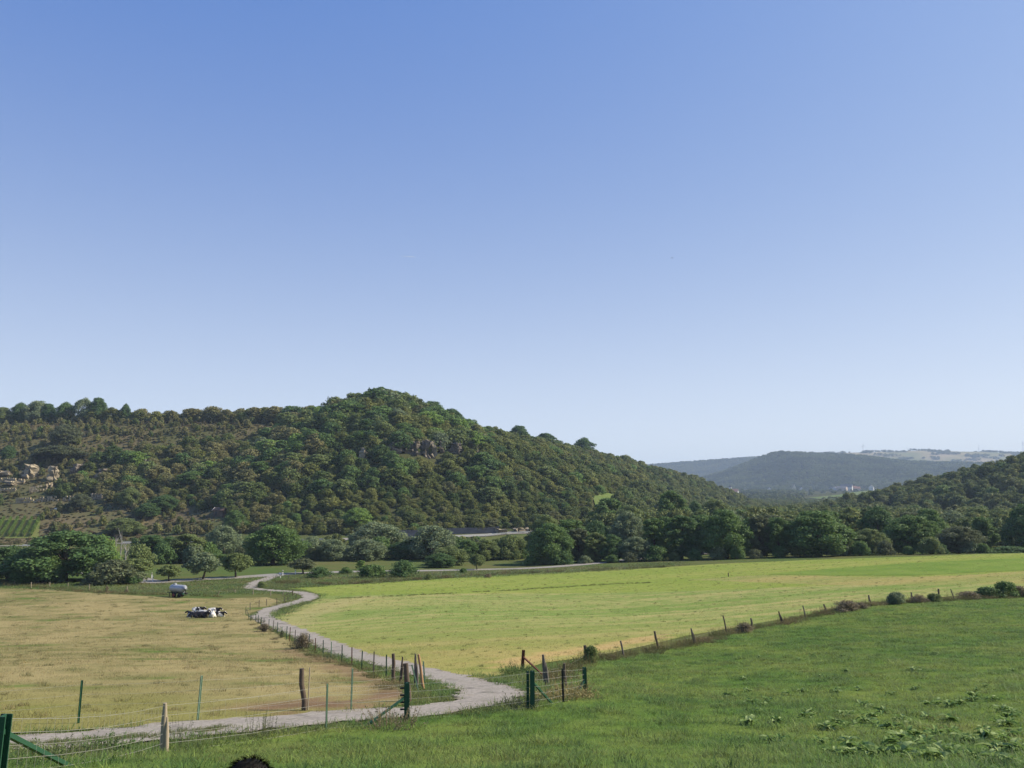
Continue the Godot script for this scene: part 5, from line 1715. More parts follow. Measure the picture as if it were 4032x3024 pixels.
	# posts on the rough strip between field and road
	line = [
		[Vector3(-45.25, -15.19, -159.97), Vector3(-45.26, -14.82, -159.97)], [Vector3(-44.69, -15.18, -159.36), Vector3(-44.71, -14.57, -159.36)], [Vector3(-42.19, -15.17, -159.19), Vector3(-42.22, -14.56, -159.19)], [Vector3(-36.78, -15.15, -160.47), Vector3(-36.8, -14.58, -160.47)], [Vector3(-34.59, -15.12, -160.21), Vector3(-34.61, -14.6, -160.21)], [Vector3(-31.39, -15.11, -161.1), Vector3(-31.4, -14.59, -161.1)], [Vector3(-27.81, -15.11, -162.04), Vector3(-27.82, -14.58, -162.04)], [Vector3(-25.97, -15.09, -161.83), Vector3(-25.98, -14.46, -161.83)], [Vector3(-24.25, -15.09, -162.39), Vector3(-24.26, -14.37, -162.39)], [Vector3(-20.73, -15.11, -163.63), Vector3(-20.74, -14.58, -163.63)], [Vector3(-19.18, -15.12, -164.33), Vector3(-19.19, -14.54, -164.33)], [Vector3(-15.54, -15.1, -164.09), Vector3(-15.55, -14.47, -164.09)], [Vector3(-13.94, -15.15, -165.64), Vector3(-13.95, -14.46, -165.64)], [Vector3(-10.86, -15.07, -163.71), Vector3(-10.87, -14.54, -163.71)], [Vector3(-7.81, -14.99, -161.8), Vector3(-7.81, -14.13, -161.8)], [Vector3(-4.36, -15.15, -167.87), Vector3(-4.36, -14.66, -167.87)], [Vector3(-1.2, -15.29, -172.79), Vector3(-1.2, -14.78, -172.79)], [Vector3(2.19, -15.22, -172.54), Vector3(2.19, -14.71, -172.54)], [Vector3(5.66, -15.11, -171.92), Vector3(5.66, -14.66, -171.92)], [Vector3(7.28, -15.04, -171.09), Vector3(7.28, -14.48, -171.09)], [Vector3(10.65, -14.97, -172.06), Vector3(10.65, -14.52, -172.06)], [Vector3(12.37, -14.95, -172.92), Vector3(12.38, -14.54, -172.92)], [Vector3(15.73, -14.85, -173.64), Vector3(15.73, -14.44, -173.64)], [Vector3(19.06, -14.76, -174.39), Vector3(19.07, -14.35, -174.39)], [Vector3(22.26, -14.63, -173.48), Vector3(22.27, -14.12, -173.48)], [Vector3(26.15, -14.57, -175.23), Vector3(26.16, -14.11, -175.23)], [Vector3(31.94, -14.42, -175.91), Vector3(31.95, -13.96, -175.91)]]
	f = fence("field_edge_fence", "line of small pale posts between the mown field and the valley road", line[8][0])
	for i in line.size():
		post(f, line[i][0], line[i][1], 0.065, "round", M.grey_wood if i % 3 else M.pale_wood, "post")
	wire(f, line, [0.8], 0.003)

	# crooked old posts between the near meadow and the field
	line = [
		[Vector3(0.54, -9.35, -46.63), Vector3(0.63, -8.26, -46.63)], [Vector3(1.5, -8.02, -37.11), Vector3(1.35, -6.76, -37.11)], [Vector3(4.61, -10.04, -52.57), Vector3(4.5, -9.02, -52.57)], [Vector3(7.59, -10.62, -57.31), Vector3(7.31, -9.54, -57.31)], [Vector3(10.71, -10.98, -61.98), Vector3(10.4, -9.64, -61.98)], [Vector3(14.14, -11.2, -65.54), Vector3(13.82, -9.98, -65.54)], [Vector3(18.61, -11.63, -73.28), Vector3(18.25, -10.09, -73.28)], [Vector3(21.92, -11.79, -77.14), Vector3(21.73, -10.85, -77.14)], [Vector3(25.84, -11.91, -80.97), Vector3(25.5, -10.75, -80.97)], [Vector3(29.54, -12.01, -85.01), Vector3(29.22, -10.72, -85.01)], [Vector3(33.31, -12.09, -89.23), Vector3(32.88, -11.12, -89.23)], [Vector3(41.15, -12.16, -96.92), Vector3(40.92, -11.06, -96.92)], [Vector3(44, -12.13, -98.26), Vector3(44.01, -11.1, -98.26)], [Vector3(46.53, -12.05, -98.28), Vector3(46.48, -10.9, -98.28)], [Vector3(50.09, -11.98, -99.17), Vector3(50.13, -10.59, -99.17)], [Vector3(52.37, -11.95, -99.86), Vector3(51.92, -10.72, -99.86)], [Vector3(56.56, -11.91, -101.49), Vector3(56.57, -10.95, -101.49)], [Vector3(60.55, -11.82, -102.03), Vector3(60.63, -10.89, -102.03)]]
	f = fence("old_fence", "crooked line of weathered wooden posts between the green meadow and the mown field", line[4][0])
	for i in range(1, line.size()):
		var kind := "split" if i in [1, 5, 8] else "round"
		post(f, line[i][0], line[i][1], 0.10 if i == 1 else 0.065 + 0.02 * (i % 3), kind, M.grey_wood if i % 2 else M.wood, "wooden_post")
	wire(f, line.slice(1), [0.45, 0.82], 0.0022)
	var rusty := post(f, line[0][0], line[0][1], 0.1, "angle", M.rust, "steel_post")
	rusty.set_meta("label", "rusty steel corner post")
	s = Shape.new()
	s.beam(line[0][1].lerp(line[0][0], 0.32) - f.position, Vector3(1.61, -9.01, -43.77) - f.position, 0.07, 0.07)
	part("brace", s.mesh(), M.rust, f)
	var extra := [[Vector3(2.18, -7.66, -34.62), Vector3(2.12, -6.65, -34.62)], [Vector3(2.38, -8.24, -38.45), Vector3(2.35, -7.47, -38.45)]]
	post(f, extra[0][0], extra[0][1], 0.06, "round", M.wood, "wooden_post")
	var lone := thing("marker_stake", "single dark marker stake standing out in the mown field", "stake", Vector3(Vector3(38.4, -13.89, -149.44)))
	post(lone, Vector3(38.4, -13.89, -149.44), Vector3(38.43, -13.22, -149.44), 0.09, "round", M.wood, "shaft")
	var band := Shape.new()
	band.rod(Vector3(0, 0.5, 0), Vector3(0, 0.6, 0), 0.1, 0.1)
	part("band", band.mesh(), M.grey_wood, lone)

# ------------------------------------------------------------------ shrubs and weeds
func weed_mesh(sd: int, stems: int, h: float, spread: float, leaf: float) -> ArrayMesh:
	rng.seed = sd
	var s := Shape.new()
	for i in stems:
		var a := rng.randf() * TAU
		var b := Vector3(cos(a), 0, sin(a)) * spread * sqrt(rng.randf())
		var t := b * rng.randf_range(1.0, 1.7) + Vector3(0, h * rng.randf_range(0.3, 1.0), 0) + Vector3(rng.randf_range(-0.15, 0.15), 0, rng.randf_range(-0.15, 0.15)) * h
		var tone := rng.randf_range(0.7, 1.2)
		s.col = Color(tone * 1.1, tone, tone * 0.9)
		s.tube(PackedVector3Array([b, b.lerp(t, 0.6) + Vector3(0, h * 0.06, 0), t]), PackedFloat32Array([0.006, 0.005, 0.002]), 3, false)
		for k in 13:
			var f := rng.randf_range(0.2, 1.0)
			tone = rng.randf_range(0.7, 1.25)
			s.col = Color(tone, tone, tone)
			leaf_quad(s, b.lerp(t, f) + ball() * leaf * 0.9, (ball() + Vector3.UP * 0.6).normalized(), leaf * rng.randf_range(0.5, 1.2))
	return s.mesh()

func build_shrubs() -> void:
	var g := "shrubs in the old fence line"
	tree("fence_shrub", "small ivy-grown bush wrapped round the third old fence post", "bush", "ragged", "olive", 4.79, -51.99, 1.03, 1.11)
	tree("fence_shrub", "dry brown shrub between two leaning posts of the old fence", "bush", "twig", "brown", 20.27, -73.79, 2.12, 0.94)
	tree("fence_shrub", "rounded brown-green shrub, widest one in the middle of the old fence", "bush", "twig", "brown", 35.79, -90.47, 3.71, 1.22)
	tree("fence_shrub", "smaller brown shrub touching the widest one", "bush", "twig", "brown", 38.11, -92.57, 2, 0.81)
	tree("fence_shrub", "upright grey-green round shrub beside a short fence post", "bush", "ragged", "willow", 43.8, -96.35, 2.23, 1.41)
	tree("fence_shrub", "low brownish shrub under the post after the grey-green one", "bush", "twig", "brown", 46.84, -97.34, 2.52, 0.97)
	tree("fence_shrub", "small dark shrub at the foot of the tall straight fence post", "bush", "ragged", "olive", 48.95, -98.04, 1.94, 1.03)
	tree("fence_shrub", "long low brown shrub before the big green pair", "bush", "twig", "brown", 54.46, -100.67, 3.7, 0.94)
	tree("fence_shrub", "dark green shrub, lower half of the big pair at the fence's far end", "bush", "ragged", "dark", 57.19, -101.25, 3.44, 1.31)
	tree("fence_shrub", "tall green shrub, higher half of the big pair at the fence's far end", "bush", "ragged", "green", 59.16, -101.33, 3, 1.96)
	tree("fence_shrub", "brown-grey shrub beyond the tall green one at the edge of the view", "bush", "twig", "brown", 61, -101.46, 3.19, 1.37)
	tree("track_shrub", "purplish bare twiggy shrub between stakes of the track fence", "bush", "twig", "brown", -16.14, -65.69, 1.5, 1.29)
	tree("track_shrub", "brown twiggy shrub at the fence where the track bends away", "bush", "twig", "brown", -23.56, -80.74, 1.39, 0.84)
	tree("track_shrub", "small thorny shrub between the two brown ones on the track fence", "bush", "twig", "dusk", -20.27, -74.9, 0.51, 0.74)
	tree("track_shrub", "sedge-like dark bush at the inner side of the track junction", "bush", "ragged", "olive", -41.93, -141.23, 1.83, 1.04)
	tree("pasture_shrub", "small brown thistle bush by a back fence post", "bush", "twig", "brown", -58.68, -128.42, 0.87, 0.68)
	tree("pasture_shrub", "grey-brown upright bush by the pasture's back fence", "bush", "twig", "brown", -62.81, -130.8, 0.73, 1.08)
	# low weeds
	var kinds := [weed_mesh(801, 55, 0.5, 0.55, 0.035), weed_mesh(802, 80, 0.34, 0.55, 0.04), weed_mesh(803, 16, 0.85, 0.3, 0.03)]
	var spots := [
		[Vector3(-3.31, -6.35, -23.89), 0, "leaf_brown", 1.25, "tall dry brown weed clump at the foot of the steel gate post"],
		[Vector3(-3.57, -6.43, -24.43), 2, "leaf_straw", 0.8, "wispy straw-coloured weeds beside the gate post brace"],
		[Vector3(-9.05, -5.16, -17.12), 0, "leaf_dusk", 0.85, "tangled dark weeds under the corner post's long brace"],
		[Vector3(-9.23, -5.56, -18.69), 0, "leaf_dusk", 0.85, "tall seeding weeds beyond the end of the long brace"],
		[Vector3(-8.32, -4.57, -15), 1, "leaf_olive", 0.9, "low dark weeds close to the steel corner post"],
		[Vector3(-9.13, -5.77, -19.63), 1, "leaf_green", 1.1, "green weeds between the long brace and the wooden stake"],
		[Vector3(1.86, -6.98, -30.09), 0, "leaf_straw", 1.4, "pale dry grass clump inside the fenced corner, by the thin stake"],
		[Vector3(2.27, -7.13, -31.13), 0, "leaf_straw", 1.2, "second pale dry grass clump by the braced corner post"],
		[Vector3(1.53, -6.92, -29.69), 1, "leaf_straw", 1.3, "low dry grass under the dark brace of the gate"],
		[Vector3(2.63, -7.02, -30.26), 1, "leaf_straw", 0.8, "tuft of pale seed heads at the corner post's foot"],
		[Vector3(-0.67, -6.55, -26.41), 0, "leaf_olive", 0.7, "dark sedge tuft on the track's outer verge"],
		[Vector3(-1.05, -6.54, -26.16), 1, "leaf_olive", 0.8, "low dark weeds at the verge beside the sedge tuft"],
		[Vector3(0.2, -6.68, -27.86), 1, "leaf_dusk", 1.0, "dark weeds where the verge meets the gate post"],
		[Vector3(-6.54, -6.17, -22.13), 2, "leaf_dusk", 0.9, "thin dock stalk standing against the track"],
		[Vector3(-6.43, -6.23, -22.65), 2, "leaf_dusk", 0.8, "second thin stalk standing against the track"],
		[Vector3(-8.06, -6.01, -20.88), 2, "leaf_dusk", 0.9, "thin dark stalks just past the wooden stake"],
		[Vector3(0.46, -9.28, -46.02), 0, "leaf_dusk", 1.2, "dark weeds round the rusty steel post"],
		[Vector3(0.05, -9.14, -44.92), 1, "leaf_green", 1.3, "green weeds on the bank by the rusty steel post"],
		[Vector3(-16.37, -11.56, -65.69), 1, "leaf_brown", 1.0, "dead weeds under the purplish shrub"],
		[Vector3(-11.41, -10.22, -54.32), 1, "leaf_dusk", 1.0, "small weed clump at the pale track stake"]]
	for i in spots.size():
		var q: Array = spots[i]
		var w: Vector3 = q[0]
		var o := part("weed_clump", kinds[q[1]], M[q[2]], self)
		o.position = Vector3(w.x, gh(w.x, w.z), w.z)
		o.rotation.y = i * 1.3
		o.scale = Vector3.ONE * q[3]
		tag(o, q[4], "weeds", "weed clumps by the fences")
	# undergrowth in the fence lines
	rng.seed = 606
	var lines := [
		[PackedVector2Array([Vector2(1.88, -38.61), Vector2(4.6, -52.4), Vector2(7.59, -57.31), Vector2(10.71, -61.98), Vector2(14.14, -65.54), Vector2(18.56, -73.06), Vector2(21.85, -76.92), Vector2(25.76, -80.73), Vector2(33.21, -88.97), Vector2(40.87, -96.27), Vector2(49.99, -98.81), Vector2(62.3, -101.38)]), 1.9, 0.85],
		[PackedVector2Array([Vector2(32.25, -87.9), Vector2(40.6, -95.64), Vector2(49.65, -98.14), Vector2(62.59, -100.87)]), 2.6, 1.05],
		[PackedVector2Array([Vector2(-4.27, -33.88), Vector2(-6.08, -40.49), Vector2(-8.48, -46.3), Vector2(-11.91, -55.1), Vector2(-16.47, -66.48), Vector2(-20.27, -74.9), Vector2(-24.61, -84.31), Vector2(-28.86, -93.42)]), 1.0, 0.5],
		[PackedVector2Array([Vector2(-42.59, -151.01), Vector2(-31.64, -146.66), Vector2(-23.17, -149.02), Vector2(-10.46, -160.57), Vector2(1.73, -168.87), Vector2(20.14, -173.7), Vector2(32.08, -175.84)]), 1.3, 1.2],
		[PackedVector2Array([Vector2(-42.58, -122.52), Vector2(-56.83, -126.31), Vector2(-66.18, -132.03), Vector2(-75.86, -137.99), Vector2(-90.81, -145.2)]), 1.2, 0.9]]
	var bufs := [PackedFloat32Array(), PackedFloat32Array(), PackedFloat32Array()]
	for l in lines:
		var sp := spline(l[0], 0.6)
		for p in sp:
			for k in 2:
				if rng.randf() < l[1] * (0.34 + 0.55 * noise.get_noise_2d(p.x * 0.35, p.y * 0.35)):
					var q := p + Vector2(rng.randf_range(-0.8, 0.8), rng.randf_range(-0.7, 0.7))
					var c := mixed(Color(0.25, 0.20, 0.105), Color(0.13, 0.17, 0.055), rng.randf())
					put_copy(bufs[rng.randi() % 3], Basis(Vector3.UP, rng.randf() * TAU) * Basis.from_scale(Vector3.ONE * l[2] * rng.randf_range(0.6, 1.5)), on(q), c * rng.randf_range(0.8, 1.2))
	var und := group_of("undergrowth", "dry weeds and grasses grown up along the fence lines", "weeds")
	for i in 3:
		copies("weeds", kinds[i], M.forest, bufs[i], und)

# ------------------------------------------------------------------ things by the roads
func build_road_furniture() -> void:
	var spots := [Vector3(-64.99, -15.06, -152.4), Vector3(-68.57, -15.18, -160.26), Vector3(-53.48, -15.26, -163.14), Vector3(-45.6, -15.31, -167.37), Vector3(-43.77, -15.35, -170.07)]
	var says := ["white roadside marker post nearest the thorn bush, near side of the road", "white roadside marker post across the road from the first", "white roadside marker post beside the dark-trunked tree", "white roadside marker post just past the give-way sign", "farthest white roadside marker post at the track junction"]
	for i in 5:
		var w: Vector3 = spots[i]
		var o := thing("marker_post", says[i], "marker post", Vector3(w.x, gh(w.x, w.z), w.z), 0.2, "marker posts along the valley road")
		var s := Shape.new()
		s.tube(PackedVector3Array([Vector3(0, -0.2, 0), Vector3(0, 0.72, 0)]), PackedFloat32Array([0.085, 0.08]), 6)
		part("shaft", s.mesh(), M.white_plastic, o)
		var b := Shape.new()
		b.tube(PackedVector3Array([Vector3(0, 0.722, 0), Vector3(0, 0.92, 0)]), PackedFloat32Array([0.081, 0.08]), 6)
		part("black_band", b.mesh(), M.black_plastic, o)
		var c := Shape.new()
		c.tube(PackedVector3Array([Vector3(0, 0.922, 0), Vector3(0, 1.02, 0), Vector3(0, 1.06, 0)]), PackedFloat32Array([0.08, 0.08, 0.03]), 6)
		part("cap", c.mesh(), M.white_plastic, o)
		var l := Shape.new()
		l.box(Transform3D(Basis(), Vector3(0, 0.82, 0.084)), Vector3(0.045, 0.14, 0.012))
		part("reflector", l.mesh(), M.wall_cream, o)
	var w := Vector3(-44.14, -15.2, -160.49)
	var sign := thing("give_way_sign", "white triangular give-way sign on a pole where the track meets the road", "road sign", Vector3(w.x, gh(w.x, w.z), w.z), -0.15)
	var s := Shape.new()
	s.rod(Vector3(0, -0.2, 0), Vector3(0, 1.0, 0), 0.05, 0.05)
	part("pole", s.mesh(), M.white_plastic, sign)
	var t := Shape.new()
	for k in 2:
		var z := 0.06 if k == 0 else 0.03
		t.tri(Vector3(-0.42, 1.12, z), Vector3(0.42, 1.12, z), Vector3(0, 0.42, z), Vector3(0, 0, 1 - 2 * k))
	t.quad(Vector3(-0.42, 1.12, 0.06), Vector3(0.42, 1.12, 0.06), Vector3(0.42, 1.12, 0.03), Vector3(-0.42, 1.12, 0.03), Vector3.UP)
	t.quad(Vector3(-0.42, 1.12, 0.06), Vector3(-0.42, 1.12, 0.03), Vector3(0, 0.42, 0.03), Vector3(0, 0.42, 0.06), Vector3(-0.8, -0.6, 0))
	t.quad(Vector3(0.42, 1.12, 0.06), Vector3(0.42, 1.12, 0.03), Vector3(0, 0.42, 0.03), Vector3(0, 0.42, 0.06), Vector3(0.8, -0.6, 0))
	part("panel", t.mesh(), M.white_plastic, sign)
	var rim := Shape.new()
	for e in [[Vector3(-0.40, 1.09, 0.068), Vector3(0.40, 1.09, 0.068)], [Vector3(0.38, 1.08, 0.068), Vector3(0, 0.46, 0.068)], [Vector3(-0.38, 1.08, 0.068), Vector3(0, 0.46, 0.068)]]:
		rim.rod(e[0], e[1], 0.028, 0.028, 4)
	part("border", rim.mesh(), M.roof_red, sign)
	# crash barriers on the hill road
	var runs := [
		[PackedVector2Array([Vector2(-130.62, -280.46), Vector2(-127.91, -281.98), Vector2(-125.01, -283.52)]), "short piece of steel crash barrier showing behind the white birches"],
		[PackedVector2Array([Vector2(-114, -283.52), Vector2(-101.36, -286.64), Vector2(-88.3, -286.57)]), "steel crash barrier on the hill road behind the feathery tree"],
		[PackedVector2Array([Vector2(-74.99, -288.78), Vector2(-71.63, -289.36), Vector2(-58.99, -291.92)]), "steel crash barrier on the hill road between lime tree and willows"],
		[PackedVector2Array([Vector2(-41, -296.26), Vector2(-24.34, -301.49), Vector2(-5.43, -319.09), Vector2(9.37, -328.29)]), "long bright crash barrier under the retaining wall"],
		[PackedVector2Array([Vector2(21.93, -337.29), Vector2(32.41, -350.74), Vector2(42.35, -362.82), Vector2(47.44, -368.05)]), "crash barrier piece showing above the brook row near the sycamore"],
		[PackedVector2Array([Vector2(-153.92, -263.42), Vector2(-151.74, -264.76)]), "bright sliver of barrier seen over the walnut"]]
	for q in runs:
		var l := spline(q[0], 3.0)
		var o := thing("crash_barrier", q[1], "crash barrier", on(l[0]), 0.0, "crash barriers on the hill road")
		var b := Shape.new()
		for i in l.size() - 1:
			for y in [0.62, 0.86]:
				b.beam(on(l[i], y) - o.position, on(l[i + 1], y) - o.position, 0.06, 0.2)
		part("rail", b.mesh(), M.zinc, o)
		for i in l.size():
			var p := Shape.new()
			p.box(Transform3D(Basis(), on(l[i], 0.35) - o.position + Vector3(0, 0, -0.1)), Vector3(0.12, 1.1, 0.12))
			part("post", p.mesh(), M.zinc, o)

# ------------------------------------------------------------------ water tank trailer
func build_trailer() -> void:
	var w := Vector3(-48.02, -14.13, -121.39)
	var o := thing("tank_trailer", "galvanised water tank on a two-wheeled trailer in the dry pasture", "trailer", Vector3(w.x, gh(w.x, w.z), w.z), -0.5)
	var s := Shape.new()
	var pts := PackedVector3Array()
	var rad := PackedFloat32Array()
	var half := 1.28
	for q in [[-half - 0.16, 0.02], [-half - 0.14, 0.2], [-half - 0.08, 0.38], [-half, 0.5], [-half + 0.06, 0.53], [-half * 0.35, 0.53], [-half * 0.35 + 0.02, 0.545], [-half * 0.35 + 0.06, 0.53], [half * 0.35, 0.53], [half * 0.35 + 0.02, 0.545], [half * 0.35 + 0.06, 0.53], [half - 0.06, 0.53], [half, 0.5], [half + 0.08, 0.38], [half + 0.14, 0.2], [half + 0.16, 0.02]]:
		pts.append(Vector3(q[0], 1.22, 0))
		rad.append(q[1])
	s.tube(pts, rad, 28)
	var tank := part("tank", s.mesh(), M.zinc, o)
	var lid := Shape.new()
	lid.tube(PackedVector3Array([Vector3(-0.72, 1.7, 0), Vector3(-0.72, 1.86, 0), Vector3(-0.72, 1.92, 0)]), PackedFloat32Array([0.24, 0.24, 0.16]), 14)
	part("filler_lid", lid.mesh(), M.zinc, tank)
	var fr := Shape.new()
	for z in [-0.36, 0.36]:
		fr.box(Transform3D(Basis(), Vector3(0.1, 0.62, z)), Vector3(2.5, 0.1, 0.08))
	for x in [-0.9, 0.0, 0.9]:
		fr.box(Transform3D(Basis(), Vector3(x, 0.66, 0)), Vector3(0.08, 0.16, 0.95))
	part("chassis", fr.mesh(), M.dark_steel, o)
	var bar := Shape.new()
	bar.beam(Vector3(-1.1, 0.62, 0.3), Vector3(-2.05, 0.58, 0), 0.08, 0.1)
	bar.beam(Vector3(-1.1, 0.62, -0.3), Vector3(-2.05, 0.58, 0), 0.08, 0.1)
	bar.beam(Vector3(-1.95, 0.58, 0), Vector3(-2.3, 0.58, 0), 0.08, 0.1)
	part("drawbar", bar.mesh(), M.dark_steel, o)
	var leg := Shape.new()
	leg.rod(Vector3(-1.75, 0.62, 0), Vector3(-1.75, -0.02, 0), 0.05, 0.06)
	part("prop_stand", leg.mesh(), M.dark_steel, o)
	for z in [-0.72, 0.72]:
		var ax := Shape.new()
		ax.tube(PackedVector3Array([Vector3(0.05, 0.36, z - 0.1), Vector3(0.05, 0.36, z - 0.08), Vector3(0.05, 0.36, z + 0.08), Vector3(0.05, 0.36, z + 0.1)]), PackedFloat32Array([0.31, 0.37, 0.37, 0.31]), 22)
		var tyre := part("tyre", ax.mesh(), M.rubber, o)
		var rim := Shape.new()
		rim.tube(PackedVector3Array([Vector3(0.05, 0.36, z - 0.115), Vector3(0.05, 0.36, z + 0.115)]), PackedFloat32Array([0.24, 0.24]), 18)
		rim.tube(PackedVector3Array([Vector3(0.05, 0.36, z - 0.15), Vector3(0.05, 0.36, z + 0.15)]), PackedFloat32Array([0.07, 0.07]), 10)
		part("rim", rim.mesh(), M.red_paint, tyre)
		var fl := Shape.new()
		for k in 6:
			var a0 := PI * (0.1 + 0.8 * k / 6.0)
			var a1 := PI * (0.1 + 0.8 * (k + 1) / 6.0)
			fl.quad(Vector3(0.05 + cos(a0) * 0.44, 0.36 + sin(a0) * 0.44, z - 0.12), Vector3(0.05 + cos(a1) * 0.44, 0.36 + sin(a1) * 0.44, z - 0.12), Vector3(0.05 + cos(a1) * 0.44, 0.36 + sin(a1) * 0.44, z + 0.12), Vector3(0.05 + cos(a0) * 0.44, 0.36 + sin(a0) * 0.44, z + 0.12), Vector3(cos(a0), sin(a0), 0))
		part("mudguard", fl.mesh(), M.dark_steel, o)
	# drinking bowls at the back
	for z in [-0.3, 0.3]:
		var b := Shape.new()
		b.tube(PackedVector3Array([Vector3(1.35, 0.42, z), Vector3(1.35, 0.5, z), Vector3(1.35, 0.66, z)]), PackedFloat32Array([0.08, 0.19, 0.22]), 14)
		part("drinking_bowl", b.mesh(), M.dark_steel if z < 0 else M.green_paint, o)
	var pipe := Shape.new()
	pipe.tube(PackedVector3Array([Vector3(1.3, 0.95, 0), Vector3(1.42, 0.8, 0.1), Vector3(1.35, 0.6, 0.3)]), PackedFloat32Array([0.035, 0.035, 0.03]), 6)
	part("pipe", pipe.mesh(), M.zinc, o)
	var spare := Shape.new()
	spare.tube(PackedVector3Array([Vector3(0.85, 0.3, 0.42), Vector3(0.85, 0.3, 0.6)]), PackedFloat32Array([0.3, 0.3]), 16)
	part("spare_wheel", spare.mesh(), M.rubber, o)

# ------------------------------------------------------------------ bodies: smooth union of tapered limbs, meshed as surface nets
func blob(bones: Array, cell: float, tint: Callable, target: Shape) -> void:
	var lo := Vector3(1e9, 1e9, 1e9)
	var hi := -lo
	for b in bones:
		var r: float = maxf(b[2], b[3]) + 0.12
		lo = lo.min(b[0] - Vector3.ONE * r).min(b[1] - Vector3.ONE * r)
		hi = hi.max(b[0] + Vector3.ONE * r).max(b[1] + Vector3.ONE * r)
	var n := Vector3i(((hi - lo) / cell).ceil()) + Vector3i.ONE
	var f := PackedFloat32Array()
	f.resize(n.x * n.y * n.z)
	f.fill(0.3)
	for b in bones:
		var a: Vector3 = b[0]
		var e: Vector3 = b[1]
		var r0: float = b[2]
		var r1: float = b[3]
		var k: float = b[4] if b.size() > 4 else 0.06
		var squash: Vector3 = b[5] if b.size() > 5 else Vector3.ONE
		var m := maxf(r0, r1) + 0.12
		var i0 := Vector3i(((a.min(e) - Vector3.ONE * m - lo) / cell).floor()).clamp(Vector3i.ZERO, n - Vector3i.ONE)
		var i1 := Vector3i(((a.max(e) + Vector3.ONE * m - lo) / cell).ceil()).clamp(Vector3i.ZERO, n - Vector3i.ONE)
		var ab := (e - a) / squash
		var l2 := maxf(ab.length_squared(), 1e-9)
		for z in range(i0.z, i1.z + 1):
			for y in range(i0.y, i1.y + 1):
				for x in range(i0.x, i1.x + 1):
					var p := (lo + Vector3(x, y, z) * cell - a) / squash
					var t := clampf(p.dot(ab) / l2, 0.0, 1.0)
					var d := (p - ab * t).length() - lerpf(r0, r1, t)
					var o := (z * n.y + y) * n.x + x
					var h := maxf(k - absf(f[o] - d), 0.0) / k
					f[o] = minf(f[o], d) - h * h * k * 0.25
	var verts := {}
	var pos := PackedVector3Array()
	var norm := PackedVector3Array()
	for z in n.z - 1:
		for y in n.y - 1:
			for x in n.x - 1:
				var o := (z * n.y + y) * n.x + x
				var v := [f[o], f[o + 1], f[o + n.x], f[o + n.x + 1], f[o + n.x * n.y], f[o + n.x * n.y + 1], f[o + n.x * n.y + n.x], f[o + n.x * n.y + n.x + 1]]
				var neg := 0
				for q in v:
					if q < 0.0:
						neg += 1
				if neg == 0 or neg == 8:
					continue
				var sum := Vector3.ZERO
				var cnt := 0
				for e in EDGES:
					var d0: float = v[e[0]]
					var d1: float = v[e[1]]
					if (d0 < 0.0) != (d1 < 0.0):
						var t := d0 / (d0 - d1)
						sum += corner(e[0]).lerp(corner(e[1]), t)
						cnt += 1
				verts[o] = pos.size()
				pos.append(lo + (Vector3(x, y, z) + sum / cnt) * cell)
				norm.append(Vector3(v[1] + v[3] + v[5] + v[7] - v[0] - v[2] - v[4] - v[6], v[2] + v[3] + v[6] + v[7] - v[0] - v[1] - v[4] - v[5], v[4] + v[5] + v[6] + v[7] - v[0] - v[1] - v[2] - v[3]).normalized())
	var strides := [1, n.x, n.x * n.y]
	for o in verts:
		var here: float = f[o]
		for ax in 3:
			var next: float = f[o + strides[ax]]
			if (here < 0.0) == (next < 0.0):
				continue
			var b: int = strides[(ax + 1) % 3]
			var c: int = strides[(ax + 2) % 3]
			if not (verts.has(o - b) and verts.has(o - c) and verts.has(o - b - c)):
				continue
			var q := [verts[o], verts[o - b], verts[o - b - c], verts[o - c]]
			if here < 0.0:
				q.reverse()
			for i in [0, 1, 2, 0, 2, 3]:
				target.col = tint.call(pos[q[i]])
				target.put(pos[q[i]], norm[q[i]])

const EDGES := [[0, 1], [2, 3], [4, 5], [6, 7], [0, 2], [1, 3], [4, 6], [5, 7], [0, 4], [1, 5], [2, 6], [3, 7]]
func corner(i: int) -> Vector3:
	return Vector3(i & 1, (i >> 1) & 1, i >> 2)

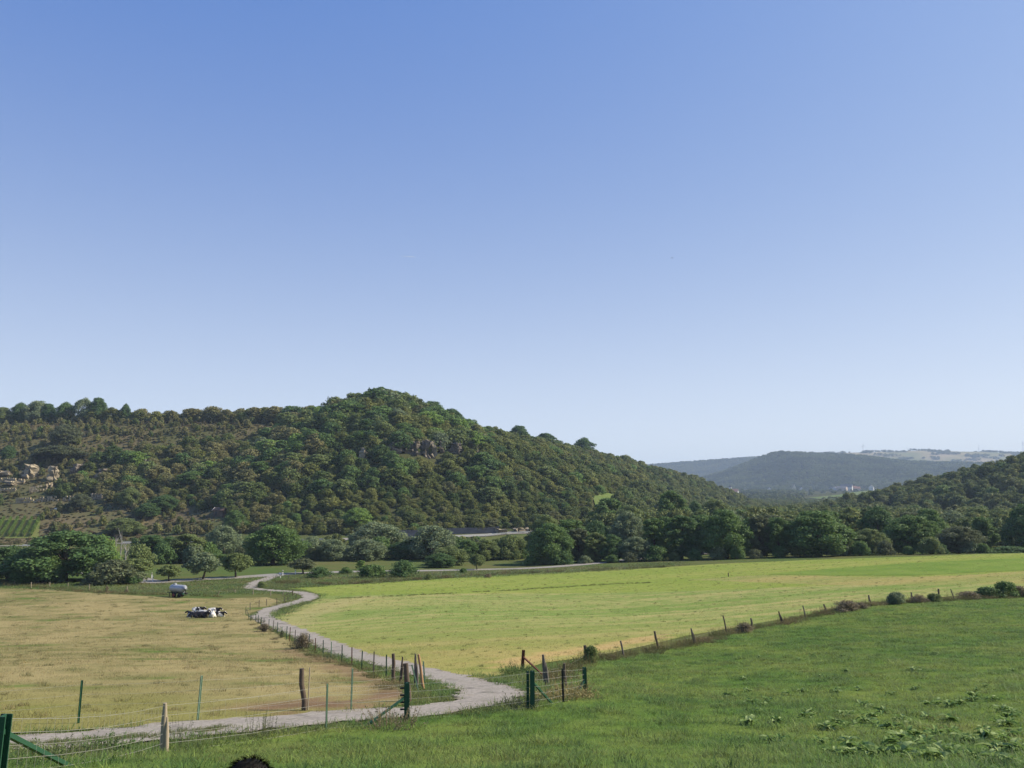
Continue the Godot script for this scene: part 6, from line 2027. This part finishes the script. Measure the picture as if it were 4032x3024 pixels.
func cow_bones(head_yaw: float, head_up: float) -> Array:
	var hd := Vector3(cos(head_yaw), 0, sin(head_yaw))
	var poll := Vector3(0.98, 0.92 + head_up, 0) + hd * Vector3(0.1, 0, 0.22)
	var muzzle := poll + hd * 0.42 + Vector3(0, -0.2, 0)
	var side := Vector3(-hd.z, 0, hd.x)
	var list := [
		[Vector3(-0.72, 0.46, 0), Vector3(0.1, 0.42, 0), 0.36, 0.43, 0.1],
		[Vector3(0.1, 0.42, 0), Vector3(0.6, 0.46, 0), 0.43, 0.34, 0.1],
		[Vector3(-0.95, 0.62, 0.14), Vector3(-0.95, 0.62, -0.14), 0.12, 0.12, 0.12],
		[Vector3(-0.6, 0.76, 0), Vector3(0.45, 0.80, 0), 0.10, 0.12, 0.12],
		[Vector3(0.58, 0.6, 0), Vector3(0.94, 0.86 + head_up, 0), 0.25, 0.15, 0.1],
		[Vector3(0.55, 0.36, 0), Vector3(0.82, 0.4, 0), 0.22, 0.13, 0.1],
		[poll, muzzle, 0.13, 0.085, 0.05],
		[poll + hd * 0.08 + Vector3(0, -0.1, 0), muzzle + Vector3(0, -0.05, 0), 0.1, 0.075, 0.05],
	]
	for sg in [-1.0, 1.0]:
		list.append([poll + side * sg * 0.1 + Vector3(0, 0.04, 0), poll + side * sg * 0.27 + Vector3(0, 0.02, 0), 0.04, 0.055, 0.03, Vector3(1, 1, 1)])
		list.append([poll + side * sg * 0.07 + Vector3(0, 0.1, 0), poll + side * sg * 0.12 + Vector3(0, 0.16, 0), 0.026, 0.012, 0.02])
		list.append([Vector3(0.5, 0.3, sg * 0.26), Vector3(0.86, 0.11, sg * 0.3), 0.14, 0.08, 0.06])
		list.append([Vector3(0.86, 0.1, sg * 0.3), Vector3(0.5, 0.06, sg * 0.24), 0.07, 0.055, 0.03])
		list.append([Vector3(-0.62, 0.4, sg * 0.26), Vector3(-0.2, 0.22, sg * 0.44), 0.26, 0.14, 0.08])
		list.append([Vector3(-0.2, 0.16, sg * 0.46), Vector3(-0.58, 0.09, sg * 0.5), 0.1, 0.06, 0.04])
		list.append([Vector3(-0.58, 0.08, sg * 0.5), Vector3(-0.3, 0.05, sg * 0.54), 0.055, 0.05, 0.03])
	list.append([Vector3(-1.02, 0.66, 0), Vector3(-1.12, 0.2, 0.08), 0.045, 0.03, 0.03])
	list.append([Vector3(-1.12, 0.2, 0.08), Vector3(-1.1, 0.06, 0.2), 0.03, 0.05, 0.03])
	return list

func build_cows() -> void:
	# [spot, facing, size, head turn, white share, seed, label]
	var herd := [
		[Vector3(-36.17, -13.38, -95.73), 2.5, 1.0, -0.3, -0.12, 1, "black cow with a white shoulder stripe lying at the herd's end nearest the tank"],
		[Vector3(-39.14, -14.19, -105.7), -0.25, 1.05, 0.2, -0.22, 2, "black cow with a white flank line lying highest at the back of the herd"],
		[Vector3(-34.48, -13.19, -93.79), -0.05, 1.12, 0.5, -0.5, 3, "large plain black cow stretched in front of the herd"],
		[Vector3(-36.89, -13.99, -101.55), -0.35, 1.0, 0.3, 0.12, 4, "cow with black head and big white hindquarter in the middle of the herd"],
		[Vector3(-33.47, -13.24, -94.73), 1.9, 0.95, 0.5, 0.62, 5, "nearly all-white cow lying front-on in the herd"],
		[Vector3(-37.12, -14.24, -105.61), -0.1, 1.0, 0.3, 0.05, 6, "black and white cow looking over the white one"],
		[Vector3(-33.13, -13.33, -95.71), -0.25, 0.95, 0.1, -0.02, 7, "black and white cow at the free end of the herd, head raised"],
	]
	for q in herd:
		var w: Vector3 = q[0]
		var s := Shape.new()
		var sd: float = q[5]
		var share: float = q[4]
		var head_at := Vector3(1.05, 0.82, 0)
		var tint := func(p: Vector3) -> Color:
			var v := noise.get_noise_3d(p.x * 0.75 + sd * 7.3, p.y * 0.55, p.z * 0.6 + sd * 3.1) * 1.3 + share
			if p.y < 0.2:
				v += 0.4
			if p.distance_to(head_at) < 0.5 and sd != 5:
				v = -0.5 if absf(p.z) > 0.06 or p.x < 1.05 else 0.5
			return Color(0.72, 0.67, 0.58) if v > 0.0 else Color(0.022, 0.018, 0.016)
		blob(cow_bones(q[3], -0.06), 0.045, tint, s)
		var o := thing("cow", q[6], "cow", Vector3(w.x, gh(w.x, w.z) - 0.02, w.z), q[1], "cows resting in the pasture")
		var body := part("body", s.mesh(), M.hide, o)
		o.scale = Vector3.ONE * q[2] * 0.75
		var hd := Vector3(cos(q[3]), 0, sin(q[3]))
		var poll := Vector3(0.98, 0.86, 0) + hd * Vector3(0.1, 0, 0.22)
		for sg in [-1.0, 1.0]:
			var e := Shape.new()
			var c: Vector3 = poll + hd * 0.14 + Vector3(-hd.z, 0, hd.x) * sg * 0.105 + Vector3(0, -0.01, 0)
			e.tube(PackedVector3Array([c - Vector3(0, 0.02, 0), c, c + Vector3(0, 0.02, 0)]), PackedFloat32Array([0.005, 0.02, 0.005]), 6)
			part("eye", e.mesh(), M.black_plastic, o)

func build_person() -> void:
	var w := Vector2(-0.77, -2.55)
	var ground := gh(w.x, w.y)
	var top := Vector3(-0.78, -0.77, -2.55).y
	var h := top - ground
	var o := thing("person", "person with dark hair, only the top of the head showing at the lower edge", "person", Vector3(w.x, ground, w.y), 0.0)
	var k := h / 1.772
	var s := Shape.new()
	var skin := Color(0.42, 0.27, 0.19)
	var coat := Color(0.03, 0.035, 0.05)
	var trousers := Color(0.05, 0.06, 0.10)
	var b := []
	var j := func(x: float, y: float, z: float) -> Vector3: return Vector3(x, y, z) * k
	b.append([j.call(0, 1.0, 0), j.call(0, 1.22, 0), 0.14 * k, 0.14 * k, 0.05, Vector3(1.25, 1, 0.85)])
	b.append([j.call(0, 1.22, 0), j.call(0, 1.4, 0), 0.145 * k, 0.1 * k, 0.05, Vector3(1.35, 1, 0.8)])
	b.append([j.call(0, 1.42, 0), j.call(0, 1.54, -0.01), 0.06 * k, 0.055 * k, 0.04])
	for sg in [-1.0, 1.0]:
		b.append([j.call(sg * 0.19, 1.38, 0), j.call(sg * 0.24, 1.08, 0.02), 0.06 * k, 0.048 * k, 0.05])
		b.append([j.call(sg * 0.24, 1.08, 0.02), j.call(sg * 0.25, 0.83, -0.06), 0.045 * k, 0.032 * k, 0.02])
		b.append([j.call(sg * 0.25, 0.83, -0.06), j.call(sg * 0.25, 0.75, -0.08), 0.032 * k, 0.036 * k, 0.02])
		for fi in 4:
			b.append([j.call(sg * 0.25, 0.75, -0.11 + fi * 0.02), j.call(sg * 0.245, 0.66 + absf(fi - 1.5) * 0.012, -0.115 + fi * 0.02), 0.0095 * k, 0.008 * k, 0.008])
		b.append([j.call(sg * 0.24, 0.79, -0.1), j.call(sg * 0.22, 0.72, -0.13), 0.012 * k, 0.009 * k, 0.01])
		b.append([j.call(sg * 0.1, 0.95, 0), j.call(sg * 0.11, 0.5, 0), 0.095 * k, 0.06 * k, 0.04])
		b.append([j.call(sg * 0.11, 0.5, 0), j.call(sg * 0.11, 0.08, 0.02), 0.058 * k, 0.04 * k, 0.03])
		b.append([j.call(sg * 0.11, 0.05, 0.03), j.call(sg * 0.12, 0.04, -0.16), 0.045 * k, 0.04 * k, 0.03])
	blob(b, 0.02, func(p: Vector3) -> Color: return skin if (p.y > 1.44 * k or (p.y < 0.84 * k and absf(p.x) > 0.2 * k)) else (coat if p.y > 0.93 * k else trousers), s)
	var head := [[j.call(0, 1.64, 0), j.call(0, 1.66, 0.015), 0.092 * k, 0.096 * k, 0.03, Vector3(0.86, 1.12, 1)], [j.call(0, 1.57, -0.03), j.call(0, 1.55, -0.06), 0.055 * k, 0.04 * k, 0.03], [j.call(0, 1.63, -0.09), j.call(0, 1.605, -0.112), 0.012 * k, 0.016 * k, 0.015]]
	for sg in [-1.0, 1.0]:
		head.append([j.call(sg * 0.082, 1.635, 0.0), j.call(sg * 0.088, 1.61, 0.01), 0.02 * k, 0.014 * k, 0.01])
	blob(head, 0.008, func(p: Vector3) -> Color: return Color(0.3, 0.12, 0.1) if absf(p.y - 1.575 * k) < 0.006 and p.z < -0.08 * k else skin, s)
	part("body", s.mesh(), M.skin, o)
	for sg in [-1.0, 1.0]:
		var e := Shape.new()
		e.rod(j.call(sg * 0.032, 1.645, -0.082), j.call(sg * 0.032, 1.645, -0.094), 0.011 * k, 0.006 * k)
		part("eye", e.mesh(), M.black_plastic, o)
	# hair: a cap of short tufts over a smooth scalp
	rng.seed = 31
	var hair := Shape.new()
	hair.col = Color(0.022, 0.015, 0.011)
	blob([[j.call(0, 1.665, 0.012), j.call(0, 1.69, 0.02), 0.101 * k, 0.1 * k, 0.03, Vector3(0.92, 1.0, 1.05)], [j.call(0, 1.62, 0.06), j.call(0, 1.54, 0.075), 0.08 * k, 0.055 * k, 0.03]], 0.01, func(p: Vector3) -> Color: return Color(0.010, 0.008, 0.0065), hair)
	for i in 2600:
		var d := ball()
		if d.y < -0.2 or (d.z < -0.6 and d.y < 0.4):
			continue
		var c: Vector3 = j.call(0, 1.675, 0.018) + d * 0.101 * k * Vector3(0.92, 1.05, 1.05)
		var fall := (Vector3(0, -0.5, 0.9) + ball() * 0.5).slide(d).normalized()
		var tip := c + fall * 0.05 + d * 0.006
		var side := d.cross(fall).normalized() * 0.0022
		var tone := rng.randf_range(0.5, 1.9)
		hair.col = Color(0.011, 0.0085, 0.007) * tone
		hair.tri(c - side, c + side, tip, (d + fall * 0.2).normalized())
	part("hair", hair.mesh(), M.skin, o)

# ------------------------------------------------------------------ grass
func tuft(sd: int, blades: int, h: float, spread: float, wide: float, lean: float) -> ArrayMesh:
	rng.seed = sd
	var s := Shape.new()
	for i in blades:
		var a := rng.randf() * TAU
		var b := Vector3(cos(a), 0, sin(a)) * spread * sqrt(rng.randf())
		var g := rng.randf() * TAU
		var dir := Vector3(cos(g), 0, sin(g))
		var hh := h * rng.randf_range(0.5, 1.1)
		var mid := b + dir * hh * lean * 0.35 + Vector3(0, hh * 0.6, 0)
		var tip := b + dir * hh * lean * rng.randf_range(0.6, 1.4) + Vector3(0, hh, 0)
		var w := Vector3(-dir.z, 0, dir.x).rotated(Vector3.UP, rng.randf_range(-0.8, 0.8)) * wide * rng.randf_range(0.6, 1.2)
		var tone := rng.randf_range(0.6, 1.3) if rng.randf() > 0.04 else 2.1  # a few blades coloured far paler, glints of light painted in
		s.col = Color(tone * rng.randf_range(0.9, 1.2), tone, tone * rng.randf_range(0.8, 1.1))
		var face := (tip - b).cross(w).normalized()
		if face.y < 0.0:
			face = -face
		var m := (face + Vector3(0, 0.9, 0)).normalized()
		b.y = -0.03
		s.tri(b - w, b + w, mid + w * 0.75, m)
		s.tri(b - w, mid + w * 0.75, mid - w * 0.75, m)
		s.tri(mid - w * 0.75, mid + w * 0.75, tip, m)
	return s.mesh()

# density: tufts for each square metre; they grow wider and sparser with distance
func lawn(called: String, label: String, poly: PackedVector2Array, meshes: Array, density: float, size: float, tint: Callable, grow: float, avoid: bool, keep: Variant = null) -> void:
	var o := thing(called, label, "grass", Vector3.ZERO)
	o.set_meta("kind", "stuff")
	var lo := poly[0]
	var hi := poly[0]
	for p in poly:
		lo = lo.min(p)
		hi = hi.max(p)
	var bufs := []
	for i in meshes.size():
		bufs.append(PackedFloat32Array())
	var step := 3.0
	for j in range(int(floor(lo.y / step)), int(ceil(hi.y / step))):
		for i in range(int(floor(lo.x / step)), int(ceil(hi.x / step))):
			var c := Vector2((i + 0.5) * step, (j + 0.5) * step)
			var d := maxf(-c.y, 1.0)
			if -c.y < 4.5 or absf(c.x) > 0.70 * d + 4.0:
				continue
			var k := 1.0 + maxf(0.0, c.length() - 16.0) * grow
			var n := density * step * step / (k * k)
			var cnt := int(n) + (1 if rng.randf() < n - int(n) else 0)
			for q in cnt:
				var p := c + Vector2(rng.randf() - 0.5, rng.randf() - 0.5) * step
				if not inside(p, poly) or mask_at(p.x, p.y) == 1:
					continue
				var s := size * rng.randf_range(0.65, 1.3)
				if keep != null:
					s *= float(keep.call(p))
					if s <= 0.01:
						continue
				var col: Color = tint.call(p.x, p.y)
				col *= (rng.randf_range(0.55, 1.05) if rng.randf() < 0.45 else rng.randf_range(0.95, 1.5)) * TUFT_GAIN
				put_copy(bufs[rng.randi() % meshes.size()], Basis(Vector3.UP, rng.randf() * TAU) * Basis.from_scale(Vector3(s * k, s * (0.6 + 0.4 * minf(k, 2.2)), s * k)), on(p), col)
	for i in meshes.size():
		copies("tufts", meshes[i], M.grass, bufs[i], o)

const TUFT_GAIN := 1.0
func build_grass() -> void:
	rng.seed = 1001
	var lush := [tuft(1, 18, 0.11, 0.22, 0.007, 1.3), tuft(2, 18, 0.085, 0.22, 0.007, 1.6), tuft(3, 14, 0.14, 0.18, 0.006, 1.0)]
	var dry := [tuft(4, 16, 0.085, 0.24, 0.006, 1.6), tuft(5, 12, 0.15, 0.2, 0.0045, 1.0), tuft(6, 16, 0.06, 0.26, 0.007, 1.9)]
	var stub := [tuft(7, 16, 0.055, 0.26, 0.006, 1.4), tuft(8, 14, 0.07, 0.24, 0.006, 1.1)]
	rng.seed = 1002
	lawn("meadow_grass", "lush green grass of the near meadow", meadow_poly, lush, 34.0, 1.0, col_meadow, 0.016, true, func(p: Vector2) -> float: return 0.75 + 1.1 * maxf(0.0, wob(p.x, p.y, 1.5, 84.0) + 0.1))
	lawn("pasture_grass", "dry tussocky grass of the grazed pasture", pasture_poly, dry, 14.0, 1.0, col_pasture, 0.016, true, func(p: Vector2) -> float: return (1.0 - 0.6 * soil(p.x, p.y)) * (0.75 + 0.7 * maxf(0.0, wob(p.x, p.y, 3.0, 80.0))))
	lawn("field_grass", "short stubbly grass of the mown field", field_poly, stub, 9.0, 1.1, col_field, 0.014, true)
	rng.seed = 1005
	var clump := [tuft(11, 60, 0.26, 0.28, 0.008, 0.9), tuft(12, 50, 0.2, 0.36, 0.008, 1.2)]
	lawn("pasture_tussocks", "darker ungrazed tussocks scattered over the dry pasture", pasture_poly, clump, 0.45, 0.62, func(x, z): return mixed(Color(0.17, 0.175, 0.065), Color(0.30, 0.25, 0.115), 0.5 + wob(x, z, 3.0, 85.0) + wob(x, z, 0.3, 86.0)), 0.004, true, func(p: Vector2) -> float: return clampf(wob(p.x, p.y, 5.0, 87.0) * 2.2 + 0.65, 0.0, 1.25))
	lawn("field_clumps", "small dark clumps standing in the mown field", field_poly, clump, 0.22, 0.55, func(x, z): return mixed(Color(0.15, 0.19, 0.05), Color(0.22, 0.21, 0.08), 0.5 + wob(x, z, 0.4, 88.0)), 0.003, true)
	lawn("meadow_clumps", "taller dark tufts scattered in the near meadow", meadow_poly, clump, 0.3, 0.5, func(x, z): return mixed(Color(0.08, 0.15, 0.035), Color(0.13, 0.20, 0.05), 0.5 + wob(x, z, 0.4, 89.0)), 0.006, true, func(p: Vector2) -> float: return clampf(wob(p.x, p.y, 4.0, 92.0) * 2.0 + 0.6, 0.0, 1.3))
	var ridge := thing("ridge_grass", "thin line of darker uncut grass across the mown field", "grass", Vector3.ZERO)
	ridge.set_meta("kind", "stuff")
	var rb := PackedFloat32Array()
	for p in spline(PackedVector2Array([Vector2(-24.53, -120.72), Vector2(-15.5, -123.91), Vector2(-4.52, -129.57), Vector2(7.53, -136), Vector2(16.2, -140.08), Vector2(23.25, -141.82)]), 0.22):
		if wob(p.x, p.y, 9.0, 93.0) > -0.25:
			var q := p + Vector2(rng.randf_range(-0.4, 0.4), rng.randf_range(-0.5, 0.5))
			put_copy(rb, Basis(Vector3.UP, rng.randf() * TAU) * Basis.from_scale(Vector3.ONE * rng.randf_range(0.5, 1.1)), on(q), mixed(Color(0.15, 0.20, 0.05), Color(0.22, 0.22, 0.07), rng.randf()))
	copies("tufts", clump[0], M.grass, rb, ridge)
	# verges
	var verge := PackedVector2Array([Vector2(-17.27, -20.15), Vector2(-13.05, -22.01), Vector2(-11.5, -22.9), Vector2(-8.85, -24.4), Vector2(-6.54, -26.83), Vector2(-4.49, -28.37), Vector2(-3.6, -29.28), Vector2(-4.38, -34.69), Vector2(-6.16, -41.05), Vector2(-8.59, -46.94), Vector2(-12.4, -57.39), Vector2(-20.7, -76.48), Vector2(-30.61, -99.07), Vector2(-31.67, -110.38), Vector2(-32, -120.19), Vector2(-34.92, -129.59), Vector2(-42.85, -127.65), Vector2(-49.75, -147.98), Vector2(-31.64, -146.66), Vector2(-30.65, -142.13), Vector2(-35.75, -140.34), Vector2(-27.82, -127.42), Vector2(-26.84, -112.98), Vector2(-25.77, -93.41), Vector2(-21.57, -83.28), Vector2(-11.4, -62.09), Vector2(-4.23, -45.11), Vector2(-0.83, -42.59), Vector2(0.76, -47.39), Vector2(1.86, -38.23), Vector2(0.82, -26.56), Vector2(-1.27, -25.86), Vector2(-6.64, -22.25), Vector2(-9.04, -15.32), Vector2(-11.33, -13.3)])
	lawn("verge_grass", "green grass on the verges of the winding track", verge, lush, 20.0, 1.25, func(x, z): return mixed(Color(0.11, 0.19, 0.045), Color(0.20, 0.21, 0.07), 0.4 + wob(x, z, 2.0, 82.0)), 0.016, true)
	var rough := PackedVector2Array([Vector2(-89.51, -143.15), Vector2(-63.85, -149.64), Vector2(-46.4, -166.1), Vector2(-27.23, -174.84), Vector2(1.9, -185.48), Vector2(22.03, -190), Vector2(40.49, -196), Vector2(36.94, -178.76), Vector2(19.58, -168.9), Vector2(-10.18, -156.35), Vector2(-22.73, -146.18), Vector2(-31.28, -143.06), Vector2(-40.67, -133.03), Vector2(-48.17, -121.75), Vector2(-68.2, -132.09), Vector2(-87.65, -140.21)])
	lawn("rough_grass", "rough grass strip between the fields and the valley road", rough, lush, 5.0, 1.9, func(x, z): return mixed(Color(0.11, 0.18, 0.05), Color(0.22, 0.20, 0.085), 0.45 + wob(x, z, 5.0, 83.0)), 0.012, true)
	# the grown-over middle of the track's near stretch
	var o := thing("track_grass", "trodden grass growing along the middle of the near track", "grass", Vector3.ZERO)
	o.set_meta("kind", "stuff")
	rng.seed = 1003
	var buf := PackedFloat32Array()
	var mid := spline(PackedVector2Array([Vector2(-12.57, -18.51), Vector2(-11.69, -19.76), Vector2(-10.6, -21.03), Vector2(-9.11, -22.53), Vector2(-7.79, -23.73)]), 0.08)
	for p in mid:
		for k in 3:
			var q := p + Vector2(rng.randf_range(-0.3, 0.3), rng.randf_range(-0.35, 0.35))
			if wob(q.x, q.y, 1.7, 90.0) > -0.3:
				put_copy(buf, Basis(Vector3.UP, rng.randf() * TAU) * Basis.from_scale(Vector3(0.8, rng.randf_range(0.3, 0.7), 0.8)), on(q, 0.06), mixed(Color(0.17, 0.17, 0.06), Color(0.12, 0.17, 0.05), rng.randf()))
	copies("tufts", lush[0], M.grass, buf, o)

# ------------------------------------------------------------------ docks in the near meadow
func dock_leaf(sd: int) -> ArrayMesh:
	rng.seed = sd
	var s := Shape.new()
	var n := 6
	var len := rng.randf_range(0.24, 0.32)
	var rise := rng.randf_range(0.5, 1.1)
	var prev := []
	for i in n + 1:
		var t := float(i) / n
		var a := rise * (1.0 - 1.3 * t)
		var c := Vector3(len * t * 0.95, 0.02 + len * (rise * t * 0.75 - 0.85 * t * t * rise), 0)
		var w := 0.055 * pow(sin(PI * clampf(t * 0.93 + 0.06, 0.0, 1.0)), 0.7)
		var ripple := 0.008 * sin(t * 17.0 + sd)
		var row := [c + Vector3(0, 0.022 + ripple, w), c, c + Vector3(0, 0.022 - ripple, -w)]
		if i > 0:
			for k in 2:
				var tone := rng.randf_range(0.85, 1.15)
				s.col = Color(tone, tone, tone)
				s.quad(prev[k], row[k], row[k + 1], prev[k + 1], up_face(prev[k], row[k], row[k + 1]))
		prev = row
	return s.mesh()

func up_face(a: Vector3, b: Vector3, c: Vector3) -> Vector3:
	var m := (b - a).cross(c - b).normalized()
	return m if m.y > 0.0 else -m

func build_docks() -> void:
	var leaves := []
	for i in 5:
		leaves.append(dock_leaf(900 + i))
	var mats := [leafy(Color(0.19, 0.29, 0.08), 0.9), leafy(Color(0.30, 0.39, 0.15), 0.9), leafy(Color(0.15, 0.24, 0.065), 0.9)]
	for m in mats:
		m.roughness = 0.62
		m.metallic_specular = 0.25
	var spots := [
		Vector3(17.56, -9.14, -45), Vector3(15.54, -9, -43.23), Vector3(20.71, -8.91, -44.13), Vector3(19.39, -10.15, -54.83), Vector3(17.79, -10.02, -52.95), Vector3(21.01, -10.01, -54.04), Vector3(15.95, -10.3, -55), Vector3(11.51, -9, -42.53), Vector3(8.67, -7.92, -34.23), Vector3(10.23, -8.37, -37.18), Vector3(7.05, -7.08, -29.38), Vector3(11.56, -8.2, -35.78), Vector3(12.52, -8.3, -36.67), Vector3(9.51, -7.57, -31.83), Vector3(13.81, -8.25, -36.52), Vector3(12.46, -7.36, -30.4), Vector3(14.6, -7.28, -30.16), Vector3(15.26, -7.34, -30.67), Vector3(15.05, -7.16, -29.5), Vector3(18.63, -7.74, -34.39), Vector3(19.79, -7.87, -35.76), Vector3(17.45, -7.33, -31.11), Vector3(15.63, -6.8, -27.38), Vector3(14.52, -6.46, -25.18), Vector3(9.11, -6.32, -24.09), Vector3(8.38, -6.12, -22.82), Vector3(9.26, -6.23, -23.54), Vector3(11.01, -6.67, -26.21), Vector3(9.95, -6.22, -23.49), Vector3(10.1, -6.12, -22.92), Vector3(5.98, -5.55, -19.58), Vector3(7.41, -5.39, -18.89), Vector3(6.31, -4.8, -16.12), Vector3(6.02, -4.86, -16.38), Vector3(6.71, -4.79, -16.09), Vector3(9.06, -5.62, -20.1), Vector3(9.62, -5.69, -20.54), Vector3(10.25, -5.75, -20.91), Vector3(10.81, -5.82, -21.3), Vector3(8.5, -5.04, -17.29), Vector3(8.53, -4.93, -16.79), Vector3(10.86, -5.53, -19.79), Vector3(11.49, -5.59, -20.15), Vector3(26.38, -9.71, -53.11), Vector3(24.47, -8.47, -41.74), Vector3(3.56, -9.86, -51.09), Vector3(6.6, -6.32, -24.07), Vector3(14.92, -8.26, -36.97), Vector3(7.03, -5.15, -17.73), Vector3(12.51, -6.59, -25.78), Vector3(11.43, -6.5, -25.23), Vector3(10.38, -5.55, -19.87), Vector3(7.49, -6.38, -24.46), Vector3(8.96, -5.34, -18.71), Vector3(8.21, -4.61, -15.32), Vector3(10.32, -6.73, -26.61), Vector3(17.05, -8.06, -36.15), Vector3(7.85, -6.77, -27.11), Vector3(11.8, -5.84, -21.48), Vector3(10.15, -6.41, -24.61), Vector3(17.48, -7.54, -32.54), Vector3(13.36, -6.12, -23.17), Vector3(9.71, -4.9, -16.66), Vector3(9.39, -6.84, -27.34), Vector3(9.85, -4.93, -16.82), Vector3(10.1, -5.39, -19.06), Vector3(11.99, -6.94, -27.86), Vector3(7.39, -4.59, -15.2), Vector3(8.33, -4.46, -14.65), Vector3(9.52, -4.99, -17.1), Vector3(8.55, -5.2, -18.05), Vector3(12.46, -6.37, -24.49), Vector3(15.26, -6.6, -26.13), Vector3(11.03, -5.41, -19.23), Vector3(11.98, -5.64, -20.47), Vector3(15.34, -7.94, -34.68), Vector3(12, -5.67, -20.6), Vector3(16.78, -7.39, -31.3), Vector3(8.92, -6.63, -26.04), Vector3(7.25, -4.79, -16.11), Vector3(13.44, -6.23, -23.78), Vector3(8.14, -5.29, -18.45), Vector3(8.11, -4.75, -15.93), Vector3(8.42, -4.62, -15.36), Vector3(8.67, -7.4, -30.98), Vector3(11.13, -6.28, -23.88), Vector3(8.76, -7.27, -30.14), Vector3(15.52, -7.21, -29.85), Vector3(8.95, -5.61, -20.05), Vector3(6.84, -5.46, -19.18)]
	rng.seed = 951
	var belts := [[], [], [], []]
	for w in spots:
		belts[0 if w.z < -38.0 else 1 if w.z < -27.0 else 2 if w.z < -19.5 else 3].append(w)
	var order := []
	var where := ["farthest belt", "middle belt", "near-middle belt", "nearest belt"]
	for k in 4:
		belts[k].sort_custom(func(a, b): return a.x / a.z > b.x / b.z)
		for i in belts[k].size():
			order.append([belts[k][i], "dock plant in the %s of weeds, %s counted from the gate side" % [where[k], nth(i)]])
	for i in order.size():
		var w: Vector3 = order[i][0]
		var o := thing("dock_plant", order[i][1], "plant", Vector3(w.x, gh(w.x, w.z), w.z), rng.randf() * TAU, "dock plants in the near meadow")
		var n := 12 + rng.randi() % 7
		var grow := rng.randf_range(0.75, 1.25)
		for k in n:
			var l := part("leaf", leaves[rng.randi() % 5], mats[rng.randi() % 3], o)
			l.rotation = Vector3(rng.randf_range(-0.3, 0.3), k * 2.4 + rng.randf() * 0.5, rng.randf_range(-0.15, 0.5))
			l.position = Vector3(rng.randf_range(-0.12, 0.12), 0.02 + 0.006 * k, rng.randf_range(-0.09, 0.09))
			l.scale = Vector3.ONE * grow * rng.randf_range(0.7, 1.1)
